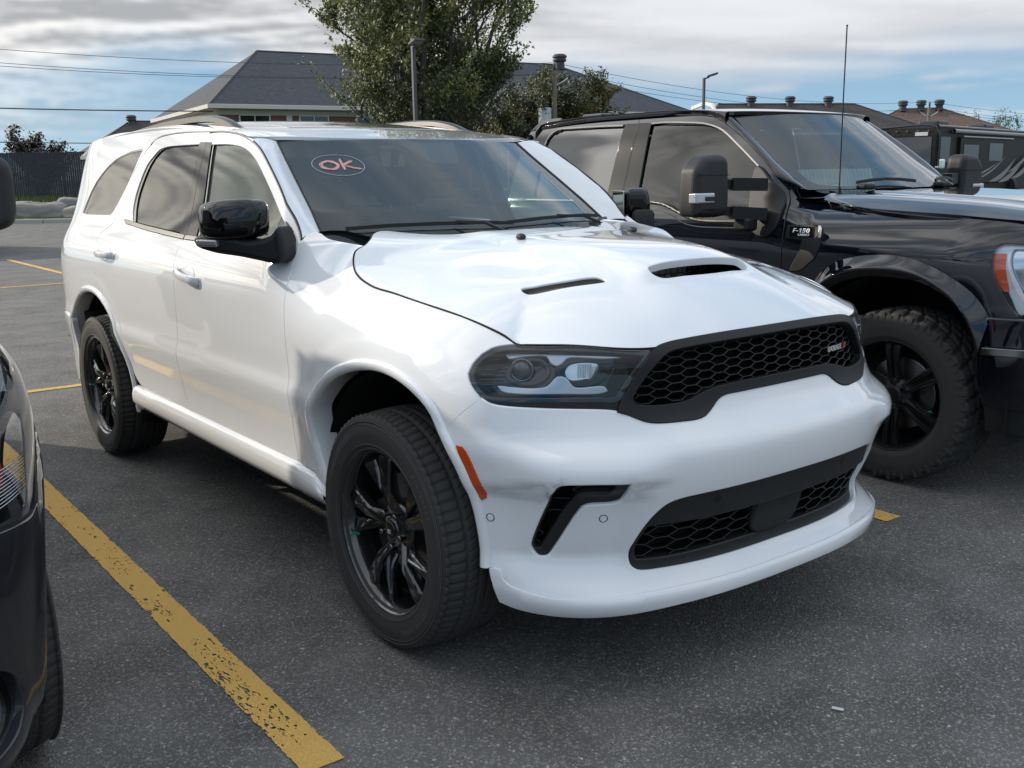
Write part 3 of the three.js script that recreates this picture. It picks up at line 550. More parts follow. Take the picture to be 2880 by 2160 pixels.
  for (const [s, y] of [[1.019, 0.535], [0.667, 0.549]]) { both('parking_sensor', disc(s, y, 0.009, 0.0015)); both('sensor_ring', new THREE.TorusGeometry(0.0115, 0.0012, 6, 24).applyMatrix4(new THREE.Matrix4().lookAt(V(0, 0, 0), V(...normalOf(bodyMap, s, y)), V(0, 1, 0))).translate(...bodyMap(s, y)), M.gap); }
  both('parking_sensor', disc(0.3, 0.567, 0.011, -0.0105), M.satin);
  // ---- upper grille
  const gOut = [[0, 1.032], [0.218, 1.031], [0.352, 1.027], [0.428, 1.022], [0.472, 1.014], [0.496, 1.003], [0.496, 1.003], [0.54, 0.955], [0.58, 0.905], [0.602, 0.876], [0.618, 0.846], [0.618, 0.846], ...[...bumperTop].reverse().filter((p) => p[0] < 0.6)];
  const gIn = [[0, 1.013], [0.118, 1.013], [0.259, 1.011], [0.367, 1.007], [0.416, 1.003], [0.451, 0.994], [0.486, 0.972], [0.531, 0.931], [0.563, 0.893], [0.573, 0.872], [0.561, 0.861], [0.528, 0.856], [0.45, 0.853], [0.385, 0.857], [0.324, 0.873], [0.278, 0.882], [0.225, 0.886], [0, 0.888]];
  const gInM = mirrored(C(gIn, 0.012, false));
  P('grille_surround', panel(bodyMap, mirrored(C(gOut, 0.012, false)), { side: -1, off: 0.005, holes: [gInM], fold: 0.04, round: 0.003, step: 0.02 }), M.satin);
  P('grille_mesh', comb(inside(gInM), -0.58, 0.58, 0.858, 1.02, 0.017, 0.024, 0.0122, 0.0034, -0.016, 0.03), M.mesh);
  P('grille_backing', panel(bodyMap, mirrored(C(gIn.map(([a, b]) => [a * 1.02, b]), 0.03, false)), { side: -1, off: -0.075, fold: 0, step: 0.08 }), M.dark);
  { // word on the grille's far side, letters seated on the mesh; a red double slash closes it
    const s0 = -0.36, y0 = 0.925, out = [];
    const put = (g, s) => { const p = bodyMap(s, y0), q = planAt(s), m = new THREE.Matrix4().lookAt(V(q[2], 0.05, q[3]), V(0, 0, 0), V(0, 1, 0)); return g.applyMatrix4(m).translate(p[0] - q[2] * 0.016, y0, p[2] - q[3] * 0.016); };
    'DODGE'.split('').forEach((ch, i) => out.push(put(text(ch, 0.0165, 0.004).scale(1.25, 1, 1), s0 + 0.044 - i * 0.021)));
    P('grille_lettering', out, M.letter);
    const sl = (d) => put(extr([[-0.007, -0.0095], [0.0, -0.0095], [0.009, 0.0095], [0.002, 0.0095]], 0.004), s0 + 0.044 - 5.05 * 0.022 - d);
    P('grille_slashes', [sl(0), sl(0.012)], M.red);
  }
  // ---- headlights
  const lamp = [[0.965, 1.025], [1.008, 1.021], [1.037, 1.014], [1.062, 0.998], [1.081, 0.971], [1.086, 0.948], [1.079, 0.931], [1.055, 0.904], [1.027, 0.883], [0.998, 0.879], [0.859, 0.878], [0.681, 0.875], [0.625, 0.873], [0.606, 0.878], [0.606, 0.878], [0.575, 0.92], [0.5, 1.003], [0.5, 1.003], [0.612, 1.017], [0.806, 1.026]];
  const lampFine = C(lamp, 0.014);
  const lampMap = (d, k = 0) => (s, y) => { const p = bodyMap(s, y), q = planAt(s); return [p[0] - q[2] * d, p[1], p[2] - q[3] * d]; };
  const inset = (c, [cs, cy], f) => c.map(([a, b]) => [cs + (a - cs) * f, cy + (b - cy) * f]);
  const hl = (name, geos, m) => both(name, geos, m);
  hl('headlight_lens', panel(bodyMap, lampFine, { side: -1, off: 0.002, fold: 0, step: 0.03 }), M.lens);
  hl('headlight_housing', [panel(lampMap(0.085), lampFine, { side: -1, fold: 0, step: 0.03 }), panel(bodyMap, lampFine, { side: -1, off: -0.006, holes: [inset(lampFine, [0.8, 0.948], 0.955).map(([a, b]) => [a, 0.948 + (b - 0.948) * 0.93])], fold: 0.085, round: 0.004, step: 0.03 })], M.pianoBlack);
  const band = (pts, w, d, fold, sec = 0) => panel(lampMap(d), C(pts, 0.012), { side: -1, fold, round: 0.004, step: 0.02 });
  hl('daylight_bar', band([[0.53, 0.993], [0.53, 0.993], [0.62, 1.003], [0.8, 1.008], [0.96, 1.006], [1.0, 0.996], [1.0, 0.996], [0.985, 0.987], [0.94, 0.993], [0.85, 0.994], [0.835, 0.978], [0.815, 0.97], [0.795, 0.978], [0.78, 0.99], [0.62, 0.988]], 0, 0.034, 0.02), M.ledBar); hl('daylight_bar', band([[1.0, 0.912], [0.985, 0.901], [0.95, 0.896], [0.8, 0.894], [0.665, 0.892], [0.64, 0.897], [0.64, 0.897], [0.65, 0.906], [0.755, 0.908], [0.785, 0.934], [0.81, 0.936], [0.845, 0.91], [0.97, 0.909]], 0, 0.034, 0.02), M.ledBar);
  const lampBowl = [[0.845, 0.963], [0.865, 0.98], [0.9, 0.985], [0.955, 0.98], [0.985, 0.955], [0.985, 0.935], [0.955, 0.92], [0.89, 0.918], [0.86, 0.928], [0.842, 0.948]];
  hl('lamp_bezel', panel(lampMap(0.045), C(lampBowl, 0.01), { side: -1, holes: [inset(C(lampBowl, 0.01), [0.915, 0.95], 0.87)], fold: 0.03, round: 0.004, step: 0.02 }), M.pianoBlack); hl('lamp_bezel', panel(lampMap(0.045), C([[0.815, 0.955], [0.79, 0.982], [0.69, 0.983], [0.615, 0.975], [0.64, 0.93], [0.68, 0.917], [0.775, 0.916], [0.8, 0.932]], 0.01), { side: -1, holes: [C([[0.79, 0.95], [0.77, 0.972], [0.66, 0.97], [0.665, 0.955], [0.69, 0.928], [0.775, 0.927]], 0.01)], fold: 0.03, round: 0.004, step: 0.02 }), M.pianoBlack);
  { const q = planAt(0.945), p = lampMap(0.062)(0.945, 0.951); const m = new THREE.Matrix4().lookAt(V(q[2] * 0.8 + 0.3, 0, q[3] * 0.8), V(0, 0, 0), V(0, 1, 0));
    hl('projector', new THREE.SphereGeometry(0.027, 28, 16).scale(1, 1, 0.6).applyMatrix4(m).translate(p[0], p[1], p[2]), phys(rgb(0.02, 0.022, 0.026), 0.02, { clearcoat: 1 }));
    hl('projector_ring', new THREE.TorusGeometry(0.031, 0.004, 10, 40).applyMatrix4(m).translate(p[0], p[1], p[2]), M.darkChrome); }
  hl('turn_reflector', panel(lampMap(0.06), C([[0.79, 0.95], [0.77, 0.972], [0.66, 0.97], [0.66, 0.97], [0.69, 0.928], [0.69, 0.928], [0.775, 0.927]], 0.01), { side: -1, fold: 0, step: 0.012 }), M.reflector);
  { const fl = []; for (let i = 0; i < 9; i++) { const s = 0.672 + i * 0.006; fl.push(tube([lampMap(0.058)(s + 0.018, 0.968), lampMap(0.058)(s + 0.02 - 0.004 * (i < 3 ? 1 : 0), 0.93)], 0.002, 4, 5)); } hl('reflector_fluting', fl, M.reflector); }
  { const rb = []; for (let i = 0; i < 7; i++) rb.push(tube([lampMap(0.03)(1.008 + i * 0.002, 0.995 - i * 0.013), lampMap(0.028)(1.07 - Math.abs(i - 3) * 0.006, 0.99 - i * 0.0125)], 0.003, 6, 5)); hl('marker_ribs', rb, M.pianoBlack); }
  bp('headlight_trim', [[1.026, 0.881], [1.012, 0.871], [0.986, 0.865], [0.858, 0.857], [0.682, 0.849], [0.62, 0.845], [0.62, 0.845], [0.608, 0.872], [0.608, 0.872], [0.7, 0.873], [0.86, 0.876], [0.998, 0.877]], { off: -0.006, fold: 0.02, round: 0.004, step: 0.03 }, M.satin);
  // dark structure behind every joint
  P('inner_structure', [sheet((s, y) => { const p = bodyMap(s, y), q = planAt(s); return [p[0] - q[2] * 0.1, y, p[2] - q[3] * 0.1]; }, -0.86, 0.86, 0.42, 0.99, 60, 10, -1)], M.dark);
  // ---- fender
  const archLip = [[1.905, 0.438], [1.95, 0.52], [1.976, 0.62], [1.962, 0.71], [1.905, 0.787], [1.813, 0.851], [1.7, 0.9], [1.56, 0.932], [1.42, 0.934], [1.29, 0.905], [1.19, 0.85], [1.145, 0.785]];
  const fender = [[1.905, 0.438], [1.905, 0.438], ...archLip.slice(1, -1), [1.145, 0.785], [1.145, 0.785], [1.11, 0.82], [1.064, 0.86], [1.031, 0.884], [1.031, 0.884], [1.057, 0.904], [1.081, 0.931], [1.089, 0.948], [1.083, 0.973], [1.063, 1.001], [1.038, 1.017], [1.008, 1.024], [0.965, 1.028], [0.954, 1.028], [0.954, 1.028], [1.01, 1.048], [1.11, 1.076], [1.319, 1.106], [1.5, 1.122], [1.63, 1.136], [1.72, 1.148], [1.79, 1.162], [1.84, 1.182], [1.885, 1.205], [1.905, 1.222], [1.912, 1.254], [1.912, 1.254], [2.04, 1.266], [2.1, 1.276], [2.135, 1.291], [2.135, 1.291], [2.16, 1.298], [2.186, 1.281], [2.193, 1.262], [2.193, 1.262], [2.16, 1.18], [2.146, 1.13], [2.13, 1.05], [2.118, 0.978], [2.108, 0.818], [2.118, 0.66], [2.133, 0.559], [2.122, 0.475], [2.122, 0.475], [2.0, 0.474], [2.0, 0.474], [1.97, 0.44]];
  bp('fender', fender, { step: 0.025, fold: 0.02, round: 0.003 });
  // rolled wheel-arch lips
  const lipRing = (line) => { const pts = line.map(([s, y]) => { const p = bodyMap(s, y), q = planAt(s); return { p, q, s, y }; }); const n = pts.length, pos = [], idx = [], nor = []; const m = 9;
    for (let i = 0; i < n; i++) { const a = pts[Math.max(0, i - 1)], b = pts[Math.min(n - 1, i + 1)], t = V(b.p[0] - a.p[0], b.p[1] - a.p[1], b.p[2] - a.p[2]).normalize(), o = V(pts[i].q[2], 0, pts[i].q[3]), w = new THREE.Vector3().crossVectors(t, o).normalize(); if (w.x * (0 - pts[i].p[0] + (pts[i].p[0] < -1.5 ? -3.042 : 0)) + w.y * (0.4 - pts[i].p[1]) < 0) w.negate();
      const sec = [[-0.004, -0.002], [-0.002, 0.006], [0.004, 0.011], [0.014, 0.0125], [0.024, 0.010], [0.031, 0.004], [0.034, -0.006], [0.034, -0.05], [0.03, -0.08]];
      for (const [d, h] of sec) pos.push(pts[i].p[0] + w.x * d + o.x * h, pts[i].p[1] + w.y * d, pts[i].p[2] + w.z * d + o.z * h); }
    for (let i = 0; i < n - 1; i++) for (let j = 0; j < m - 1; j++) { const a = i * m + j, b = a + 1, c = a + m, d = c + 1; idx.push(a, c, b, b, c, d); }
    return toCreasedNormals(geo(pos, null, null, idx), 1.0); };
  both('wheel_arch_lip', lipRing(C([...archLip, [1.145, 0.785], ...archFront.slice(1)], 0.02, false)));
  const rearArch = []; for (let i = 0; i <= 26; i++) { const a = lerp(-0.12, Math.PI + 0.1, i / 26), r = 0.535 + 0.03 * Math.max(0, Math.cos(a)); rearArch.push([S0 - (-3.042 + Math.cos(a) * r), 0.4 + Math.sin(a) * r]); }
  both('wheel_arch_lip', lipRing(rearArch));
  // wheel wells
  const well = (cx, x0, x1) => { const pos = [], idx = []; const n = 28; for (let i = 0; i <= n; i++) { const a = lerp(-0.3, Math.PI + 0.45, i / n), c = Math.cos(a), s = Math.sin(a); for (const [r, z] of [[0.495, 0.868 - (cx === 0 ? 0.12 * sstep(0.35, 0.9, c) : 0)], [0.5, 0.42], [0.3, 0.42]]) pos.push(cx + c * r, 0.4 + s * r, z); } for (let i = 0; i < n; i++) for (let j = 0; j < 2; j++) { const a = i * 3 + j; idx.push(a, a + 1, a + 3, a + 1, a + 4, a + 3); } return geo(pos, null, null, idx); };
  both('wheel_well', well(0), M.dark); both('wheel_well', well(-3.042), M.dark);
  both('splash_shield', sheet((a, b) => [-3.36 - 0.03 * b + (0.55 - a) * 0.32, a + 0.22, 0.7 + b * 0.19], 0.12, 0.62, 0, 1, 10, 4), M.cabin);
  // ---- doors
  const fGlass = [[3.182, 1.638], [3.006, 1.634], [2.864, 1.622], [2.775, 1.603], [2.664, 1.56], [2.529, 1.48], [2.36, 1.372], [2.3, 1.33], [2.3, 1.33], [2.27, 1.262], [2.27, 1.262], [2.7, 1.262], [3.104, 1.262], [3.104, 1.262]];
  const rGlass = [[4.001, 1.297], [4.04, 1.34], [4.05, 1.41], [4.025, 1.48], [3.97, 1.56], [3.9, 1.61], [3.844, 1.634], [3.76, 1.645], [3.548, 1.647], [3.321, 1.644], [3.321, 1.644], [3.307, 1.262], [3.307, 1.262], [3.98, 1.293]];
  const topLine = [[3.994, 1.657], [3.945, 1.677], [3.882, 1.69], [3.75, 1.697], [3.589, 1.698], [3.238, 1.687], [3.111, 1.683], [2.98, 1.673], [2.891, 1.662], [2.77, 1.635], [2.659, 1.597], [2.491, 1.502], [2.365, 1.42], [2.264, 1.338], [2.2, 1.268]];
  const frontDoor = [[2.2, 1.268], [2.2, 1.268], [2.164, 1.18], [2.151, 1.13], [2.136, 1.05], [2.124, 0.978], [2.114, 0.818], [2.124, 0.66], [2.139, 0.559], [2.127, 0.478], [2.127, 0.478], [2.6, 0.477], [3.2, 0.476], [3.2, 0.476], [3.237, 0.505], [3.262, 0.608], [3.245, 0.754], [3.231, 0.806], [3.216, 0.945], [3.222, 1.091], [3.238, 1.126], [3.248, 1.19], [3.22, 1.257], [3.243, 1.47], [3.236, 1.684], [3.236, 1.684], ...topLine.slice(6, -1)];
  bp('front_door', frontDoor, { step: 0.03, holes: [C([...fGlass.slice(0, 11), [2.27, 1.244], [2.27, 1.244], [3.215, 1.244], [3.215, 1.244], [3.236, 1.47], [3.232, 1.64], [3.232, 1.64]], 0.02)], fold: 0.02 });
  const rearDoor = [[3.242, 1.684], [3.242, 1.684], [3.249, 1.47], [3.226, 1.257], [3.254, 1.19], [3.244, 1.126], [3.228, 1.091], [3.222, 0.945], [3.237, 0.806], [3.251, 0.754], [3.268, 0.608], [3.243, 0.505], [3.206, 0.476], [3.206, 0.476], [3.6, 0.479], [3.86, 0.484], [3.915, 0.49], [3.968, 0.53], [3.968, 0.53], [4.0, 0.6], [4.07, 0.72], [4.2, 0.83], [4.3, 0.885], [4.375, 0.92], [4.39, 0.96], [4.39, 0.96], [4.412, 1.009], [4.45, 1.12], [4.458, 1.207], [4.39, 1.24], [4.31, 1.272], [4.288, 1.291], [4.222, 1.421], [4.139, 1.549], [4.05, 1.62], [3.99, 1.652], ...topLine.slice(1, 6)];
  bp('rear_door', rearDoor, { step: 0.03, holes: [C([...rGlass.slice(0, 10), [3.25, 1.644], [3.25, 1.644], [3.256, 1.47], [3.232, 1.25], [3.232, 1.25], [3.98, 1.28]].map((p, i) => i < 9 && p[0] > 3.9 ? [p[0] + 0.012, p[1]] : p), 0.02)], fold: 0.02 });
  bp('front_door_glass', fGlass, { off: -0.012, fold: 0, step: 0.05 }, M.glass);
  bp('rear_door_glass', rGlass, { off: -0.012, fold: 0, step: 0.05 }, M.tinted);
  bp('window_seal', [[3.185, 1.643], [3.165, 1.643], [3.165, 1.643], [3.085, 1.256], [3.085, 1.256], [3.115, 1.256], [3.115, 1.256]], { off: -0.004, fold: 0.01, step: 0.05 }, M.seal);
  bp('window_seal', [[4.006, 1.29], [4.055, 1.34], [4.065, 1.41], [4.04, 1.485], [3.985, 1.567], [3.912, 1.62], [3.848, 1.644], [3.76, 1.653], [3.32, 1.652], [3.32, 1.652], [3.32, 1.642], [3.32, 1.642], [3.76, 1.642], [3.835, 1.63], [3.892, 1.605], [3.955, 1.555], [4.008, 1.475], [4.03, 1.41], [4.02, 1.35], [3.98, 1.29], [3.98, 1.29]], { off: -0.006, fold: 0.012, step: 0.05 }, M.seal);
  bp('pillar_trim', [[3.324, 1.65], [3.324, 1.65], [3.2415, 1.648], [3.2415, 1.648], [3.2485, 1.47], [3.2265, 1.25], [3.2265, 1.25], [3.31, 1.255], [3.31, 1.255]], { off: 0.0015, fold: 0.012, step: 0.05 }, M.pianoBlack);
  bp('pillar_trim', [[3.2365, 1.647], [3.2365, 1.647], [3.18, 1.644], [3.18, 1.644], [3.105, 1.25], [3.105, 1.25], [3.2205, 1.25], [3.2205, 1.25], [3.2435, 1.47]], { off: 0.0015, fold: 0.012, step: 0.05 }, M.pianoBlack);
  bp('belt_moulding', [[4.134, 1.297], [4.134, 1.297], [3.825, 1.277], [3.5, 1.262], [3.232, 1.25], [3.232, 1.25], [3.236, 1.235], [3.236, 1.235], [3.55, 1.247], [3.85, 1.262], [4.085, 1.278], [4.085, 1.278]], { off: 0.006, fold: 0.012, step: 0.05, round: 0.003 }, M.satin);
  bp('belt_moulding', [[3.22, 1.25], [3.22, 1.25], [2.7, 1.247], [2.262, 1.252], [2.262, 1.252], [2.258, 1.238], [2.258, 1.238], [2.7, 1.232], [3.222, 1.235], [3.222, 1.235]], { off: 0.006, fold: 0.012, step: 0.05, round: 0.003 }, M.satin);
  // door handles: a grip over a dished cup
  for (const [s, y, tilt] of [[3.045, 1.093, -0.03], [4.222, 1.122, 0]]) {
    const grip = (w) => { const pts = [], n = 14; for (let i = 0; i <= n; i++) { const t = i / n, ss = s + lerp(0.125, -0.125, t), yy = y + tilt * (t - 0.5), p = bodyMap(ss, yy); pts.push([p[0], yy, p[2] + 0.004 + 0.034 * Math.pow(Math.sin(Math.PI * clamp(t, 0, 1)), 0.45)]); } return sweep(pts, [[-0.006, -0.015], [0.006, -0.015], [0.009, -0.008], [0.009, 0.008], [0.006, 0.015], [-0.006, 0.015]], [0, 1, 0]); };
    both('door_handle', grip());
    both('handle_cup', panel((a, b) => { const p = bodyMap(a, b), r = Math.hypot((a - s - 0.01) / 0.075, (b - y - 0.004) / 0.034); return [p[0], p[1], p[2] + 0.0015 - 0.018 * sstep(1, 0.5, r)]; }, Array.from({ length: 28 }, (_, i) => [s + 0.01 + Math.cos(i / 14 * Math.PI) * 0.075, y + 0.004 + Math.sin(i / 14 * Math.PI) * 0.034]), { side: -1, fold: 0, step: 0.008 }));
  }
  // ---- rear quarter, rear end
  const qGlass = [[4.93, 1.313], [4.9, 1.37], [4.832, 1.452], [4.7, 1.534], [4.518, 1.6], [4.361, 1.627], [4.24, 1.64], [4.09, 1.645], [4.09, 1.645], [4.15, 1.56], [4.217, 1.473], [4.355, 1.335], [4.375, 1.318], [4.403, 1.311], [4.403, 1.311], [4.65, 1.306], [4.905, 1.308]];
  const quarter = [[3.998, 1.66], [3.998, 1.66], [4.056, 1.624], [4.144, 1.553], [4.227, 1.424], [4.293, 1.294], [4.315, 1.276], [4.395, 1.244], [4.464, 1.211], [4.456, 1.12], [4.418, 1.009], [4.396, 0.96], [4.383, 0.93], [4.383, 0.93], ...rearArch.slice(7, 24), [5.075, 0.4], [5.075, 0.4], [5.2, 0.36], [5.9, 0.36], [6.24, 0.36], [6.24, 0.36], [6.24, 1.64], [6.24, 1.64], [5.6, 1.66], [5.3, 1.69], [5.0, 1.715], [4.7, 1.735], [4.4, 1.738], [4.0, 1.727], [3.95, 1.72], [3.95, 1.72], [3.952, 1.683]];
  bp('quarter_panel', quarter, { step: 0.04, holes: [C(qGlass, 0.02)] });
  bp('quarter_glass', qGlass, { off: -0.005, fold: 0, step: 0.05 }, M.tinted);
  bp('window_seal', qGlass, { holes: [inset(C(qGlass, 0.02), [4.5, 1.45], 0.965)], off: -0.003, fold: 0.01, step: 0.05 }, M.seal);
  bp('tail_lamp', [[5.5, 1.2], [5.5, 1.06], [5.6, 1.04], [6.2, 1.05], [6.2, 1.12], [5.6, 1.2]], { off: 0.006, fold: 0.02, step: 0.05 }, M.red);
  bp('rear_bumper', [[4.92, 0.72], [4.92, 0.72], [4.955, 0.6], [4.93, 0.42], [4.93, 0.42], [5.1, 0.34], [6.2, 0.34], [6.2, 0.34], [6.2, 0.7], [6.2, 0.7], [5.4, 0.7], [5.1, 0.74]], { off: 0.01, fold: 0.03, step: 0.05 });
  // ---- sill
  { const sec = (s) => { const f = sstep(1.92, 2.1, s) * sstep(3.97, 3.8, s); return [[0.475, -0.012], [0.47, 0.004], [0.455, 0.014 + 0.006 * f], [0.43, 0.022], [0.395, 0.022], [0.365, 0.008], [0.352, -0.02], [0.345, -0.1]]; };
    const pos = [], idx = [], n = 60, m = 8; for (let i = 0; i <= n; i++) { const s = lerp(1.9, 3.985, i / n), end = i / n; for (const [y, o] of sec(s)) { const yy = y - (end < 0.04 ? (0.04 - end) * 0.9 * (y > 0.44 ? 1 : 0) : 0) - 0.02 * sstep(0.12, 0, end) * (y > 0.4 ? 1 : 0), p = bodyMap(s, yy); pos.push(p[0], yy, p[2] + o); } }
    for (let i = 0; i < n; i++) for (let j = 0; j < m - 1; j++) { const a = i * m + j; idx.push(a, a + 1, a + m, a + 1, a + m + 1, a + m); }
    both('side_sill', toCreasedNormals(geo(pos, null, null, idx), 0.8)); }
  // ---- hood
  const hoodRear = (z) => -0.285 - 0.95 * z * z;
  const hoodHalf = C([[hoodRear(0), 0], [hoodRear(0.2), 0.2], [hoodRear(0.4), 0.4], [hoodRear(0.55), 0.55], [-0.46, 0.665], [-0.425, 0.705], [-0.405, 0.755], [-0.33, 0.796], [-0.216, 0.808], [-0.061, 0.798], [0.17, 0.795], [0.351, 0.772], [0.43, 0.75], [0.474, 0.738], [0.474, 0.738], [0.566, 0.667], [0.671, 0.55], [0.717, 0.444], [0.733, 0.333], [0.742, 0.21], [0.747, 0]], 0.02, false);
  const scoop = C([[0.45, 0.215], [0.437, 0.15], [0.432, 0], [0.437, -0.15], [0.45, -0.215], [0.478, -0.222], [0.5, -0.2], [0.508, -0.1], [0.511, 0], [0.508, 0.1], [0.5, 0.2], [0.478, 0.222]], 0.012);
  const vent = C([[0.412, 0.345], [0.385, 0.44], [0.31, 0.578], [0.27, 0.57], [0.325, 0.45], [0.37, 0.35]], 0.012);
  const hoodMap = (x, z) => [x, hoodHeight(x, z), z];
  P('hood', panel(hoodMap, [...hoodHalf, ...[...hoodHalf].reverse().map(([a, b]) => [a, -b])], { side: -1, step: 0.022, holes: [scoop, vent, vent.map(([a, b]) => [a, -b])], fold: 0.025, round: 0.004 }));
  both('hood_gap_shade', tube(hoodHalf.filter(([x, z]) => z > 0.62 || x > 0).map(([x, z]) => { const k = 1.0045; return [(x + 0.2) * k - 0.2, hoodHeight(x, z) - 0.003, z * k]; }), 0.0036, 160, 6), M.gap);  // dark tube added in the shut line, standing in for the gap's shade
  P('scoop_duct', [sheet((x, z) => [x, 1.135 - 0.04 * sstep(0.5, 0.3, x), z], 0.15, 0.5, -0.23, 0.23, 6, 12, -1), sheet((x, k) => [x, lerp(1.08, hoodHeight(x, 0.23) - 0.012, k), -0.23], 0.2, 0.5, 0, 1, 8, 2), sheet((x, k) => [x, lerp(1.08, hoodHeight(x, 0.23) - 0.012, k), 0.23], 0.2, 0.5, 0, 1, 8, 2)], M.gap);
  { const lines = []; for (let r = 0; r < 3; r++) for (let c = -4; c <= 4; c++) { const z = c * 0.055 + (r & 1) * 0.0275, y = 1.13 + r * 0.022; lines.push(tube([[0.36, y, z - 0.018], [0.36, y + 0.011, z - 0.01], [0.36, y + 0.011, z + 0.01], [0.36, y, z + 0.018], [0.36, y - 0.011, z + 0.01], [0.36, y - 0.011, z - 0.01], [0.36, y, z - 0.018]], 0.0022, 18, 4)); } P('scoop_mesh', lines, M.mesh); }
  both('hood_vent', sheet((a, b) => [0.4 - a * 0.14 - 0.03 * b, hoodHeight(0.4 - a * 0.14 - 0.03 * b, 0.33 + a * 0.26) - 0.007, 0.33 + a * 0.26], 0, 1, -0.8, 1.2, 12, 6), M.gap);
  both('washer_nozzle', new THREE.SphereGeometry(0.016, 14, 10).scale(1.3, 0.75, 1).translate(-0.112, 1.277, 0.267), M.plastic);
  P('engine_bay_floor', sheet((x, z) => [x, 0.9 - 0.1 * Math.abs(z), z], -0.6, 0.5, -0.68, 0.68, 4, 4, -1), M.dark);
  // ---- cowl, windscreen, pillars, roof
  const edgeT = (v) => { const k = [[-0.605, 1.252, 0.705], [-0.745, 1.279, 0.705], [-0.872, 1.371, 0.683], [-1.017, 1.466, 0.66], [-1.173, 1.568, 0.634], [-1.272, 1.636, 0.617]]; const f = clamp(v, 0, 1) * 4 + 1, i = Math.min(4, Math.floor(f)), t = f - i; const a = k[i], b = k[i + 1]; return [lerp(a[0], b[0], t), lerp(a[1], b[1], t), lerp(a[2], b[2], t)]; };
  const wsMap = (u, v) => { const e = edgeT(Math.max(0, v)), b = v < 0 ? v : 0, bul = lerp(0.21, 0.15, v) * (1 - Math.pow(Math.abs(u), 2.2)); return [e[0] + bul - b * 0.5 * 0.3, e[1] + b * 0.35 + lerp(0.0, 0.012, v) * (1 - u * u), e[2] * u * 1.0]; };
  const wsBase = (u) => -0.1;
  const wsOut = []; for (let i = 0; i <= 30; i++) { const u = lerp(-1, 1, i / 30); wsOut.push([u, wsBase(u) - 0.03]); } for (let i = 1; i <= 16; i++) wsOut.push([1, lerp(-0.13, 1, i / 16)]); for (let i = 1; i <= 30; i++) wsOut.push([lerp(1, -1, i / 30), 1]); for (let i = 1; i < 16; i++) wsOut.push([-1, lerp(1, -0.13, i / 16)]);
  P('windshield', panel(wsMap, wsOut, { side: -1, fold: 0, step: 0.06 }), M.windshield);
  const rr = (u0, u1, v0, v1, r, ru) => { const o = []; for (const [cu, cv, a] of [[u1 - ru, v0 + r, -1], [u1 - ru, v1 - r, 0], [u0 + ru, v1 - r, 1], [u0 + ru, v0 + r, 2]]) for (let i = 0; i <= 6; i++) { const t = (a + i / 6) * Math.PI / 2; o.push([cu + Math.cos(t) * ru, cv + Math.sin(t) * r]); } return o; };
  P('windshield_border', panel(wsMap, wsOut, { side: -1, fold: 0, step: 0.05, off: -0.004, holes: [rr(-0.87, 0.87, 0.06, 0.935, 0.14, 0.08)] }), M.frit);
  P('camera_pod', [panel(wsMap, [[-0.24, 0.97], [0.24, 0.97], [0.1, 0.7], [0.08, 0.68], [-0.1, 0.68], [-0.12, 0.7]], { side: -1, fold: 0.04, off: -0.008, step: 0.06 })], M.satin);
  P('rear_view_mirror', at(rbox(0.03, 0.07, 0.25, 0.014, 3), -1.13, 1.5, -0.02, 0, 0, 0.25), M.satin);
  // chalked OK in an oval
  { const mk = [], R = rng(3), on = (a, b) => { const p = wsMap(0.73 - a * 1.5, 0.662 + b * 2.2); return [p[0] + 0.0012, p[1] + 0.0016, p[2]]; };
    const st = (pts, w) => { for (let k = 0; k < 5; k++) { const dx = (R() - 0.5) * w, dy = (R() - 0.5) * w * 0.6, q = pts.map(([a, b]) => on(a + dx + (R() - 0.5) * 0.003, b + dy + (R() - 0.5) * 0.002)); mk.push(tube(q, 0.0011 + 0.0012 * R(), 40, 5)); } };
    const O = []; for (let i = 0; i <= 22; i++) { const t = i / 22 * Math.PI * 2.05 + 1.9; O.push([-0.034 + Math.cos(t) * 0.031, Math.sin(t) * 0.017]); } st(O, 0.011);
    st([[0.016, 0.024], [0.014, 0.0], [0.013, -0.02]], 0.01); st([[0.058, 0.016], [0.036, 0.007], [0.018, 0.0]], 0.011); st([[0.022, 0.0], [0.046, -0.012], [0.078, -0.02]], 0.01);
    P('chalk_mark', mk, std(rgb(0.75, 0.4, 0.38), 0.9)).userData.kind = 'stuff';
    const ring = []; for (let i = 0; i <= 60; i++) { const t = i / 60 * Math.PI * 2; const p = wsMap(0.73 - Math.cos(t) * 0.098 * 1.5, 0.662 + Math.sin(t) * 0.046 * 2.2); ring.push([p[0] + 0.001, p[1] + 0.0015, p[2]]); } P('chalk_ring', tube(ring, 0.0011, 120, 5), std(rgb(0.6, 0.6, 0.6), 0.9)); }
  P('cowl', sheet((x, z) => { const r = hoodRear(z); return [r - x * 0.32, hoodHeight(r, z) - 0.03 - 0.012 * Math.sin(x * 3.1), z]; }, -0.06, 1, -0.72, 0.72, 8, 40), M.plastic);
  const wiper = (name, pts, armAt) => { const g = []; g.push(sweep(pts, [[-0.006, 0], [-0.004, 0.014], [0.004, 0.014], [0.006, 0]], [0, 1, 0])); const [a, b] = armAt; g.push(sweep([a, [lerp(a[0], b[0], 0.5), lerp(a[1], b[1], 0.5) + 0.022, lerp(a[2], b[2], 0.5)], b], [[-0.009, -0.004], [-0.007, 0.006], [0.007, 0.006], [0.009, -0.004]], [0, 1, 0])); P(name, g, M.satin); };
  const onWs = (u, v, d = 0.016) => { const p = wsMap(u, v); return [p[0] + d * 0.6, p[1] + d, p[2]]; };
  wiper('wiper', [onWs(0.9, 0.0), onWs(0.7, 0.02), onWs(0.45, 0.025), onWs(0.2, 0.02), onWs(-0.02, 0.0)], [[-0.36, 1.262, 0.1], onWs(0.32, 0.045, 0.02)]);
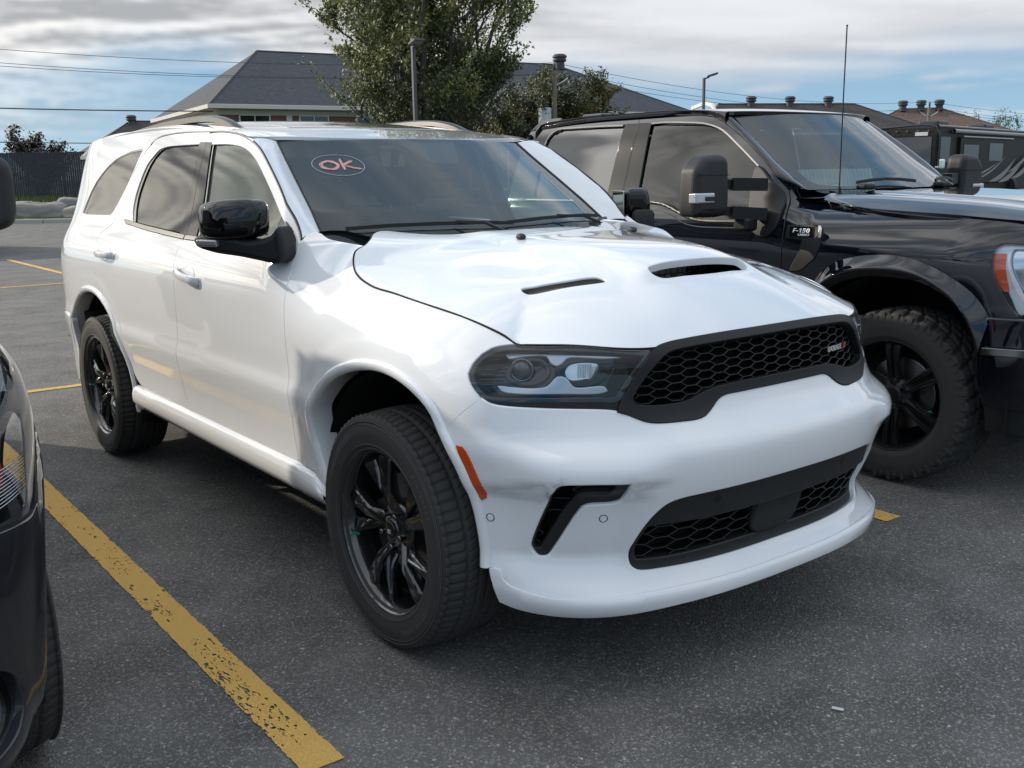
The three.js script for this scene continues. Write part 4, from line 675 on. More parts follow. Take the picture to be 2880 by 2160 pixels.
  wiper('wiper', [onWs(0.0, 0.01), onWs(-0.25, 0.03), onWs(-0.5, 0.035), onWs(-0.7, 0.03), onWs(-0.85, 0.01)], [[-0.5, 1.262, -0.52], onWs(-0.42, 0.055, 0.02)]);
  // A pillar and roof side
  { const top = C(topLine.slice(0).reverse(), 0.02, false).map(([s, y]) => { const i = [s, y + 0.0]; return i; });
    // strip from the door joint to the screen's edge
    const doorAt = (v) => { const k = [[2.2, 1.268], [2.264, 1.338], [2.365, 1.42], [2.491, 1.502], [2.659, 1.597], [2.77, 1.635]], L = clamp(v, 0, 1) * 5, i = Math.min(4, Math.floor(L)), t = L - i, s = lerp(k[i][0], k[i + 1][0], t) - 0.004, y = lerp(k[i][1], k[i + 1][1], t) + 0.006; return bodyMap(s, y); };
    const pil = (t, v) => { const a = doorAt(v), b = edgeT(v), o = 0.02 * 4 * t * (1 - t); const n = V(0.45, 0.45, 0.75).normalize(); return [lerp(a[0], b[0], t) + n.x * o, lerp(a[1], b[1], t) + n.y * o, lerp(a[2], b[2], t) + n.z * o]; };
    both('a_pillar', sheet(pil, 0, 1, 0, 1, 10, 40, -1));
    both('pillar_seal', tube(Array.from({ length: 24 }, (_, i) => { const p = pil(1, i / 23); return [p[0], p[1], p[2]]; }), 0.006, 60, 6), M.seal);
    const roofSide = [[2.75, 1.637], [2.75, 1.637], [2.891, 1.668], [2.98, 1.679], [3.111, 1.689], [3.238, 1.693], [3.589, 1.704], [3.75, 1.703], [3.882, 1.696], [3.948, 1.683], [3.948, 1.683], [3.946, 1.722], [3.946, 1.722], [3.7, 1.715], [3.4, 1.702], [3.1, 1.69], [2.9, 1.676], [2.78, 1.652], [2.75, 1.646], [2.75, 1.646]];
    const edge = (s, k) => roofHeight(S0 - s, 0.7) + k;
    both('roof_side', sheet((s, k) => { const lo = topY(s), hi = Math.max(edge(s, 0.003), lo + 0.004), y = lerp(lo, hi, k); return bodyMap(s, y); }, 2.74, 3.96, 0, 1, 60, 6, -1));
    function topY(s) { const k = [[2.659, 1.601], [2.77, 1.641], [2.891, 1.668], [2.98, 1.679], [3.111, 1.689], [3.238, 1.693], [3.589, 1.704], [3.75, 1.703], [3.882, 1.696], [3.99, 1.664]]; let i = 0; while (i < k.length - 2 && s > k[i + 1][0]) i++; return lerp(k[i][1], k[i + 1][1], (s - k[i][0]) / (k[i + 1][0] - k[i][0])); }
    P('door_surround', [sheet((s, y) => { const p = bodyMap(s, y); return [p[0], p[1], p[2] - 0.022]; }, 2.25, 4.3, 0.44, 1.24, 40, 14, -1), mirrorZ(sheet((s, y) => { const p = bodyMap(s, y); return [p[0], p[1], p[2] - 0.022]; }, 2.25, 4.3, 0.44, 1.24, 40, 14, -1))], M.gap);
    both('door_seal', tube([...C(topLine, 0.05, false).map(([s, y]) => { const p = bodyMap(s, y + 0.004); return [p[0], p[1], p[2] - 0.005]; })], 0.006, 120, 6), M.seal);
  }
  const roofFront = (z) => -1.135 - 0.36 * z * z;
  { const ro = []; for (let i = 0; i <= 24; i++) { const z = lerp(-0.62, 0.62, i / 24); ro.push([roofFront(z), z]); } const e = []; for (let i = 0; i <= 30; i++) { const x = lerp(-1.3, -4.05, i / 30); e.push([x, i === 0 ? 0.66 : 0.7 - 0.05 * sstep(-3.5, -4.05, x)]); }
    P('roof', panel(roofMap, [...ro, ...e, ...[...e].reverse().map(([x, z]) => [x, -z])], { side: -1, step: 0.05, fold: 0.015 }));
    P('sunroof', panel(roofMap, C([[-1.55, 0.42], [-1.55, 0.42], [-1.5, 0], [-1.55, -0.42], [-1.55, -0.42], [-2.1, -0.42], [-2.1, -0.42], [-2.1, 0.42], [-2.1, 0.42]], 0.05), { side: -1, off: 0.002, fold: 0.006, step: 0.06 }), phys(rgb(0.3, 0.31, 0.32), 0.1, { clearcoat: 1 }));  // dark glass coloured pale grey, standing in for the sky it reflects
    P('rear_spoiler', sheet((x, z) => [x, roofHeight(-4.0, z) + 0.012 - 0.1 * (x + 4.0) * (x + 4.0) * 4, z], -4.2, -3.98, -0.6, 0.6, 6, 20, -1)); }
  // roof rails
  { const rail = [[-3.42, 1.683, 0.615], [-3.263, 1.713, 0.61], [-3.144, 1.730, 0.606], [-2.967, 1.746, 0.602], [-2.679, 1.762, 0.6], [-2.381, 1.769, 0.6], [-2.074, 1.768, 0.6], [-1.889, 1.755, 0.6], [-1.745, 1.726, 0.603], [-1.63, 1.683, 0.607]];
    const cr = new THREE.CatmullRomCurve3(rail.map((p) => V(...p))).getPoints(60).map((p) => [p.x, p.y, p.z]);
    both('roof_rail', [sweep(cr, [[-0.024, -0.016], [-0.02, 0.006], [-0.01, 0.013], [0.01, 0.013], [0.02, 0.006], [0.024, -0.016], [0, -0.02]], [0, 1, 0]), sweep([[-1.98, 1.72, 0.603], [-1.85, 1.733, 0.603], [-1.74, 1.71, 0.604], [-1.6, 1.685, 0.607], [-1.5, 1.67, 0.607]], [[-0.03, -0.04], [0.03, -0.04], [0.02, 0.014], [-0.02, 0.014]], [0, 1, 0]), sweep([[-3.15, 1.73, 0.605], [-3.28, 1.728, 0.608], [-3.44, 1.7, 0.612]], [[-0.02, -0.03], [0.02, -0.03], [0.014, 0.012], [-0.014, 0.012]], [0, 1, 0])], M.railTone ?? (M.railTone = std(rgb(0.07, 0.066, 0.06), 0.3, { metalness: 0.7 })));
  }
  // ---- door mirrors
  { const hs = (x, y, z) => { // rounded housing: squarish, flatter at the back (rear) and swept at the outer front edge
      const p = (v, k) => Math.sign(v) * Math.pow(Math.abs(v), k); return [x, y, z]; };
    const g = new THREE.SphereGeometry(1, 40, 28), pp = g.attributes.position;
    for (let i = 0; i < pp.count; i++) { let x = pp.getX(i), y = pp.getY(i), z = pp.getZ(i); const q = (v, k) => Math.sign(v) * Math.pow(Math.abs(v), k); const e = 5; const m = Math.pow(Math.abs(x) ** e + Math.abs(y) ** e + Math.abs(z) ** e, 1 / e); x /= m; y /= m; z /= m;
      let X = x * 0.062, Y = y * 0.071, Z = z * 0.138; X -= 0.03 * Math.max(0, z) ** 2 - 0.012 * (1 - z * z); Y -= 0.006 * z; if (x > 0) X *= 1 - 0.22 * Math.max(0, y); Y *= 1 - 0.1 * Math.max(0, z); pp.setXYZ(i, X, Y, Z); }
    g.computeVertexNormals(); g.rotateY(-Math.PI / 3); g.translate(-0.872, 1.346, 0.998);
    both('mirror_cap', g, M.pianoBlack);
    const base = extr(curve([[-0.14, 0.0], [-0.135, -0.03], [-0.07, -0.052], [0.06, -0.068], [0.15, -0.082], [0.215, -0.09], [0.24, -0.07], [0.242, 0.0], [0.225, 0.04], [0.195, 0.012], [0.12, -0.006], [0, 0.008]], 0.015), 0.1, 0.02, [], 3);
    base.translate(0, 0, -0.05).rotateY(Math.PI / 6); at(base, -0.872, 1.283, 0.998); both('mirror_base', base, M.satin);
    both('mirror_glass', at(rbox(0.008, 0.12, 0.22, 0.004), -0.905, 1.346, 0.944, 0, -Math.PI / 3, 0), M.mirrorGlass);
    both('mirror_turn_signal', at(rbox(0.03, 0.026, 0.1, 0.008, 3), -0.91, 1.264, 1.075, 0, -Math.PI / 3 - 0.1, 0.0), phys(rgb(0.3, 0.3, 0.32), 0.12, { clearcoat: 1, metalness: 0.6 }));
    bp('mirror_sail', [[2.295, 1.332], [2.295, 1.332], [2.22, 1.27], [2.203, 1.235], [2.22, 1.2], [2.3, 1.2], [2.315, 1.262], [2.315, 1.262]], { off: 0.004, fold: 0.02, step: 0.03 }, M.satin);
  }
  // ---- cabin seen through the glass
  P('dashboard', [sheet((x, z) => [x, 1.19 + 0.02 * Math.sin((x + 0.9) * 3) - 0.0 + 0.045 * Math.exp(-(((z + 0.38) / 0.2) ** 2)) * sstep(-0.7, -0.85, x), z], -1.15, -0.42, -0.66, 0.66, 12, 24, -1), at(rbox(0.12, 0.4, 1.36, 0.05), -1.12, 1.0, 0)], M.cabin);
  const seat = (x, z, w = 0.5, y = 0) => { const g = new THREE.Group(); g.name = 'seat'; g.position.set(x, y, z); suv.add(g); const b = at(rbox(0.16, 0.66, w, 0.07, 4), 0, 0.98, 0, 0, 0, 0.2); const c = at(rbox(0.5, 0.16, w, 0.06, 4), 0.3, 0.66, 0); mesh('backrest', b, M.cabin, g); mesh('seat_cushion', c, M.cabin, g); mesh('headrest', at(rbox(0.11, 0.2, 0.29, 0.055, 4), -0.11, 1.44, 0, 0, 0, 0.12), M.cabin, g); for (const q of [0.07, -0.07]) mesh('headrest_post', at(new THREE.CylinderGeometry(0.007, 0.007, 0.16, 8), -0.1, 1.32, q), M.chrome, g); };
  seat(-1.85, 0.38); seat(-1.85, -0.38); seat(-2.75, 0.38, 0.56, -0.06); seat(-2.75, -0.38, 0.56, -0.06);
  P('steering_wheel', [at(new THREE.TorusGeometry(0.185, 0.016, 12, 48), -1.22, 1.16, -0.38, 0, Math.PI / 2 + 0.0, 0), at(rbox(0.05, 0.12, 0.16, 0.02), -1.2, 1.14, -0.38), at(rbox(0.02, 0.03, 0.34, 0.01), -1.21, 1.17, -0.38)].map((g) => g.translate(1.22, -1.16, 0.38).rotateZ(0.35).translate(-1.3, 1.2, -0.38)), M.cabin);
  P('dash_paper', at(new THREE.BoxGeometry(0.2, 0.002, 0.3), -0.68, 1.226, -0.36, 0, 0.1, 0.05), std(rgb(0.55, 0.62, 0.62), 0.7));
  P('cabin_floor', sheet((x, z) => [x, 0.55, z], -4.0, -0.5, -0.85, 0.85, 2, 2, -1), M.cabin);
  P('headliner', sheet((x, z) => [x, roofHeight(x, z) - 0.035, z], -4.0, -1.25, -0.62, 0.62, 16, 10, 1), M.cabinLight);
  P('rear_cabin_trim', [sheet((y, z) => [-3.3, y, z], 0.6, 1.3, -0.8, 0.8, 2, 2), sheet((y, z) => [-1.13, y, z], 0.5, 1.19, -0.66, 0.66, 2, 2)], M.cabin);
  P('underbody', at(rbox(4.2, 0.12, 1.3, 0.05), -1.75, 0.36, 0), M.dark);
  // ---- wheels
  addSuvWheel(suv, 0, 0.808, 0.06, 0.0); addSuvWheel(suv, -3.042, 0.808, -0.1);
  addSuvWheel(suv, 0, -0.808, 0.5, 0.0); addSuvWheel(suv, -3.042, -0.808, 0.9);
}

// ---------- black pickup: surfaces (x forward from its front axle, y up; its right flank near z = -1.8, middle at z = TC) ----------
const TC = -2.65;
const tSide = table([[0.35, -0.09], [0.5, -0.04], [0.7, -0.012], [0.9, 0.004], [1.05, 0.008], [1.16, 0.0], [1.25, -0.02], [1.33, -0.05], [1.8, -0.2], [1.95, -0.28]]);
const tFend = table([[0.35, -0.05], [0.6, -0.01], [0.9, 0.006], [1.05, 0.006], [1.14, -0.006], [1.2, -0.03], [1.25, -0.062], [1.29, -0.11], [1.32, -0.2]]);
function truckZ(x, y) {
  const f = sstep(-0.75, -0.45, x);
  let o = lerp(tSide(y), tFend(y), f);
  const c = Math.max(0, x - 0.28); o -= 0.42 * c * c + 0.9 * Math.pow(Math.max(0, x - 0.55), 3);
  return -1.8 + o;
}
const truckMap = (x, y) => [x, y, truckZ(x, y)];
const tHoodSpine = table([[-0.75, 1.37], [-0.4, 1.37], [0, 1.355], [0.4, 1.325], [0.75, 1.27], [0.95, 1.18]]);
const truckHood = (x, z) => { const a = Math.abs(z - TC); return tHoodSpine(x) + 0.012 * sstep(0.46, 0.4, a) * sstep(0.75, 0.4, x) - 0.012 * a * a - 0.075 * Math.pow(sstep(0.56, 0.84, a), 1.3) - 0.1 * sstep(0.8, 1.0, a); };
const tRoofSpine = table([[-3.2, 1.72], [-2.9, 1.8], [-2.6, 1.835], [-2.1, 1.855], [-1.6, 1.855], [-1.2, 1.835], [-0.95, 1.8], [-0.7, 1.74]]);
const truckRoof = (x, z) => { const a = Math.abs(z - TC) / 0.82; return tRoofSpine(x) - 0.03 * a * a - 0.03 * Math.pow(a, 10); };

// ---------- black pickup ----------
const truck = thing('black_pickup', 'black crew-cab pickup with tow mirrors parked beyond the white SUV', 'pickup truck');
{
  const P = (name, g, m = M.blackPaint, parent = truck) => mesh(name, g, m, parent);
  const C = (l, st = 0.02, cl = true) => curve(l, st, cl);
  const tp = (name, outline, o = {}, m = M.blackPaint) => P(name, panel(truckMap, C(outline), { side: 1, step: 0.035, ...o }), m);
  const mir = (g) => { const h = mirrorZ(g); return h.translate(0, 0, 2 * TC); };
  const both = (name, g, m = M.blackPaint) => { const G = Array.isArray(g) ? merge(g) : g; P(name, G, m); P(name, mir(G), m); };
  const tb = (name, outline, o = {}, m = M.blackPaint) => both(name, panel(truckMap, C(outline), { side: 1, step: 0.035, ...o }), m);
  const archOut = [[-0.5, 0.52], [-0.485, 0.7], [-0.44, 0.86], [-0.377, 0.972], [-0.291, 1.041], [-0.166, 1.081], [-0.044, 1.095], [0.074, 1.094], [0.192, 1.069], [0.305, 1.022], [0.413, 0.955], [0.469, 0.892], [0.495, 0.85]];
  const archIn = [[-0.43, 0.52], [-0.42, 0.68], [-0.38, 0.82], [-0.329, 0.9], [-0.243, 0.95], [-0.117, 0.985], [0.044, 0.995], [0.16, 0.985], [0.275, 0.944], [0.387, 0.862], [0.42, 0.81], [0.45, 0.72], [0.46, 0.6]];
  const lampLine = [[0.78, 1.168], [0.591, 1.17], [0.501, 1.167], [0.484, 1.15], [0.482, 1.079], [0.496, 1.027], [0.538, 0.95], [0.597, 0.869], [0.612, 0.852]];
  const shut = [[-0.52, 1.372], [-0.45, 1.35], [-0.383, 1.322], [-0.3, 1.297], [-0.194, 1.281], [0.019, 1.276], [0.307, 1.268], [0.565, 1.248], [0.75, 1.2]];
  const gap = [[-0.671, 1.388], [-0.63, 1.3], [-0.612, 1.23], [-0.604, 1.15], [-0.601, 0.9], [-0.6, 0.5]];
  tb('fender', [...shut, [0.76, 1.195], [0.76, 1.195], [0.78, 1.168], [0.78, 1.168], ...lampLine.slice(1), [0.612, 0.852], [0.495, 0.85], [0.495, 0.85], ...[...archOut].reverse().slice(1), [-0.5, 0.52], [-0.595, 0.5], [-0.595, 0.5], ...[...gap].reverse().slice(1).map(([x, y]) => [x + 0.005, y]), [-0.66, 1.392], [-0.6, 1.388], [-0.52, 1.375], [-0.52, 1.375]], { fold: 0.03 });
  { const n = 60, a = C(archOut, 0.02, false), b = C(archIn, 0.02, false), pick = (l, t) => { const f = t * (l.length - 1), i = clamp(Math.floor(f), 0, l.length - 2); return [lerp(l[i][0], l[i + 1][0], f - i), lerp(l[i][1], l[i + 1][1], f - i)]; };
    const fl = (t, k) => { const p = pick(a, t), q = pick(b, t), x = lerp(p[0], q[0], Math.min(1, k)), y = lerp(p[1], q[1], Math.min(1, k)); const z = truckZ(p[0], p[1]); return [x, y, z + (k <= 1 ? 0.004 + 0.045 * Math.sin(Math.min(1, k * 1.25) * Math.PI / 2) - 0.035 * sstep(0.55, 1, k) : 0.01 - (k - 1) * 0.35)]; };
    both('fender_flare', toCreasedNormals(sheet(fl, 0, 1, 0, 1.3, n, 16, 1), 1.2)); }
  const wellPos = []; { const pos = [], idx = [], n = 26; for (let i = 0; i <= n; i++) { const a = lerp(-0.3, Math.PI + 0.3, i / n); for (const [r, z] of [[0.56, -1.84], [0.56, -2.3], [0.3, -2.3]]) pos.push(0.02 + Math.cos(a) * r, 0.44 + Math.sin(a) * r, z); } for (let i = 0; i < n; i++) for (let j = 0; j < 2; j++) { const a = i * 3 + j; idx.push(a, a + 1, a + 3, a + 1, a + 4, a + 3); } both('wheel_well', geo(pos, null, null, idx), M.dark); }
  // doors
  const fwin = [[-1.712, 1.757], [-1.6, 1.759], [-1.459, 1.751], [-1.272, 1.735], [-1.173, 1.702], [-1.018, 1.608], [-0.858, 1.5], [-0.858, 1.5], [-0.85, 1.32], [-0.9, 1.232], [-0.9, 1.232], [-1.2, 1.238], [-1.33, 1.272], [-1.405, 1.3], [-1.508, 1.32], [-1.7, 1.326], [-1.7, 1.326]];
  const rwin = [[-1.953, 1.757], [-1.953, 1.757], [-2.291, 1.763], [-2.56, 1.764], [-2.63, 1.748], [-2.672, 1.7], [-2.69, 1.62], [-2.695, 1.45], [-2.69, 1.35], [-2.65, 1.327], [-2.3, 1.328], [-1.974, 1.329], [-1.974, 1.329]];
  const top = [[-2.814, 1.663], [-2.79, 1.75], [-2.75, 1.798], [-2.677, 1.815], [-2.259, 1.817], [-1.841, 1.811], [-1.576, 1.806], [-1.292, 1.788], [-1.195, 1.762], [-1.039, 1.68], [-0.887, 1.581], [-0.788, 1.505], [-0.712, 1.432], [-0.671, 1.385]];
  tb('front_door', [...top.slice(5), [-0.671, 1.385], [-0.634, 1.3], [-0.616, 1.23], [-0.608, 1.15], [-0.605, 0.9], [-0.604, 0.5], [-0.604, 0.5], [-1.84, 0.48], [-1.84, 0.48], [-1.845, 0.9], [-1.848, 1.3], [-1.838, 1.811], [-1.838, 1.811]], { holes: [C([[-1.735, 1.775], [-1.735, 1.775], ...fwin.slice(1, 9).map(([x, y]) => [x, y + 0.004]), [-0.9, 1.228], [-0.9, 1.228], [-1.2, 1.23], [-1.33, 1.262], [-1.405, 1.29], [-1.508, 1.312], [-1.845, 1.318], [-1.845, 1.318], [-1.836, 1.778], [-1.836, 1.778]], 0.02)], fold: 0.02 });
  tb('rear_door', [[-1.844, 1.811], [-1.844, 1.811], [-1.854, 1.3], [-1.85, 0.9], [-1.846, 0.48], [-1.846, 0.48], [-2.55, 0.48], [-2.7, 0.7], [-2.82, 1.0], [-2.84, 1.3], [-2.83, 1.55], ...top.slice(0, 5)], { holes: [C([[-1.846, 1.778], [-1.846, 1.778], [-1.95, 1.778], ...rwin.slice(2, 10).map(([x, y]) => [x, y + 0.005]), [-2.3, 1.318], [-1.858, 1.318], [-1.858, 1.318]], 0.02)], fold: 0.02 });
  tb('front_door_glass', fwin, { off: -0.012, fold: 0, step: 0.06 }, M.truckGlass ?? (M.truckGlass = phys(rgb(0.16, 0.19, 0.18), 0, { transmission: 1, ior: 1.55 })));
  tb('rear_door_glass', rwin, { off: -0.012, fold: 0, step: 0.06 }, M.privacy);
  { M.hazedTrim = phys(rgb(0.008), 0.6, { specularIntensity: 0, clearcoat: 0.6, clearcoatRoughness: 0.1 });
    tb('pillar_trim', [[-1.961, 1.776], [-1.961, 1.776], [-1.85, 1.777], [-1.85, 1.777], [-1.858, 1.321], [-1.858, 1.321], [-1.98, 1.326], [-1.98, 1.326]], { off: -0.002, fold: 0.01 }, M.hazedTrim);
    tb('pillar_trim', [[-1.835, 1.778], [-1.835, 1.778], [-1.735, 1.774], [-1.735, 1.774], [-1.714, 1.321], [-1.714, 1.321], [-1.842, 1.321], [-1.842, 1.321]], { off: -0.002, fold: 0.01 }, M.hazedTrim); }
  const strip = (name, line, h, off, m, d = 0.01) => both(name, sweep(C(line, 0.02, false).map(([x, y]) => { const p = truckMap(x, y); return [p[0], p[1], p[2] + off]; }), [[-h, -d], [h, -d], [h, d * 0.4], [h * 0.4, d], [-h * 0.4, d], [-h, d * 0.4]].map(([a, b]) => [a, b]), [0, 0, 1]), m);
  M.brightTrim = std(rgb(0.5, 0.48, 0.44), 0.22, { metalness: 1 });
  strip('window_trim', [[-2.63, 1.752], [-2.585, 1.772], [-2.45, 1.775], [-2.2, 1.774], [-1.965, 1.769]], 0.006, 0.002, M.brightTrim, 0.006);
  strip('window_trim', [[-1.725, 1.77], [-1.6, 1.771], [-1.459, 1.763], [-1.29, 1.748], [-1.165, 1.712], [-1.01, 1.618], [-0.852, 1.51]], 0.006, 0.002, M.brightTrim, 0.006);
  strip('belt_trim', [[-2.75, 1.318], [-2.3, 1.318], [-1.873, 1.318], [-1.707, 1.317], [-1.507, 1.31], [-1.401, 1.284], [-1.327, 1.259], [-1.2, 1.226], [-0.89, 1.223]], 0.009, 0.004, M.beltTone ?? (M.beltTone = std(rgb(0.06, 0.056, 0.05), 0.3, { metalness: 0.5 })), 0.007);
  strip('window_seal', [[-2.7, 1.5], [-2.695, 1.62], [-2.672, 1.72], [-2.62, 1.757], [-2.56, 1.766]], 0.01, -0.006, M.seal, 0.006);
  tb('door_sculpt', [[-2.7, 1.27], [-2.7, 1.27], [-1.9, 1.268], [-1.5, 1.265], [-1.38, 1.24], [-1.29, 1.205], [-1.2, 1.19], [-0.85, 1.19], [-0.85, 1.19], [-0.85, 1.165], [-0.85, 1.165], [-1.14, 1.162], [-1.233, 1.172], [-1.31, 1.19], [-1.468, 1.188], [-2.7, 1.184], [-2.7, 1.184]], { off: 0.006, fold: 0.01, round: 0.006 });
  P('door_backing', [sheet((x, y) => [x, y, truckZ(x, y) - 0.025], -2.85, -0.62, 0.48, 1.22, 30, 8, 1), mir(sheet((x, y) => [x, y, truckZ(x, y) - 0.025], -2.85, -0.62, 0.48, 1.22, 30, 8, 1))], M.gap);
  // cab rear, bed (behind the SUV)
  tb('cab_corner', [[-2.834, 1.55], [-2.843, 1.3], [-2.825, 1.0], [-2.82, 0.9], [-2.82, 0.9], [-2.95, 0.9], [-2.95, 0.9], [-2.955, 1.45], [-2.925, 1.62], [-2.9, 1.72], [-2.86, 1.79], [-2.8, 1.83], [-2.72, 1.845], [-2.6, 1.848], [-2.6, 1.848], [-2.6, 1.82], [-2.6, 1.82], [-2.677, 1.819], [-2.754, 1.802], [-2.795, 1.753], [-2.819, 1.664]]);
  both('bed_side', panel((x, y) => [x, y, -1.8 + 0.02 * Math.sin((y - 0.5) * 3.2)], C([[-2.98, 1.32], [-2.98, 1.32], [-2.98, 0.55], [-2.98, 0.55], [-3.2, 0.55], [-3.25, 0.8], [-3.45, 0.98], [-3.69, 1.02], [-3.93, 0.98], [-4.13, 0.8], [-4.18, 0.55], [-4.75, 0.6], [-4.75, 0.6], [-4.75, 1.32], [-4.75, 1.32]]), { step: 0.06 }));
  P('bed_box', [at(rbox(1.78, 0.5, 1.6, 0.03), -3.86, 1.05, TC), at(rbox(0.06, 0.7, 1.66, 0.02), -4.75, 0.97, TC)], M.gap);
  // roof and its edge, windscreen, pillars
  const edgeAt = (x) => truckZ(x, 1.82) + 0.0;
  P('roof', panel((x, z) => [x, truckRoof(x, z), z], (() => { const o = []; for (let i = 0; i <= 20; i++) { const t = lerp(-1, 1, i / 20); o.push([-0.99 - 0.16 * t * t, TC - t * 0.63]); } for (let i = 1; i <= 24; i++) { const x = lerp(-1.2, -2.88, i / 24); o.push([x, TC - 0.66]); } for (let i = 0; i <= 8; i++) o.push([-2.9, TC - 0.62 + 1.24 * i / 8]); for (let i = 24; i >= 1; i--) o.push([lerp(-1.2, -2.88, i / 24), TC + 0.66]); return o; })(), { side: -1, step: 0.06, fold: 0.02 }));
  const roofSide = sheet((x, k) => { const lo = [x, topY(x), truckZ(x, topY(x))], hz = TC + 0.655, hi = [x, truckRoof(x, hz), hz], b = 0.014 * 4 * k * (1 - k); return [x, lerp(lo[1], hi[1], k) + b, lerp(lo[2], hi[2], k) + b]; }, -2.8, -1.15, 0, 1, 40, 8, 1);
  function topY(x) { const t = [...top].sort((a, b) => a[0] - b[0]); let i = 0; while (i < t.length - 2 && x > t[i + 1][0]) i++; return lerp(t[i][1], t[i + 1][1], (x - t[i][0]) / (t[i + 1][0] - t[i][0])) + 0.005; }
  both('roof_side', roofSide);
  const eT = (v) => { const k = [[-0.575, 1.388, -1.955], [-0.665, 1.44, -1.965], [-0.8, 1.532, -1.985], [-0.93, 1.628, -2.005], [-1.05, 1.715, -2.022], [-1.14, 1.779, -2.035]], f = clamp(v, 0, 1) * 5, i = Math.min(4, Math.floor(f)), t = f - i; return [0, 1, 2].map((c) => lerp(k[i][c], k[i + 1][c], t)); };
  const ws = (u, v) => { const e = eT(v), b = lerp(0.17, 0.15, v) * (1 - Math.pow(Math.abs(u), 2.2)); return [e[0] + b, e[1] + 0.02 * v * (1 - u * u), TC + (e[2] - TC) * u]; };
  const wo = []; for (let i = 0; i <= 24; i++) wo.push([lerp(-1, 1, i / 24), 0]); for (let i = 1; i <= 12; i++) wo.push([1, i / 12]); for (let i = 1; i <= 24; i++) wo.push([lerp(1, -1, i / 24), 1]); for (let i = 1; i < 12; i++) wo.push([-1, 1 - i / 12]);
  P('windshield', panel(ws, wo, { side: -1, fold: 0, step: 0.06 }), M.windshield);
  const fr = C([[-0.86, 0.1], [0.86, 0.1], [0.9, 0.16], [0.88, 0.85], [0.82, 0.92], [-0.82, 0.92], [-0.88, 0.85], [-0.9, 0.16]], 0.04);
  P('windshield_border', panel(ws, wo, { side: -1, fold: 0, step: 0.06, off: -0.004, holes: [fr] }), M.frit);
  const dl = (v) => { const k = [[-0.655, 1.392], [-0.712, 1.438], [-0.788, 1.511], [-0.887, 1.587], [-1.039, 1.686], [-1.17, 1.758]], f = clamp(v, 0, 1) * 5, i = Math.min(4, Math.floor(f)), t = f - i; return truckMap(lerp(k[i][0], k[i + 1][0], t), lerp(k[i][1], k[i + 1][1], t)); };
  both('a_pillar', sheet((t, v) => { const a = dl(v), b = eT(v), o = 0.018 * 4 * t * (1 - t); return [lerp(a[0], b[0], t) + o * 0.5, lerp(a[1], b[1], t) + o * 0.5, lerp(a[2], b[2], t) + o * 0.7]; }, 0, 1, 0, 1, 8, 30, 1));
  P('roof_marker', at(rbox(0.2, 0.03, 0.1, 0.012, 3), -2.55, 1.862, -2.3), M.blackPaint);
  // hood
  const hm = (x, z) => [x, truckHood(x, z), z];
  { const L = []; for (const [x, z] of [[-0.5, 0.66], [-0.38, 0.7], [-0.2, 0.755], [0, 0.78], [0.3, 0.775], [0.6, 0.72], [0.85, 0.62], [0.92, 0.4]]) L.push([x, TC + z]); const h = C([[-0.36, TC], [-0.37, TC + 0.3], [-0.43, TC + 0.5], ...L, [0.95, TC]], 0.03, false);
    P('hood', panel(hm, [...h, ...[...h].reverse().map(([x, z]) => [x, 2 * TC - z])], { side: -1, step: 0.03, fold: 0.03 }));
    both('hood_side', sheet((x, k) => { const y0 = shutY(x), a = [x, y0 + 0.006, truckZ(x, y0 + 0.006)], z1 = TC + 0.77 - 0.35 * Math.pow(Math.max(0, x - 0.3), 2) - 0.45 * Math.pow(Math.max(0, -0.05 - x), 2), b = [x, truckHood(x, z1), z1], o = 0.012 * 4 * k * (1 - k); return [x, lerp(a[1], b[1], k) + o, lerp(a[2], b[2], k) + o * 0.5]; }, -0.5, 0.78, 0, 1, 40, 8, 1));
    function shutY(x) { let i = 0; while (i < shut.length - 2 && x > shut[i + 1][0]) i++; return lerp(shut[i][1], shut[i + 1][1], (x - shut[i][0]) / (shut[i + 1][0] - shut[i][0])); } }
  P('cowl', sheet((x, z) => { const a = (z - TC) / 0.72; return [x - 0.3 * a * a * 0.6, 1.366 - 0.02 * a * a, z]; }, -0.56, -0.33, TC - 0.72, TC + 0.72, 4, 20, -1), M.plastic);
  const wip = (u0, u1, s) => P('wiper', [sweep([0, 0.25, 0.5, 0.75, 1].map((t) => { const p = ws(lerp(u0, u1, t), 0.04 + 0.05 * Math.sin(t * Math.PI)); return [p[0] + 0.012, p[1] + 0.014, p[2]]; }), [[-0.006, 0], [-0.004, 0.016], [0.004, 0.016], [0.006, 0]]), at(rbox(0.06, 0.03, 0.09, 0.012), ...(() => { const p = ws(lerp(u0, u1, 0.06), 0.02); return [p[0] + 0.03, p[1] + 0.005, p[2]]; })())], M.satin);
  wip(0.62, -0.02); wip(-0.35, -0.92);
  { const p = [-0.386, 1.375, -1.95]; P('antenna', [tube([[p[0], p[1], p[2]], [-0.388, 1.80, -1.95], [-0.387, 2.163, -1.95]].map((q, i) => [q[0], q[1], q[2]]), 0.0032, 60, 6), at(new THREE.CylinderGeometry(0.008, 0.011, 0.03, 12), p[0], p[1] + 0.012, p[2]), at(new THREE.SphereGeometry(0.005, 8, 6), -0.387, 2.163, -1.95)], M.satin); }
  // headlight, bumper
  const lampMap = (d) => (x, y) => [x - d * 0.6, y, truckZ(x, y) - d];
  tb('headlight_lens', [[0.78, 1.164], [0.78, 1.164], [0.591, 1.165], [0.505, 1.163], [0.488, 1.15], [0.486, 1.079], [0.5, 1.03], [0.542, 0.953], [0.6, 0.873], [0.612, 0.858], [0.612, 0.858], [0.78, 0.86], [0.78, 0.86]], { off: 0.002, fold: 0 }, M.lens);
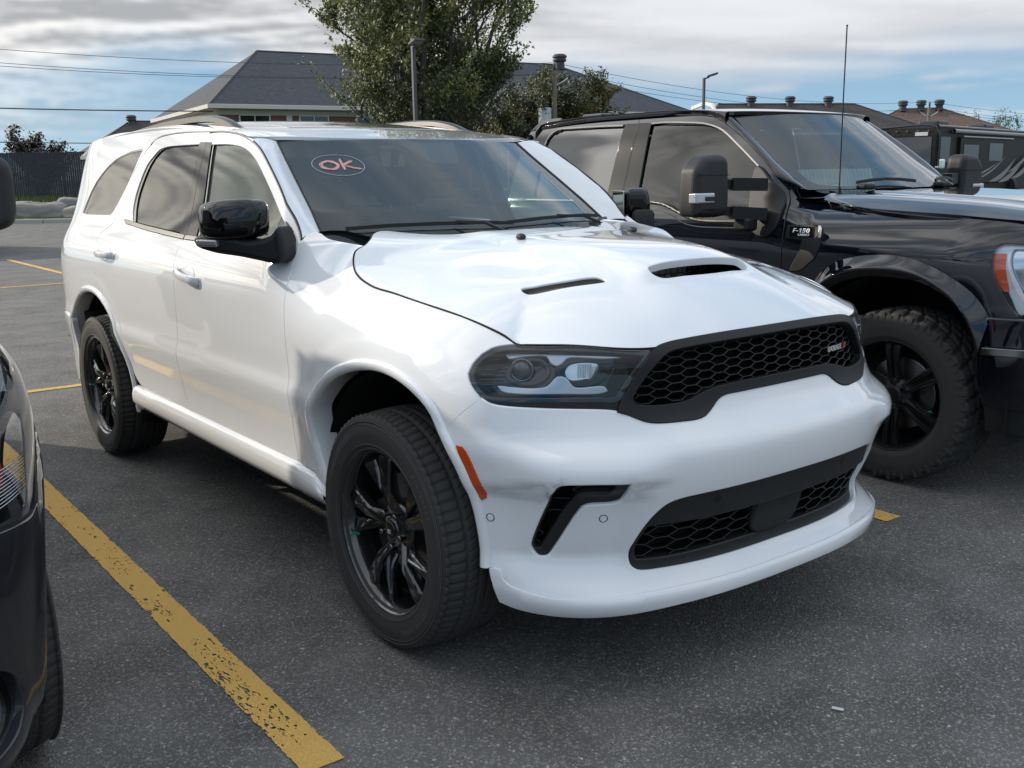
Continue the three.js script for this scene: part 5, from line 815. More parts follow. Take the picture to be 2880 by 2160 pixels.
  const hp = (name, pts, d, m, fold = 0.02) => both(name, panel(lampMap(d), C(pts, 0.012), { side: 1, step: 0.03, fold, round: 0.004 }), m);
  hp('headlight_housing', [[0.8, 1.168], [0.8, 1.168], [0.5, 1.165], [0.484, 1.15], [0.482, 1.079], [0.496, 1.025], [0.538, 0.948], [0.605, 0.855], [0.605, 0.855], [0.8, 0.855], [0.8, 0.855]], 0.06, M.blackPaint, 0);
  hp('lamp_surround', [[0.49, 1.155], [0.505, 1.16], [0.6, 1.162], [0.6, 1.162], [0.6, 1.15], [0.56, 1.145], [0.553, 1.1], [0.565, 1.05], [0.6, 0.98], [0.65, 0.9], [0.65, 0.9], [0.615, 0.87], [0.58, 0.93], [0.562, 0.97], [0.54, 1.06], [0.536, 1.126], [0.495, 1.125]], 0.022, M.silverTrim ?? (M.silverTrim = phys(rgb(0.55, 0.57, 0.6), 0.3, { metalness: 0.4, clearcoat: 1 })));
  hp('side_reflector', [[0.493, 1.122], [0.493, 1.122], [0.535, 1.124], [0.535, 1.124], [0.54, 1.06], [0.562, 0.968], [0.562, 0.968], [0.545, 0.968], [0.505, 1.03], [0.492, 1.075]], 0.02, M.orange);
  hp('lamp_reflector', [[0.565, 1.14], [0.7, 1.145], [0.72, 1.0], [0.68, 0.92], [0.62, 0.97], [0.575, 1.06]], 0.045, M.reflector);
  tb('front_bumper', [[0.49, 0.846], [0.49, 0.846], [0.612, 0.847], [0.78, 0.85], [0.78, 0.85], [0.78, 0.47], [0.78, 0.47], [0.6, 0.46], [0.48, 0.47], [0.48, 0.47], [0.455, 0.6], [0.45, 0.7], [0.47, 0.8]], { off: 0.012, fold: 0.06, round: 0.01 });
  tb('bumper_strip', [[0.46, 0.722], [0.46, 0.722], [0.6, 0.725], [0.78, 0.73], [0.78, 0.73], [0.78, 0.7], [0.6, 0.698], [0.453, 0.698], [0.453, 0.698]], { off: 0.03, fold: 0.03, round: 0.004 }, M.darkChrome);
  tb('bumper_valance', [[0.48, 0.468], [0.48, 0.468], [0.78, 0.47], [0.78, 0.47], [0.76, 0.34], [0.6, 0.335], [0.485, 0.34], [0.485, 0.34]], { off: -0.01, fold: 0.05, round: 0.01 }, M.plastic);
  P('front_face', at(rbox(0.1, 0.72, 1.2, 0.03), 0.82, 0.82, TC), M.gap);
  // fender vent with its plate
  tb('fender_vent', [[-0.588, 1.213], [-0.588, 1.213], [-0.425, 1.216], [-0.4, 1.212], [-0.389, 1.2], [-0.379, 1.148], [-0.393, 1.073], [-0.44, 1.03], [-0.479, 1.0], [-0.545, 0.99], [-0.545, 0.99], [-0.53, 1.02], [-0.492, 1.085], [-0.483, 1.149], [-0.483, 1.149], [-0.588, 1.152], [-0.588, 1.152]], { off: 0.006, fold: 0.012, round: 0.004 }, M.satin);
  tb('vent_edge', [[-0.41, 1.214], [-0.398, 1.212], [-0.388, 1.2], [-0.38, 1.16], [-0.38, 1.16], [-0.39, 1.155], [-0.39, 1.155], [-0.4, 1.19]], { off: 0.011, fold: 0.008 }, M.brightTrim);
  tb('badge_plate', [[-0.57, 1.207], [-0.57, 1.207], [-0.436, 1.206], [-0.436, 1.206], [-0.422, 1.16], [-0.422, 1.16], [-0.56, 1.159], [-0.56, 1.159]], { off: 0.011, fold: 0.006, step: 0.02 }, M.pianoBlack);
  { const seat = (g, x, y) => { const n = normalOf(truckMap, x, y), p = truckMap(x, y), m = new THREE.Matrix4().lookAt(V(...n), V(0, 0, 0), V(0, 1, 0)); return g.applyMatrix4(m).translate(p[0] + n[0] * 0.0115, p[1], p[2] + n[2] * 0.0115); };
    P('badge_lettering', [seat(text('F-150', 0.022, 0.003).scale(1.3, 1, 1), -0.499, 1.191), seat(text('LARIAT', 0.0115, 0.003).scale(1.25, 1, 1), -0.478, 1.171)], std(rgb(0.75), 0.35)); }
  // tow mirrors
  const towMirror = (s) => {
    const G = new THREE.Group(); G.name = 'tow_mirror'; truck.add(G);
    const Z = (z) => s > 0 ? z : 2 * TC - z, put = (name, g, m) => mesh(name, s > 0 ? g : mir(Array.isArray(g) ? merge(g) : g), m, G);
    const shell = extr(curve([[-0.118, -0.14], [-0.122, 0.05], [-0.115, 0.08], [-0.06, 0.135], [-0.03, 0.145], [0.09, 0.145], [0.112, 0.125], [0.122, 0.03], [0.118, -0.13], [0.095, -0.148], [-0.1, -0.148]], 0.012), 0.13, 0.035, [], 5);
    const g = shell.rotateY(Math.PI / 2); // width now along -z
    put('mirror_housing', at(g, -0.87, 1.418, -1.43), M.plastic);
    put('housing_seam', at(new THREE.BoxGeometry(0.004, 0.0025, 0.235), -0.7395, 1.47, -1.43), M.gap);
    put('mirror_signal', [at(rbox(0.02, 0.05, 0.125, 0.008, 3), -0.742, 1.36, -1.37), at(rbox(0.05, 0.05, 0.02, 0.008, 3), -0.765, 1.36, -1.312)], M.silverTrim);
    put('signal_lens', at(rbox(0.008, 0.022, 0.07, 0.003, 2), -0.731, 1.357, -1.395), M.pianoBlack);
    put('mirror_arm', [sweep([[-0.8, 1.425, -1.54], [-0.78, 1.425, -1.62]], [[-0.02, -0.022], [0.02, -0.022], [0.02, 0.022], [-0.02, 0.022]]), sweep([[-0.785, 1.425, -1.6], [-0.72, 1.42, -1.79]], [[-0.034, -0.034], [0.034, -0.034], [0.034, 0.03], [-0.034, 0.03]])], M.satin);
    put('mirror_arm', [sweep([[-0.8, 1.29, -1.54], [-0.78, 1.29, -1.62]], [[-0.02, -0.022], [0.02, -0.022], [0.02, 0.022], [-0.02, 0.022]]), sweep([[-0.785, 1.285, -1.6], [-0.72, 1.27, -1.79]], [[-0.034, -0.034], [0.034, -0.034], [0.034, 0.03], [-0.034, 0.03]])], M.satin);
    put('mirror_mount', panel(truckMap, C([[-0.852, 1.5], [-0.852, 1.5], [-0.75, 1.43], [-0.68, 1.36], [-0.65, 1.28], [-0.66, 1.2], [-0.7, 1.16], [-0.76, 1.165], [-0.8, 1.2], [-0.84, 1.3]], 0.02), { side: 1, off: 0.02, fold: 0.04, round: 0.01 }), M.satin);
    put('puddle_lamp', at(rbox(0.09, 0.07, 0.1, 0.02, 3), -0.76, 1.22, -1.7), M.satin);
  };
  towMirror(1); towMirror(-1);
  // cabin
  P('dashboard', [sheet((x, z) => [x, 1.335 - 0.03 * (x + 0.6), z], -1.0, -0.42, TC - 0.7, TC + 0.7, 4, 8, -1), at(rbox(0.1, 0.5, 1.4, 0.05), -1.02, 1.1, TC)], M.cabin);
  for (const z of [0.38, -0.38]) P('seat', [at(rbox(0.16, 0.7, 0.5, 0.07, 4), -1.7, 1.2, TC + z, 0, 0, 0.18), at(rbox(0.1, 0.2, 0.28, 0.05, 4), -1.82, 1.62, TC + z)], M.cabin);
  P('rear_seat', at(rbox(0.2, 0.8, 1.4, 0.08), -2.6, 1.15, TC), M.cabin);
  P('steering_wheel', at(new THREE.TorusGeometry(0.19, 0.016, 10, 40), -1.12, 1.33, TC - 0.38, 0, Math.PI / 2, 0.4), M.cabin);
  { const f = []; for (let i = 0; i < 26; i++) f.push(at(new THREE.CylinderGeometry(0.017, 0.017, 0.16, 6), -0.75 + 0.012 * Math.sin(i * 2.1), 1.41, TC + 0.5 - i * 0.024, 0, 0, 0.3)); P('sunshade', f, M.shade ?? (M.shade = std(rgb(0.3, 0.33, 0.32), 0.6))); }
  P('cabin_floor', sheet((x, z) => [x, 0.8, z], -2.85, -0.6, TC - 0.8, TC + 0.8, 2, 2, -1), M.cabin);
  P('cab_back', sheet((y, z) => [-2.86, y, z], 0.8, 1.75, TC - 0.7, TC + 0.7, 2, 2), M.cabin);
  P('headliner', sheet((x, z) => [x, truckRoof(x, z) - 0.04, z], -2.85, -1.2, TC - 0.58, TC + 0.58, 8, 6, 1), M.cabinLight);
  P('windshield_sticker', panel(ws, Array.from({ length: 24 }, (_, i) => [0.74 + Math.cos(i / 12 * Math.PI) * 0.05, 0.075 + Math.sin(i / 12 * Math.PI) * 0.035]), { side: -1, off: -0.006, fold: 0 }), std(rgb(0.1, 0.3, 0.2), 0.5));
  P('underbody', at(rbox(5.0, 0.2, 1.3, 0.05), -2.0, 0.55, TC), M.dark);
  // wheels: all-terrain tyres, six twin spokes
  const groove = (u, t) => { const a = Math.abs(t), k = 34; let d = 0; const zig = 0.05 * Math.sin(u * k * Math.PI * 2); for (const c of [0.2, 0.6]) d = Math.max(d, 0.011 * sstep(0.07, 0.045, Math.abs(a - c - zig * (c < 0.4 ? 1 : 0.8)))); const f = (u * k + (t > 0 ? 0.5 : 0) + a * 0.45) % 1; if (a > 0.55) d = Math.max(d, 0.011 * sstep(0.17, 0.11, Math.abs(f - 0.5))); else d = Math.max(d, 0.009 * sstep(0.12, 0.08, Math.abs(((u * k * 1 + t * 1.3 + 4) % 1) - 0.5))); const fs = (u * k * 2 + a) % 1; if (a > 0.55) d = Math.max(d, 0.003 * sstep(0.1, 0.05, Math.abs(fs - 0.5))); return d; };
  const tyre = tyreGeo(0.42, 0.3, 0.265, 34 * 14, groove, 1);
  const lugs = []; for (let i = 0; i < 68; i++) { const a = i / 68 * Math.PI * 2, r = 0.385 - (i & 1 ? 0.012 : 0); lugs.push(at(rbox(i & 1 ? 0.03 : 0.045, 0.014, 0.006, 0.002, 1), Math.cos(a) * r, Math.sin(a) * r, 0.1455, 0, 0, a)); }
  const sideText = sidewallText([['ALL TERRAIN', 1.9], ['ALL TERRAIN', 5.0], ['LT275/65R20', 3.4], ['LT275/65R20', 0.3]], 0.335, 0.017, 0.062).translate(0, 0, 0.149);
  const barrel = lathe([[0.1, -0.1], [0.225, -0.1], [0.235, 0.0], [0.246, 0.09], [0.256, 0.115], [0.262, 0.128], [0.268, 0.131], [0.272, 0.125]], 80).rotateX(Math.PI / 2);
  const dish = (r) => 0.085 + 0.022 * sstep(0.07, 0.16, r) - 0.004 * sstep(0.22, 0.25, r);
  const spokeBar = (sgn) => { let g = extr(curve([[sgn * 0.006, 0.05], [sgn * 0.008, 0.12], [sgn * 0.012, 0.25], [sgn * 0.012, 0.25], [sgn * 0.044, 0.248], [sgn * 0.044, 0.248], [sgn * 0.03, 0.15], [sgn * 0.026, 0.06]].map((p) => p), 0.02), 0.04, 0.004, [], 2); return lumps(mergeVertices(tidy(g), 1e-5), (x, y, z) => [x, y, z - 0.04 + dish(Math.hypot(x, y))]); };
  const web = (() => { let g = extr(curve([[-0.026, 0.05], [-0.03, 0.15], [-0.04, 0.25], [-0.04, 0.25], [0.04, 0.25], [0.04, 0.25], [0.03, 0.15], [0.026, 0.05]], 0.03), 0.03, 0.003); return lumps(mergeVertices(tidy(g), 1e-5), (x, y, z) => [x, y, z - 0.045 + dish(Math.hypot(x, y))]); })();
  const wheel = (x, z, turn) => {
    const w = new THREE.Group(); w.name = 'wheel'; w.position.set(x, 0.42, z); w.rotation.y = z > TC ? 0 : Math.PI; truck.add(w);
    mesh('tyre', tyre, M.rubber, w); mesh('tread_lug_row', lugs, M.rubber, w).userData.kind = 'stuff'; mesh('sidewall_lettering', sideText, M.rubber, w); mesh('rim_barrel', barrel, M.rimSatin, w);
    for (let k = 0; k < 6; k++) { const a = turn + k * Math.PI / 3; mesh('spoke', [spokeBar(1), spokeBar(-1), web.clone()].map((g) => toCreasedNormals(g, 0.6).rotateZ(a)), M.rimSatin, w); }
    mesh('hub', [lathe([[0, 0.1], [0.036, 0.1], [0.042, 0.094], [0.045, 0.086], [0.08, 0.08], [0.09, 0.05]], 40).rotateX(Math.PI / 2)], M.rimSatin, w);
    for (let k = 0; k < 6; k++) { const a = turn + Math.PI / 6 + k * Math.PI / 3; mesh('lug_nut', at(new THREE.CylinderGeometry(0.011, 0.012, 0.03, 6).rotateX(Math.PI / 2), Math.cos(a) * 0.064, Math.sin(a) * 0.064, 0.088), M.chrome, w); }
    mesh('brake_disc', lathe([[0.05, 0.02], [0.175, 0.02], [0.175, 0.0]], 40).rotateX(Math.PI / 2), M.steel, w);
    mesh('inner_drum', lathe([[0, -0.09], [0.24, -0.09], [0.24, -0.1]], 30).rotateX(Math.PI / 2), M.dark, w);
    mesh('valve_stem', new THREE.CylinderGeometry(0.004, 0.0045, 0.025, 8).rotateX(1.2).translate(0.215, -0.045, 0.112), M.valve, w);
  };
  wheel(0, -1.995, 0.02); wheel(-3.69, -1.995, 0.3); wheel(0, 2 * TC + 1.995, 0.1); wheel(-3.69, 2 * TC + 1.995, 0.2);
}

// ---------- dark car at the left edge: axle x = LX, its left flank near z = 1.9 ----------
const leftCar = thing('dark_grey_car', 'dark grey vehicle cut off by the left edge, its headlight and bumper corner showing', 'car');
{
  const P = (name, g, m = M.greyPaint, parent = leftCar) => mesh(name, g, m, parent);
  const C = (l, st = 0.02, cl = true) => curve(l, st, cl);
  const ZC = 2.86, HW = 0.955, XF = 0.62, LX = -0.16;
  const plan = (() => { const raw = [], n = 3.1; for (let i = 0; i <= 400; i++) { const t = i / 400 * Math.PI / 2; raw.push([XF - 0.95 + 0.95 * Math.pow(Math.cos(t), 2 / n), -HW * Math.pow(Math.sin(t), 2 / n)]); } for (let i = 1; i <= 300; i++) raw.push([XF - 0.95 - 4.6 * i / 300, -HW]);
    const out = [], ds = 0.003; let acc = 0, nxt = 0, s0 = 0; for (let i = 0; i < raw.length - 1; i++) { const a = raw[i], b = raw[i + 1], L = Math.hypot(b[0] - a[0], b[1] - a[1]); if (i === 400) s0 = acc; while (nxt <= acc + L) { const t = (nxt - acc) / L; out.push([lerp(a[0], b[0], t), lerp(a[1], b[1], t)]); nxt += ds; } acc += L; }
    const nr = out.map((p, i) => { const a = out[Math.max(0, i - 3)], b = out[Math.min(out.length - 1, i + 3)], L = Math.hypot(b[0] - a[0], b[1] - a[1]); return [-(b[1] - a[1]) / L, (b[0] - a[0]) / L]; });
    nr[0] = nr[1] = [1, 0]; return { out, nr, ds, s0 }; })();
  const SL = plan.s0 + (XF - 0.95);                     // flank: s = SL - x
  const pa = (s) => { const a = clamp(Math.abs(s) / plan.ds, 0, plan.out.length - 1.001), i = Math.floor(a), t = a - i, k = s < 0 ? -1 : 1; return [lerp(plan.out[i][0], plan.out[i + 1][0], t), k * lerp(plan.out[i][1], plan.out[i + 1][1], t), lerp(plan.nr[i][0], plan.nr[i + 1][0], t), k * lerp(plan.nr[i][1], plan.nr[i + 1][1], t)]; };
  const prof = table([[0.16, -0.1], [0.22, -0.04], [0.27, -0.012], [0.34, -0.004], [0.42, -0.02], [0.5, -0.012], [0.58, 0.006], [0.66, 0.012], [0.72, -0.004], [0.8, -0.022], [0.9, -0.05], [0.98, -0.1], [1.04, -0.17], [1.08, -0.26]]);
  const flank = table([[0.2, -0.07], [0.35, -0.02], [0.6, 0], [0.8, 0.006], [0.92, -0.004], [1.0, -0.035], [1.06, -0.09], [1.09, -0.15], [1.12, -0.26]]);
  const lift = (y) => y + 0.1 * sstep(0.42, 0.68, y);
  const body = (s, y) => { const p = pa(s), f = sstep(0.25, 0.85, p[2]), r = Math.hypot(p[0] - LX, y - 0.36); const o = lerp(flank(y) + 0.012 * sstep(0.5, 0.44, r) * (y > 0.3 ? 1 : 0), prof(y), f); return [p[0] + p[2] * o, lift(y), ZC + p[1] + p[3] * o]; };
  const mir = (g) => mirrorZ(g).translate(0, 0, 2 * ZC);
  const both = (name, g, m = M.greyPaint) => { const G = Array.isArray(g) ? merge(g) : g; P(name, G, m); P(name, mir(G), m); };
  const bp = (name, o, opt = {}, m = M.greyPaint) => both(name, panel(body, C(o), { side: 1, step: 0.03, ...opt }), m);
  const sx = (x) => SL - x;
  const arch = []; for (let i = 0; i <= 24; i++) { const a = lerp(-0.25, Math.PI + 0.25, i / 24); arch.push([sx(LX + Math.cos(a) * 0.44), 0.36 + Math.sin(a) * 0.44]); }
  const sA = arch[0][0], lampS = [0.34, 1.1];
  bp('front_bumper', [[0, 0.72], [0.3, 0.72], [0.36, 0.71], [0.6, 0.695], [0.9, 0.66], [1.0, 0.652], [1.06, 0.66], [1.06, 0.66], [arch[3][0], arch[3][1]], [arch[2][0], arch[2][1]], [arch[0][0], arch[0][1]], [arch[0][0] - 0.02, 0.2], [arch[0][0] - 0.02, 0.2], [0.6, 0.19], [0, 0.19], [0, 0.19]], { fold: 0.03, round: 0.006, holes: [C([[0.62, 0.455], [0.7, 0.47], [0.8, 0.465], [0.86, 0.43], [0.875, 0.37], [0.85, 0.31], [0.77, 0.28], [0.67, 0.285], [0.6, 0.33], [0.58, 0.4]], 0.02)] });
  const fogMap = (d) => (s, y) => { const p = body(s, y), q = pa(s); return [p[0] - q[2] * d, p[1], p[2] - q[3] * d]; };
  both('fog_lamp_bezel', panel(fogMap(0.03), Array.from({ length: 30 }, (_, i) => [0.73 + 0.155 * Math.cos(i / 15 * Math.PI), 0.375 + 0.1 * Math.sin(i / 15 * Math.PI)]), { side: 1, step: 0.03, fold: 0.02, holes: [Array.from({ length: 30 }, (_, i) => [0.76 + 0.085 * Math.cos(i / 15 * Math.PI), 0.375 + 0.075 * Math.sin(i / 15 * Math.PI)])] }), M.pianoBlack);
  both('fog_lamp', [panel(fogMap(0.035), Array.from({ length: 30 }, (_, i) => [0.76 + 0.085 * Math.cos(i / 15 * Math.PI), 0.375 + 0.075 * Math.sin(i / 15 * Math.PI)]), { side: 1, step: 0.02, fold: 0.03, round: 0.006 })], M.reflector);
  // headlight: clear lens, dark bowl, amber and ribbed reflector
  const lamp = [[0.42, 0.78], [0.42, 0.735], [0.5, 0.715], [0.8, 0.69], [0.95, 0.672], [1.03, 0.668], [1.065, 0.69], [1.1, 0.78], [1.14, 0.9], [1.175, 1.0], [1.185, 1.045], [1.17, 1.062], [1.1, 1.058], [0.95, 1.03], [0.8, 0.99], [0.6, 0.92]];
  const lf = C(lamp, 0.015);
  both('headlight_lens', panel(body, lf, { side: 1, step: 0.03, off: 0.004, fold: 0.012, round: 0.004 }), M.lens);
  both('headlight_housing', panel(fogMap(0.09), lf, { side: 1, step: 0.03, fold: 0 }), M.darkSilver ?? (M.darkSilver = std(rgb(0.16, 0.165, 0.17), 0.25, { metalness: 0.8 })));
  both('lamp_bowl', panel((s, y) => { const r = Math.hypot((s - 0.93) / 0.1, (y - 0.85) / 0.075), p = fogMap(0.05 + 0.06 * sstep(1, 0.2, r))(s, y); return p; }, Array.from({ length: 28 }, (_, i) => [0.93 + 0.1 * Math.cos(i / 14 * Math.PI), 0.85 + 0.075 * Math.sin(i / 14 * Math.PI)]), { side: 1, step: 0.015, fold: 0.03 }), M.pianoBlack);
  both('turn_bulb_cover', panel(fogMap(0.055), [[0.86, 0.775], [1.0, 0.79], [1.03, 0.745], [0.98, 0.715], [0.86, 0.72]], { side: 1, step: 0.02, fold: 0.02 }), M.amber);
  { const r = []; for (let i = 0; i < 11; i++) { const y = 0.69 + i * 0.0075; const pts = []; for (let k = 0; k <= 8; k++) { const s = lerp(0.78, 1.085 + i * 0.001, k / 8); pts.push(fogMap(0.022 + 0.03 * (1 - k / 8))(s, y + 0.012 * k / 8)); } r.push(tube(pts, 0.0016, 10, 5)); } both('lens_ribs', r, M.reflector); }
  bp('headlight_seal', [[1.2, 1.05], [1.2, 1.05], [1.188, 1.0], [1.155, 0.9], [1.115, 0.775], [1.08, 0.685], [1.04, 0.657], [0.95, 0.66], [0.8, 0.678], [0.8, 0.678], [0.8, 0.686], [0.8, 0.686], [0.95, 0.669], [1.03, 0.665], [1.067, 0.689], [1.103, 0.78], [1.143, 0.9], [1.178, 1.0], [1.19, 1.05], [1.19, 1.05]], { off: -0.002, fold: 0.02 }, M.gap);
  bp('fender', [[1.065, 0.662], [1.065, 0.662], [1.085, 0.69], [1.12, 0.78], [1.16, 0.9], [1.193, 0.998], [1.21, 1.06], [1.21, 1.06], [1.5, 1.085], [2.0, 1.1], [2.4, 1.11], [2.4, 1.11], [2.4, 0.4], [2.4, 0.4], [arch[24][0] + 0.03, 0.3], [arch[24][0] + 0.03, 0.3], ...[...arch].reverse().slice(0, -3)], { fold: 0.025 });
  bp('side_panel', [[2.405, 1.1], [2.405, 1.1], [3.4, 1.13], [4.0, 1.16], [6.1, 1.165], [6.1, 1.165], [6.1, 0.4], [6.1, 0.4], [5.45, 0.4], [5.35, 0.68], [5.0, 0.82], [4.65, 0.68], [4.55, 0.4], [4.55, 0.4], [2.405, 0.4], [2.405, 0.4]], { step: 0.08 });
  // hood: crowned sheet between the fenders
  const top = (x) => lerp(0.9, 1.13, sstep(0.6, -0.75, x));
  P('hood', sheet((x, u) => { const ss = clamp(sx(Math.min(x, 0.3)), 1.19, 3), e = body(ss, 1.03 + 0.05 * sstep(0.3, -0.6, x)), xx = x, w = (ZC - e[2]), z = ZC - u * w, f = sstep(0.05, 0.45, x); return [xx - 0.25 * f * u * u * u * u, lerp(e[1], e[1] + 0.1, 1 - Math.abs(u) ** 2.4) - 0.12 * f * f, z]; }, -1.15, 0.4, -1, 1, 40, 40, -1));
  P('grille', [at(rbox(0.05, 0.16, 1.2, 0.02), 0.54, 0.8, ZC)], M.gap);
  // cab: windscreen, pillars, roof, rear
  const rp = [[-1.02, 1.12], [-1.75, 1.72], [-2.45, 1.76], [-2.5, 1.1]];
  const sec = (y) => ZC - lerp(0.9, 0.8, sstep(1.2, 1.85, y));
  P('windshield', sheet((u, v) => [lerp(-1.05, -1.68, v) + 0.15 * (1 - u * u), lerp(1.22, 1.8, v), ZC + u * lerp(0.78, 0.66, v)], -1, 1, 0, 1, 20, 8), M.frit);
  P('roof', sheet((x, u) => [x, 1.86 - 0.06 * u ** 4 - 0.06 * sstep(-1.9, -1.6, x) - 0.05 * sstep(-2.3, -2.46, x), ZC + u * 0.82], -2.47, -1.6, -1, 1, 16, 16, -1));
  both('door_window', sheet((x, v) => { const y0 = 1.2, y1 = Math.min(1.8, 1.23 + (-1.05 - x) / 0.66 * 0.58), y = lerp(y0, Math.max(y1, y0 + 0.005), v); return [x, y, sec(y)]; }, -2.47, -1.05, 0, 1, 20, 8), M.privacy);
  P('rear_window', sheet((u, y) => [-2.47, y, ZC + u * lerp(0.9, 0.8, sstep(1.2, 1.85, y))], -1, 1, 1.15, 1.82, 4, 4), M.privacy);
  P('body_core', [at(rbox(2.3, 0.7, 1.6, 0.05), -1.4, 0.72, ZC), at(rbox(2.4, 0.8, 1.72, 0.05), -3.66, 0.86, ZC), at(rbox(0.5, 0.4, 1.5, 0.05), 0.1, 0.55, ZC)], M.gap);
  P('tailgate', at(rbox(0.1, 0.75, 1.75, 0.03), -4.9, 0.88, ZC));
  // wheels
  const groove = (u, t) => { const a = Math.abs(t), k = 70; let d = 0; for (const c of [0.18, 0.55]) d = Math.max(d, 0.008 * sstep(0.05, 0.03, Math.abs(a - c))); const f = (u * k + a * 0.7) % 1; d = Math.max(d, 0.005 * sstep(0.14, 0.08, Math.abs(f - 0.5)) * (a > 0.58 || (a > 0.22 && a < 0.5) ? 1 : 0)); return d; };
  const tyre = tyreGeo(0.37, 0.255, 0.225, 70 * 6, groove, 0.8);
  const wheel = (x, z) => { const w = new THREE.Group(); w.name = 'wheel'; w.position.set(x, 0.37, z); w.rotation.y = z < ZC ? Math.PI : 0; leftCar.add(w); mesh('tyre', tyre, M.rubber, w); mesh('rim_barrel', lathe([[0.02, 0.06], [0.06, 0.07], [0.12, 0.055], [0.18, 0.06], [0.21, 0.09], [0.225, 0.11], [0.232, 0.106], [0.2, -0.08]], 48).rotateX(Math.PI / 2), M.rimSatin, w); };
  wheel(LX, ZC - 0.8); wheel(-3.75, ZC - 0.8); wheel(LX, ZC + 0.8); wheel(-3.75, ZC + 0.8);
  { const well = []; const pos = [], idx = []; for (let i = 0; i <= 20; i++) { const a = lerp(-0.2, Math.PI + 0.2, i / 20); for (const [r, z] of [[0.43, ZC - 0.86], [0.43, ZC - 0.5], [0.2, ZC - 0.5]]) pos.push(LX + Math.cos(a) * r, 0.37 + Math.sin(a) * r, z); } for (let i = 0; i < 20; i++) for (let j = 0; j < 2; j++) { const a = i * 3 + j; idx.push(a, a + 1, a + 3, a + 1, a + 4, a + 3); } both('wheel_well', geo(pos, null, null, idx), M.dark); }
  // mirrors
  { const shell = extr(C([[-0.1, -0.1], [-0.115, 0.0], [-0.1, 0.09], [-0.04, 0.13], [0.05, 0.13], [0.1, 0.1], [0.11, 0], [0.1, -0.085], [0.05, -0.11], [-0.05, -0.115]], 0.012), 0.13, 0.035, [], 5).rotateY(Math.PI / 2);
    both('mirror_housing', at(shell, -0.98, 1.45, 1.815), M.plastic);
    both('mirror_arm', [at(rbox(0.09, 0.06, 0.18, 0.02), -0.94, 1.3, 1.92), at(rbox(0.08, 0.16, 0.05, 0.02), -0.92, 1.2, 1.97)], M.satin); }
}

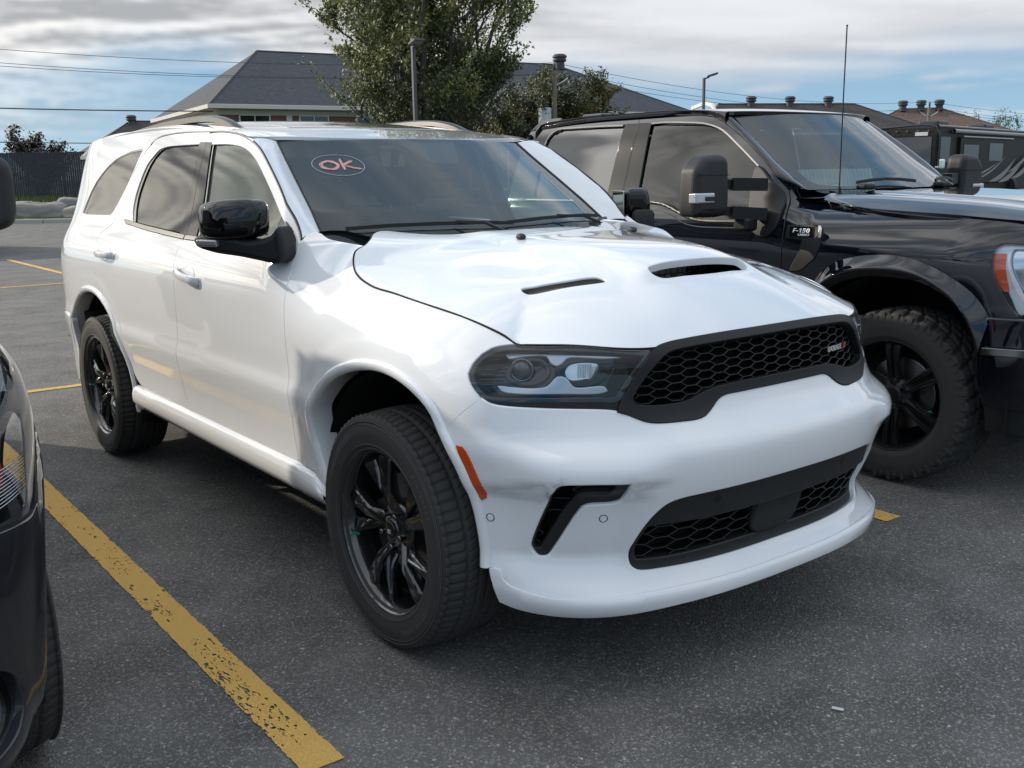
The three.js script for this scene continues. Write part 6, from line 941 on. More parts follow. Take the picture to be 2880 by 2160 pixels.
// ---------- beyond the parking lot ----------
const tube3 = (pts, r, rad = 6, seg) => tube(pts, r, seg ?? Math.max(2, pts.length * 4), rad);
{ // kerb, bank, boulders, fence
  const A = V(-52.5, 0, 12), B = V(-26.5, 0, -21), L = A.distanceTo(B), dir = B.clone().sub(A).normalize(), nrm = V(-dir.z, 0, dir.x).multiplyScalar(-1); if (nrm.x > 0) nrm.negate();
  const W = (s, o, y) => [A.x + dir.x * s + nrm.x * o, y, A.z + dir.z * s + nrm.z * o], ry = -Math.atan2(dir.z, dir.x);
  M.concrete = std(rgb(0.36, 0.34, 0.3), 0.9);
  for (let i = 0; i < 14; i++) { const g = rbox(L / 14 - 0.03, 0.19, 0.32, 0.03, 2); setting('kerb', at(g, ...W((i + 0.5) * L / 14, 0, 0.06), 0, ry, 0), M.concrete); }
  const grassM = std(rgb(0.05, 0.075, 0.02), 0.95);
  const R = rng(9);
  setting('bank', sheet((s, o) => { const p = W(s, o, 0.12 + 0.62 * sstep(0.5, 2.0, o) + 0.06 * vnoise(s * 1.3, o * 2, 4)); return p; }, -6, L + 10, 0.1, 22, 90, 24, 1), grassM);
  { const blade = geo([-0.02, 0, 0, 0.02, 0, 0, 0.006, 0.3, 0.03], null, null, [0, 1, 2]), n = 9000, im = new THREE.InstancedMesh(blade, std(rgb(0.075, 0.12, 0.025), 0.9), n), m = new THREE.Matrix4(), c = new THREE.Color(); for (let i = 0; i < n; i++) { const p = W(R() * L, 1.7 + R() * 1.9, 0.62); m.compose(V(p[0], p[1], p[2]), new THREE.Quaternion().setFromEuler(new THREE.Euler(0, R() * 6.3, (R() - 0.5) * 0.7)), V(1 + R(), 0.5 + R() * 0.9, 1)); im.setMatrixAt(i, m); const t = 0.6 + R() * 0.8; im.setColorAt(i, c.setRGB(t * (0.9 + 0.3 * R()), t, t * 0.8)); } im.name = 'grass'; im.userData = { kind: 'stuff', label: 'strip of green grass along the foot of the dark fence', category: 'grass' }; im.castShadow = im.receiveShadow = true; scene.add(im); }
  const rockM = [rgb(0.27, 0.25, 0.215), rgb(0.22, 0.205, 0.19), rgb(0.3, 0.265, 0.22)].map((c) => std(c, 0.92));
  const rocks = [['small', 17.0, 0.8, 0.28, 0.9, 0.5, 'leftmost low boulder behind the kerb, half hidden by the mirror'], ['big', 18.55, 0.82, 0.3, 1.75, 0.66, 'largest pale boulder behind the far kerb, right beside the mirror'], ['flat', 20.5, 0.8, 0.28, 1.9, 0.5, 'long low brownish boulder behind the far kerb, touching the white car outline'], ['mid', 22.3, 0.8, 0.28, 1.5, 0.55, 'rightmost boulder of the front row, mostly behind the white car'], ['top', 19.75, 1.35, 0.62, 1.35, 0.42, 'tilted boulder on top between the two largest ones'], ['top', 21.5, 1.4, 0.62, 1.0, 0.34, 'small orange brown boulder on top at the right, next to the white car'], ['top', 17.6, 1.45, 0.6, 0.8, 0.3, 'smallest stone on top of the row, close to the mirror']];
  rocks.forEach(([k, s, o, y, w, h, label], i) => { const seed = i * 3 + 2, g = lumps(mergeVertices(new THREE.IcosahedronGeometry(1, 12).deleteAttribute('normal').deleteAttribute('uv'), 1e-4), (x, yy, z) => { const e = Math.pow(Math.abs(x) ** 5 + Math.abs(yy) ** 5 + Math.abs(z) ** 5, -0.2), n = 0.7 + 0.45 * fbm(x * 1.3 + seed * 7 + 20, yy * 1.6 + z * 1.9 + 20, 3, seed + 2) + 0.14 * Math.abs(fbm(x * 4 + seed, z * 4 + yy * 5 + 9, 4, seed) - 0.5); return [x * e * n * w * 0.56 + yy * 0.06, yy * e * n * h * 0.66, z * e * n * 0.4]; }); solo('boulder', at(g, ...W(s + 4.9, o, y), 0, ry + (i % 3 - 1) * 0.09, (i % 4 - 1.5) * 0.05), rockM[i % 3], label, 'boulder', 'boulders behind the far kerb'); });
  // chain-link fence with dark slats
  const f = thing('chain_link_fence', 'tall chain-link fence filled with dark slats on the bank behind the boulders', 'fence');
  const link = std(rgb(0.16, 0.17, 0.18), 0.45, { metalness: 0.6 }), slat = std(rgb(0.012, 0.016, 0.02), 0.7);
  const y0 = 0.68, y1 = 2.66, O = 4.1;
  for (let s = 2; s < L; s += 3) mesh('post', at(new THREE.CylinderGeometry(0.035, 0.035, y1 - 0.3, 10), ...W(s, O + 0.05, (y1 + 0.3) / 2 + 0.03)), link, f);
  mesh('rail', tube3([W(0, O + 0.05, y1 - 0.04), W(L, O + 0.05, y1 - 0.04)], 0.022, 8, 1), link, f); mesh('rail', tube3([W(0, O + 0.05, y0 + 0.03), W(L, O + 0.05, y0 + 0.03)], 0.015, 8, 1), link, f);
  { const g = new THREE.BoxGeometry(0.082, y1 - y0, 0.012), n = Math.floor((L - 8) / 0.09), im = new THREE.InstancedMesh(g, slat, n), m = new THREE.Matrix4(), RR = rng(4); for (let i = 0; i < n; i++) { const s = 4 + i * 0.09, p = W(s, O, 0), gap = (s > 18.5 && s < 20.4) || (s > 11.6 && s < 12.8) ? 0.24 + 0.12 * RR() : 0.02 * RR(); m.compose(V(p[0], (y0 + y1) / 2 - gap, p[2]), new THREE.Quaternion().setFromEuler(new THREE.Euler(0, ry + (RR() - 0.5) * 0.1, 0)), V(1, 1, 1)); im.setMatrixAt(i, m); } im.name = 'slat'; im.userData.kind = 'stuff'; im.castShadow = true; f.add(im); }
  { const pos = [], idx = [], q = 0.0035, add = (a, b) => { const i = pos.length / 3; pos.push(a[0], a[1] - q, a[2], a[0], a[1] + q, a[2], b[0], b[1] + q, b[2], b[0], b[1] - q, b[2]); idx.push(i, i + 1, i + 2, i, i + 2, i + 3); }; const H = y1 + 0.02 - y0; for (let s = 4 - H; s < L - 4; s += 0.095) { add(W(s, O - 0.02, y0), W(s + H, O - 0.02, y1 + 0.02)); add(W(s + H, O - 0.026, y0), W(s, O - 0.026, y1 + 0.02)); } const g = mesh('wire_mesh', geo(pos, null, null, idx), link, f); g.userData.kind = 'stuff'; }
}
// ---------- roofs and walls ----------
const shingle = (a, b, seed) => { const t = dataTex(512, 512, (x, y) => { const row = Math.floor(y / 16), off = hash2(row, 3, seed) * 32, c = Math.floor((x + off) / 24), k = hash2(c, row, seed), edge = (y % 16 < 2 ? 0.72 : 1) * ((x + off) % 24 < 1.2 ? 0.85 : 1), n = 0.85 + 0.3 * fbm(x / 8, y / 8, 2, seed, 64); return g2(a.map((v, i) => lerp(v, b[i], k) * edge * n)); }, { srgb: true }); t.repeat.set(1 / 3.2, 1 / 3.2); return std(rgb(1), 0.9, { map: t }); };
M.roofGrey = shingle([0.04, 0.043, 0.05], [0.07, 0.074, 0.082], 3); M.roofBrown = shingle([0.075, 0.045, 0.034], [0.15, 0.095, 0.075], 8); M.roofDark = shingle([0.045, 0.035, 0.03], [0.075, 0.06, 0.053], 5);
{ const t = dataTex(512, 512, (x, y) => { const row = Math.floor(y / 16), c = Math.floor((x + (row & 1) * 24) / 48), mort = y % 16 < 2 || (x + (row & 1) * 24) % 48 < 2, k = hash2(c, row, 9); return g2(mort ? [0.3, 0.27, 0.25] : [0.2 + 0.09 * k, 0.075 + 0.03 * k, 0.055 + 0.02 * k]); }, { srgb: true }); t.repeat.set(1 / 2.2, 1 / 2.2); M.brick = std(rgb(1), 0.9, { map: t }); }
M.siding = std(rgb(0.62, 0.6, 0.55), 0.7); M.fascia = std(rgb(0.66, 0.64, 0.6), 0.5); M.pane = phys(rgb(0.02, 0.022, 0.025), 0.02, { clearcoat: 1, clearcoatRoughness: 0 }); M.frameWhite = std(rgb(0.7), 0.5);
// a hipped block in its own frame: u along the front (0..w), v back from it (0..d)
function hipHouse(root, origin, along, w, d, eave, ridge, hipL, hipR, over, roofM, wallM) {
  const a = V(along[0], 0, along[1]).normalize(), b = V(a.z, 0, -a.x);            // b points back, away from the lot
  if (b.x * -0.78 + b.z * -0.6 < 0) b.negate();
  const Q = (u, v, y) => [origin[0] + a.x * u + b.x * v, y, origin[1] + a.z * u + b.z * v];
  const poly = (pts, uvs) => { const pos = pts.flat(), idx = []; for (let i = 1; i < pts.length - 1; i++) idx.push(0, i, i + 1); const e1 = V(...pts[1]).sub(V(...pts[0])), e2 = V(...pts[2]).sub(V(...pts[0])), n = e1.clone().cross(e2).normalize(); if (n.y < 0) n.negate(); const h = V(n.z, 0, -n.x); if (h.length() < 1e-3) h.set(1, 0, 0); h.normalize(); const k = new THREE.Vector3().crossVectors(n, h); return geo(pos, pts.flatMap(() => n.toArray()), pts.flatMap((p) => [V(...p).dot(h), V(...p).dot(k)]), idx); };
  const o = over, r0 = Q(hipL, d / 2, ridge), r1 = Q(w - hipR, d / 2, ridge), e = eave, c = [Q(-o, -o, e), Q(w + o, -o, e), Q(w + o, d + o, e), Q(-o, d + o, e)];
  mesh('roof', poly([c[0], c[1], r1, r0]), roofM, root); mesh('roof', poly([c[3], c[0], r0]), roofM, root); mesh('roof', poly([c[1], c[2], r1]), roofM, root); mesh('roof', poly([c[2], c[3], r0, r1]), roofM, root);
  mesh('roof_ridge', [sweep([r0, r1], [[-0.12, -0.02], [0, 0.06], [0.12, -0.02]]), sweep([c[0], r0], [[-0.12, -0.02], [0, 0.05], [0.12, -0.02]]), sweep([c[1], r1], [[-0.12, -0.02], [0, 0.05], [0.12, -0.02]])], roofM, root);
  const gut = (p, q) => sweep([p, q], [[-0.08, -0.2], [0.08, -0.2], [0.1, 0.02], [-0.06, 0.04]]);
  mesh('gutter', gut(c[0], c[1]), M.fascia, root); mesh('gutter', gut(c[3], c[0]), M.fascia, root); mesh('gutter', gut(c[1], c[2]), M.fascia, root);
  const y = e - 0.22; mesh('soffit', geo([c[0], c[1], c[2], c[3]].flatMap((p) => [p[0], y, p[2]]), null, null, [0, 1, 2, 0, 2, 3]), M.siding, root);
  const wall = (p, q) => { const L = Math.hypot(p[0] - q[0], p[2] - q[2]); return geo([p[0], 0, p[2], q[0], 0, q[2], q[0], y, q[2], p[0], y, p[2]], null, [0, 0, L, 0, L, y, 0, y], [0, 1, 2, 0, 2, 3]); };
  mesh('wall', [wall(Q(0, 0, 0), Q(w, 0, 0)), wall(Q(0, d, 0), Q(0, 0, 0)), wall(Q(w, 0, 0), Q(w, d, 0)), wall(Q(w, d, 0), Q(0, d, 0))], wallM, root);
  const yaw = Math.atan2(-a.z, a.x);
  return { Q, yaw, band: (u0, u1, y0, y1, v = -0.04, m = M.siding, name = 'wall_panel') => mesh(name, at(rbox(u1 - u0, y1 - y0, 0.08, 0.01, 1), ...Q((u0 + u1) / 2, v, (y0 + y1) / 2), 0, yaw, 0), m, root),
    window: (u, y, ww, hh) => { const g = new THREE.Group(); g.name = 'window'; g.position.set(...Q(u, -0.05, y)); g.rotation.y = yaw; root.add(g); mesh('pane', new THREE.BoxGeometry(ww, hh, 0.03), M.pane, g); mesh('frame', [at(new THREE.BoxGeometry(ww + 0.16, 0.08, 0.09), 0, hh / 2 + 0.04, 0), at(new THREE.BoxGeometry(ww + 0.16, 0.08, 0.09), 0, -hh / 2 - 0.04, 0), at(new THREE.BoxGeometry(0.08, hh, 0.09), -ww / 2 - 0.04, 0, 0), at(new THREE.BoxGeometry(0.08, hh, 0.09), ww / 2 + 0.04, 0, 0), at(new THREE.BoxGeometry(0.06, hh, 0.08), 0, 0, 0)], M.frameWhite, g); },
    vent: (u, v, y, s = 1) => mesh('roof_vent', [at(new THREE.CylinderGeometry(0.28 * s, 0.3 * s, 0.5 * s, 14), ...Q(u, v, y)), at(lathe([[0, 0.52 * s], [0.3 * s, 0.5 * s], [0.42 * s, 0.4 * s], [0.42 * s, 0.3 * s], [0.36 * s, 0.28 * s], [0.36 * s, 0.2 * s], [0.42 * s, 0.18 * s], [0.36 * s, 0.08 * s]], 16), ...Q(u, v, y + 0.1 * s))], M.ventM ?? (M.ventM = std(rgb(0.05), 0.6)), root) };
}
{ const h = thing('apartment_building', 'long brick apartment building with grey hipped roof and white eaves behind the big tree', 'building');
  const b = hipHouse(h, [-55.2, -20.9], [4, -30], 34, 15, 5.62, 9.6, 4.6, 6.6, 0.75, M.roofGrey, M.brick);
  b.band(-0.05, 34, 5.1, 5.38); for (let i = 0; i < 9; i++) b.window(2.0 + i * 3.6, 4.42, 1.7, 1.3); for (let i = 0; i < 9; i++) b.window(2.6 + i * 3.6, 1.3, 1.7, 1.3);
  for (const u of [4.3, 11.5, 18.7]) { b.band(u - 0.4, u - 0.05, 3.7, 5.1, -0.05, M.frameWhite, 'shutter'); }
  mesh('side_wall_panel', at(rbox(0.08, 0.9, 14.8, 0.01, 1), ...b.Q(-0.04, 7.5, 4.95), 0, b.yaw, 0), M.siding, h);
  mesh('downspout', tube3([b.Q(-0.5, -0.7, 5.4), b.Q(-0.1, -0.15, 5.0), b.Q(-0.05, -0.12, 3)], 0.05), M.fascia, h);
  mesh('chimney_vent', [at(rbox(0.7, 0.5, 0.7, 0.05), ...b.Q(10.6, 7.5, 9.7)), at(rbox(0.9, 0.16, 0.9, 0.05), ...b.Q(10.6, 7.5, 10.03))], M.ventM ?? (M.ventM = std(rgb(0.05), 0.6)), h);
  for (const u of [22, 27.5]) b.vent(u, 6.8, 9.5, 1.3); }
{ const h = thing('far_house', 'far house whose dark gable roof with one vent shows left of the white roof rail', 'building');
  const b = hipHouse(h, [-95.5, -24.5], [2, -12], 14, 10, 3.9, 7.1, 4.5, 4.5, 0.5, M.roofDark, M.siding); b.vent(4.6, 4.6, 6.9, 1.2); b.window(3, 2, 1.6, 1.2); }
{ const h = thing('brown_roof_house', 'house with dark brown roof and three vents peeking above the black pickup roof', 'building');
  const b = hipHouse(h, [-57.0, -66.0], [7, -15], 20, 9, 4.6, 7.35, 1.6, 5.0, 0.5, M.roofDark, M.brick); for (const u of [4.6, 8.4, 12.2]) b.vent(u, 4.2, 7.3, 1.15); mesh('white_rake', sweep([b.Q(-0.5, -0.6, 5.6), b.Q(0.1, 2.4, 7.15), b.Q(0.3, 4.5, 7.45), b.Q(0.1, 7.0, 7.15)], [[-0.1, -0.18], [0.1, -0.18], [0.1, 0.12], [-0.1, 0.12]]), M.fascia, h); b.window(4, 3.2, 1.6, 1.2); }
{ const h = thing('brown_hip_house', 'house with reddish brown hipped roof and three vents behind the black motorhome', 'building');
  const b = hipHouse(h, [-60.5, -88.5], [12, -11], 17, 11, 4.35, 7.55, 6.2, 6.8, 0.6, M.roofBrown, M.brick); for (const u of [6.4, 8.2, 10]) b.vent(u, 5.0, 7.6, 1.25); b.window(4, 2.6, 1.6, 1.2); }
{ const h = thing('edge_house', 'house whose brown roof slope just enters at the right edge above the motorhome', 'building');
  hipHouse(h, [-44.5, -104], [10, -9], 14, 10, 4.2, 7.4, 5, 5, 0.6, M.roofBrown, M.brick); }
// ---------- motorhome ----------
{ const rv = thing('motorhome', 'black motorhome with grey swoosh stripes parked at the right behind the pickup', 'motorhome');
  const c = V(-20.9, 0, -38.0), sd = V(-0.19, 0, -0.98).normalize(), fd = V(sd.z, 0, -sd.x), H = 3.22, Lr = 14.5, Wd = 2.75;
  if (fd.dot(V(-1, 0, 0)) < 0) fd.negate();
  const Q = (u, v, y) => [c.x + sd.x * u + fd.x * v, y, c.z + sd.z * u + fd.z * v];   // u back along the flank, v across the front
  const q = (n, pts, m, off = 0) => mesh(n, geo(pts.flat(), null, null, (() => { const r = []; for (let i = 1; i < pts.length - 1; i++) r.push(0, i, i + 1); return r; })()), m, rv);
  const black = phys(rgb(0.012, 0.011, 0.0105), 0.5, { specularIntensity: 0.35 });
  { const shape = [[0, 0.35], [Lr, 0.35], [Lr, H - 0.1], [Lr - 0.1, H], [0.35, H], [0.12, H - 0.1], [0.02, H - 0.4], [-0.12, 1.4], [-0.16, 0.9], [-0.1, 0.45]]; const g = extr(shape, Wd, 0.06); const m = new THREE.Matrix4().makeBasis(sd, V(0, 1, 0), fd).setPosition(c); g.applyMatrix4(m); if (m.determinant() < 0) { const p = g.attributes.position.array; for (let i = 0; i < p.length; i += 9) for (let k = 0; k < 3; k++) { const t = p[i + 3 + k]; p[i + 3 + k] = p[i + 6 + k]; p[i + 6 + k] = t; } g.computeVertexNormals(); } mesh('body', g, black, rv); }
  q('windshield', [Q(-0.13, 0.2, 1.5), Q(-0.13, Wd - 0.2, 1.5), Q(-0.0, Wd - 0.25, 2.75), Q(-0.0, 0.25, 2.75)], M.privacy);
  mesh('curtain', sheet((v, t) => Q(0.25 + 0.05 * Math.sin(v * 22), 0.3 + v * 2.1, 1.6 + t * 1.1), 0, 1, 0, 1, 60, 2), std(rgb(0.3, 0.36, 0.33), 0.9), rv);
  const fl = (n, u0, u1, y0, y1, m, o = -0.012) => q(n, [Q(u0, o, y0), Q(u1, o, y0), Q(u1, o, y1), Q(u0, o, y1)], m);
  const rvGlass = std(rgb(0.03, 0.026, 0.022), 0.25); fl('cab_window', 0.35, 1.5, 1.7, 2.75, rvGlass); fl('side_window', 2.9, 4.9, 1.75, 2.45, rvGlass, -0.135); fl('side_window', 6.4, 8.4, 1.75, 2.55, rvGlass, -0.135);
  mesh('slide_out', at(rbox(7.4, 2.0, 0.14, 0.03), ...Q(6.2, -0.05, 1.75), 0, Math.atan2(-sd.z, sd.x), 0), black, rv);
  mesh('awning', tube3([Q(1.6, -0.1, 3.0), Q(13.5, -0.1, 3.0)], 0.09, 10, 1), std(rgb(0.25), 0.4), rv); mesh('slide_topper', tube3([Q(2.6, -0.16, 2.78), Q(9.8, -0.16, 2.78)], 0.04, 8, 1), std(rgb(0.3), 0.4), rv);
  mesh('roof_edge', tube3([Q(-0.05, -0.0, H - 0.04), Q(Lr, -0.0, H - 0.04)], 0.05, 8, 1), std(rgb(0.2), 0.4), rv);
  mesh('front_cap_edge', tube3([Q(0.08, 0, 1.2), Q(0.1, 0, H - 0.3), Q(0.12, 0.15, H - 0.06), Q(0.12, Wd - 0.1, H - 0.06)], 0.04, 8), std(rgb(0.03), 0.4), rv);
  for (let i = 0; i < 5; i++) mesh('marker_lamp', at(rbox(0.04, 0.05, 0.1, 0.015), ...Q(0.03, 0.4 + i * 0.45, H - 0.22)), std(rgb(0.3, 0.2, 0.12), 0.4), rv);
  q('maker_badge', [Q(-0.0, 0.42, H - 0.42), Q(-0.0, 0.95, H - 0.42), Q(-0.0, 0.95, H - 0.27), Q(-0.0, 0.42, H - 0.27)], std(rgb(0.6), 0.4));
  for (const u of [2.2, 8.5]) mesh('roof_unit', [at(rbox(1.3, 0.28, 0.9, 0.1, 3), ...Q(u, 1.0, H + 0.12), 0, Math.atan2(-sd.z, sd.x), 0)], std(rgb(0.04), 0.5), rv);
  const stripeM = std(rgb(0.2, 0.18, 0.17), 0.4), swoosh = (u0, y0, u1, y1, bow, w) => mesh('swoosh_stripe', sheet((t, k) => { const u = lerp(u0, u1, t), y = lerp(y0, y1, t) + bow * Math.sin(t * Math.PI) + (k - 0.5) * w * Math.sin(Math.min(1, t * 1.1) * Math.PI); return Q(u, -0.135, y); }, 0, 1, 0, 1, 24, 2), stripeM, rv);
  for (const [p, q, r, t, bw, w] of [[2.6, 1.0, 5, 1.4, -0.06, 0.12], [3.2, 0.95, 8.5, 1.85, -0.14, 0.1], [4, 0.85, 9.6, 2.2, -0.25, 0.1], [6.6, 0.8, 11, 2.1, -0.3, 0.26], [8, 0.75, 12, 1.8, -0.2, 0.26], [9.4, 1.2, 13.5, 2.5, -0.2, 0.2], [10, 0.9, 14.2, 2.3, -0.3, 0.26]]) swoosh(p, q, r, t, bw, w);
  mesh('side_lettering', at(text('NEWMAR', 0.16, 0.01).scale(1.6, 1, 1), ...Q(3.0, -0.14, 1.42), 0, Math.atan2(-sd.z, sd.x), 0), std(rgb(0.6), 0.4), rv);
  mesh('mirror', [at(rbox(0.18, 0.42, 0.26, 0.07, 4), ...Q(-0.35, -0.35, 1.62)), at(rbox(0.05, 0.08, 0.4, 0.02), ...Q(-0.2, -0.15, 1.5))], M.chrome, rv);
  for (const u of [1.8, 10.4]) mesh('wheel', at(new THREE.CylinderGeometry(0.5, 0.5, 0.3, 28), ...Q(u, 0.14, 0.5), Math.PI / 2, 0, Math.atan2(-sd.z, sd.x) * 0), M.rubber, rv);
}
// ---------- lamp posts, utility poles, wires ----------
{ const grey = std(rgb(0.075, 0.075, 0.08), 0.5, { metalness: 0.4 });
  const lamp = (label, x, z, h, headDir, rise) => { const t = thing('lamp_post', label, 'lamp post', [x, 0, z]); mesh('pole', at(rbox(0.14, h, 0.14, 0.02), 0, h / 2, 0), grey, t); mesh('base', at(new THREE.CylinderGeometry(0.3, 0.32, 0.7, 20), 0, 0.35, 0), M.concrete, t); const a = Math.atan2(-headDir[1], headDir[0]); mesh('arm', at(rbox(0.3, 0.09, 0.09, 0.02), headDir[0] * 0.16, h - 0.06 + rise * 0.1, headDir[1] * 0.16, 0, a, rise * 0.5), grey, t); mesh('lamp_head', at(rbox(0.62, 0.1, 0.42, 0.03), headDir[0] * 0.5, h + 0.02 + rise * 0.28, headDir[1] * 0.5, 0, a, rise * 0.5), grey, t); mesh('diffuser', at(rbox(0.5, 0.02, 0.34, 0.008), headDir[0] * 0.5, h - 0.04 + rise * 0.28, headDir[1] * 0.5, 0, a, rise * 0.5), std(rgb(0.3), 0.4), t); };
  lamp('grey lamp post with square head standing in front of the big green tree', -31.1, -18.9, 6.25, [0.62, 0.1], 0.35);
  lamp('dark lamp post rising behind the roof of the black pickup', -39.9, -44.7, 6.9, [0.65, -0.76], 0.55);
  const wood = std(rgb(0.2, 0.165, 0.13), 0.9), white = std(rgb(0.55, 0.57, 0.6), 0.4), dark = std(rgb(0.05), 0.6);
  const pole = (label, x, z, h, ad, extra) => { const t = thing('utility_pole', label, 'utility pole', [x, 0, z]); mesh('pole', at(new THREE.CylinderGeometry(0.14, 0.19, h, 14), 0, h / 2, 0), wood, t); const ends = []; for (const s of [1, -1]) { const e = [ad[0] * s * 0.85, h - 0.35, ad[1] * s * 0.85]; mesh('crossarm', tube3([[0, h - 0.85, 0], [e[0] * 0.7, h - 0.55, e[2] * 0.7], e], 0.04), white, t); mesh('insulator', at(lathe([[0, -0.12], [0.05, -0.1], [0.09, -0.02], [0.06, 0.02], [0.1, 0.08], [0.05, 0.16], [0, 0.18]], 12), ...e), dark, t); ends.push([x + e[0], h - 0.15, z + e[2]]); } mesh('insulator', at(lathe([[0, 0], [0.05, 0.05], [0.1, 0.2], [0.07, 0.26], [0.1, 0.34], [0.04, 0.44], [0, 0.46]], 12), 0, h - 0.02, 0), dark, t); ends.push([x, h + 0.45, z]); if (extra) extra(t); return ends; };
  const e1 = pole('wooden utility pole with a grey transformer beside the yellow green trees', -43.8, -36.4, 7.25, [0.62, -0.78], (t) => { mesh('transformer', [at(lathe([[0, -0.6], [0.36, -0.58], [0.38, -0.5], [0.38, 0.5], [0.4, 0.54], [0.3, 0.62], [0, 0.66]], 24), -0.35, 4.6, 0.42)], white, t); mesh('bushing', [at(new THREE.CylinderGeometry(0.05, 0.07, 0.35, 10), -0.42, 5.35, 0.45)], dark, t); mesh('fuse_cutout', at(rbox(0.3, 0.5, 0.25, 0.05), -0.4, 6.5, 0.4), dark, t); });
  const e2 = pole('pale utility pole with two cross arms in front of the brown hipped roof', -48.6, -83.8, 6.75, [0.62, -0.78]);
  const wireM = std(rgb(0.05), 0.6), sag = (a, b, s, n = 16) => Array.from({ length: n + 1 }, (_, i) => { const t = i / n; return [lerp(a[0], b[0], t), lerp(a[1], b[1], t) - s * 4 * t * (1 - t), lerp(a[2], b[2], t)]; });
  const wire = (label, a, b, s, r = 0.014) => solo('overhead_wire', tube3(sag(a, b, s), r, 5, 30), wireM, label, 'wire');
  const far = [[-60, 9.4, 18], [-60, 8.9, 18], [-60.6, 8.7, 18.6]];
  wire('topmost thin wire crossing the grey roof from the left edge to the transformer pole', e1[2], [-64, 10.6, 12], 1.3);
  wire('second wire below the topmost one, crossing the grey roof towards the transformer pole', e1[0], [-63, 10.0, 12], 1.45);
  wire('third wire nearly touching the second, crossing the grey roof towards the transformer pole', e1[1], [-64.4, 9.9, 12], 1.4);
  wire('thick twisted cable sloping down from the left edge to the apartment eave', [-56.2, 5.35, -20.9], [-66, 6.3, 8], 0.25, 0.035);
  wire('dark cable running level just above the fence at the left edge', [-70, 4.3, 8], [-62, 3.7, -28], 0.12, 0.03);
  wire('left wire of the three between the transformer pole and the far pale pole', e1[0], e2[0], 0.9); wire('right wire of the three between the transformer pole and the far pale pole', e1[1], e2[1], 0.9); wire('top wire of the three between the transformer pole and the far pale pole', e1[2], e2[2], 0.9);
  const off = [18, -0.5, -34]; e2.forEach((e, i) => wire(['lowest left', 'lowest right', 'top'][i] + ' wire leaving the far pale pole towards the right edge', e, [e[0] + off[0], e[1] + off[1], e[2] + off[2]], 1.3));
}
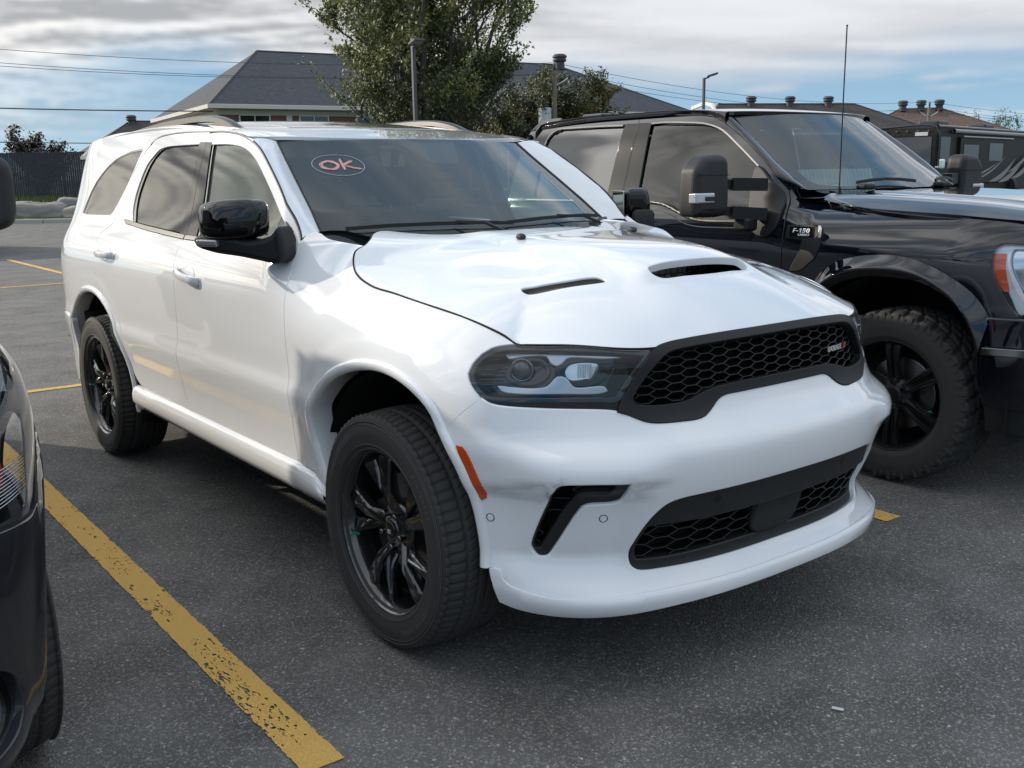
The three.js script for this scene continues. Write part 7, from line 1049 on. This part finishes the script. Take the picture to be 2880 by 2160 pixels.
// ---------- trees ----------
function makeTree(name, label, x, z, { h, spread, clear = 0.2, stems = 4, leaves = 16000, leaf = 0.09, tones, seed, up = 0.6, sparse = 0.5, trunkR = 0.16, category = 'tree', low = 0.2 }) {
  const R = rng(seed), t = thing(name, label, category, [x, 0, z]);
  const bark = M.bark ?? (M.bark = std(rgb(0.07, 0.058, 0.047), 0.95)), limbs = [], tips = [];
  const grow = (p, d, len, r, lvl) => {
    const pts = [p.toArray()], n = 5; let q = p.clone(), dd = d.clone();
    for (let i = 0; i < n; i++) { dd.add(V((R() - 0.5) * 0.3, (R() - 0.25) * 0.16 * up, (R() - 0.5) * 0.3)).normalize(); q = q.clone().addScaledVector(dd, len / n); pts.push(q.toArray()); if (lvl >= 1) tips.push([q.clone(), dd.clone(), lvl]); }
    if (lvl < 3) limbs.push((() => { const g = tube(pts, 1, 6, lvl < 1 ? 9 : 5), P = g.attributes.position, rs = (lvl < 1 ? 9 : 5) + 1, c = new THREE.CatmullRomCurve3(pts.map((a) => V(...a)), false, 'centripetal'); for (let i = 0; i < P.count; i++) { const k = Math.floor(i / rs) / 6, o = c.getPointAt(Math.min(1, k)), rr = r * (1 - 0.6 * k); P.setXYZ(i, o.x + (P.getX(i) - o.x) * rr, o.y + (P.getY(i) - o.y) * rr, o.z + (P.getZ(i) - o.z) * rr); } return g; })());
    if (lvl >= 3) return;
    const kids = lvl === 0 ? 9 : lvl === 1 ? 7 : 4;
    for (let i = 0; i < kids; i++) { const k = lvl === 0 ? low + (1 - low) * (i + R()) / kids : 0.2 + 0.8 * R(), j = Math.min(4, Math.floor(k * 5)), a = R() * 6.28, b = V(...pts[j]).lerp(V(...pts[j + 1]), k * 5 - j), side = V(Math.cos(a), 0.2 + up * 0.7 * R(), Math.sin(a)).normalize(); const nd = d.clone().multiplyScalar(lvl === 0 ? 0.3 + 0.2 * up : 0.55 + 0.3 * up).add(side.multiplyScalar(lvl === 0 ? 1 : 0.75)).normalize(); grow(b, nd, len * (0.4 + 0.2 * R()) * (lvl === 0 ? 1.05 - 0.45 * k : 1), r * 0.42, lvl + 1); }
  };
  const base = V(0, 0, 0);
  for (let i = 0; i < stems; i++) { const a = i / stems * 6.28 + R(), d = V(Math.cos(a) * spread, 1, Math.sin(a) * spread).normalize(); grow(V(Math.cos(a) * 0.15, clear * 0, Math.sin(a) * 0.15), d, h * (0.72 + 0.22 * R()), trunkR, 0); }
  mesh('trunk', limbs, bark, t);
  const g = geo([-0.5, 0, 0, 0, -0.1, 0.42, 0.5, 0, 0, 0, 0.12, -0.42, 0, 0.1, 0], null, null, [0, 1, 4, 1, 2, 4, 2, 3, 4, 3, 0, 4]).scale(leaf * 1.5, leaf, leaf);
  const per = tones.map((c) => []), m = new THREE.Matrix4(), col = new THREE.Color();
  const lm = std(rgb(1), 0.55, {}); const leafM = phys(rgb(1), 0.6, { transmission: 0.55, thickness: 0 });
  const im = new THREE.InstancedMesh(g, leafM, leaves); let n = 0;
  const usable = tips.filter((q) => q[0].y > h * clear);
  const clump = usable.map((q) => fbm(q[0].x * 0.7 + 30 + seed, q[0].y * 0.7 + q[0].z * 0.5 + 30, 3, seed));
  while (n < leaves) { const k = Math.floor(R() * usable.length), [p, d, lvl] = usable[k]; if (clump[k] < sparse * 0.75 && R() < 0.75) continue; const sp = lvl >= 3 ? 0.24 : 0.3; const q = p.clone().add(V((R() + R() - 1) * sp * 1.3, (R() + R() - 1) * sp, (R() + R() - 1) * sp * 1.3)); m.compose(q, new THREE.Quaternion().setFromEuler(new THREE.Euler((R() - 0.5) * 2.2, R() * 6.28, (R() - 0.5) * 2.2)), V(1, 1, 1).multiplyScalar(0.65 + 0.7 * R())); im.setMatrixAt(n, m); const tone = tones[Math.min(tones.length - 1, Math.floor(clamp((clump[k] - 0.3) * 2.2 + (R() - 0.5) * 0.5, 0, 0.999) * tones.length))], v = 0.75 + 0.5 * R(); im.setColorAt(n, col.setRGB(tone[0] * v, tone[1] * v, tone[2] * v)); n++; }
  im.name = 'crown'; im.userData.kind = 'stuff'; im.castShadow = im.receiveShadow = true; t.add(im);
  return t;
}
makeTree('leafy_tree', 'big multi-stemmed green tree standing between the white car roof and the grey hipped roof', -37.0, -23.4, { h: 11.5, spread: 0.3, clear: 0.08, stems: 8, leaves: 70000, leaf: 0.12, low: 0.1, tones: [[0.085, 0.105, 0.035], [0.13, 0.165, 0.05], [0.2, 0.23, 0.06], [0.3, 0.3, 0.08]], seed: 11, up: 1, sparse: 0.5 });
makeTree('yellowing_tree', 'lower tree with yellowing tips left of the transformer pole', -46.9, -36.5, { h: 6.6, spread: 0.4, clear: 0.05, stems: 6, leaves: 40000, leaf: 0.11, tones: [[0.06, 0.08, 0.03], [0.09, 0.11, 0.03], [0.17, 0.165, 0.04]], seed: 5, up: 0.8, sparse: 0.4, trunkR: 0.09 });
makeTree('yellowing_tree', 'yellow green tree right of the transformer pole, beside the black pickup cab', -45.2, -38.9, { h: 6.8, spread: 0.34, clear: 0.05, stems: 6, leaves: 40000, leaf: 0.11, tones: [[0.06, 0.08, 0.025], [0.12, 0.13, 0.03], [0.24, 0.2, 0.04]], seed: 23, up: 0.9, sparse: 0.4, trunkR: 0.09 });
makeTree('purple_leaved_tree', 'small dark reddish tree showing above the fence at the far left', -79.7, -16.6, { h: 4.7, spread: 0.34, clear: 0.25, stems: 6, leaves: 9000, leaf: 0.17, tones: [[0.03, 0.018, 0.016], [0.05, 0.024, 0.02], [0.05, 0.04, 0.02]], seed: 31, up: 0.6, sparse: 0.3, trunkR: 0.08 });
makeTree('distant_bush', 'dark bush top poking over the fence at the very left edge', -76, -8.5, { h: 3.6, spread: 0.6, clear: 0.2, stems: 4, leaves: 2500, leaf: 0.13, tones: [[0.025, 0.03, 0.016], [0.035, 0.045, 0.02]], seed: 37, up: 0.5, sparse: 0.4, trunkR: 0.07 });
for (let i = 0; i < 3; i++) makeTree('poplar', ['leftmost and tallest of the green tree tips behind the reddish brown roof', 'middle green tree tip behind the reddish brown roof', 'rightmost thin green tree tip behind the reddish brown roof'][i], -64.5 + i * 3.2, -118 - i * 3.4, { h: 7.6 - i * 0.5, spread: 0.1, clear: 0.3, stems: 3, leaves: 1800, leaf: 0.14, tones: [[0.07, 0.1, 0.025], [0.13, 0.15, 0.03]], seed: 41 + i, up: 1.4, sparse: 0.3, trunkR: 0.07 });
// ---------- a far parked car seen under the left mirror, litter ----------
{ const t = thing('far_parked_car', 'dark car far behind at the left edge, just below the mirror', 'car', [-20.6, 0, -1.45], -0.05);
  const pr = [[-4.4, 0.35], [-0.05, 0.35], [0.02, 0.5], [0.0, 0.8], [-0.9, 0.98], [-1.7, 1.42], [-3.6, 1.45], [-4.4, 1.0]];
  mesh('body', at(extr(curve(pr, 0.1), 1.75, 0.12, [], 4), 0, 0, -0.5), M.greyPaint, t); mesh('windshield', at(rbox(0.9, 0.02, 1.4, 0.01), -1.27, 1.24, 0.37, 0, 0, -0.5), M.privacy, t);
  for (const [x, z] of [[-0.75, -0.4], [-3.6, -0.4], [-0.75, 1.15], [-3.6, 1.15]]) mesh('tyre', at(lathe([[0.2, -0.1], [0.3, -0.11], [0.33, -0.06], [0.33, 0.06], [0.3, 0.11], [0.2, 0.1]], 32).rotateX(Math.PI / 2), x, 0.33, z), M.rubber, t);
  mesh('licence_plate', at(rbox(0.02, 0.15, 0.3, 0.005), 0.02, 0.55, 0.0), std(rgb(0.6), 0.4), t); }
solo('paper_scrap', at(rbox(0.032, 0.004, 0.012, 0.0015), 1.16, 0.006, 0.155, 0, 0.45, 0), std(rgb(0.6), 0.8), 'tiny white scrap lying on the asphalt in front of the white car', 'litter');

renderer.render(scene, camera);
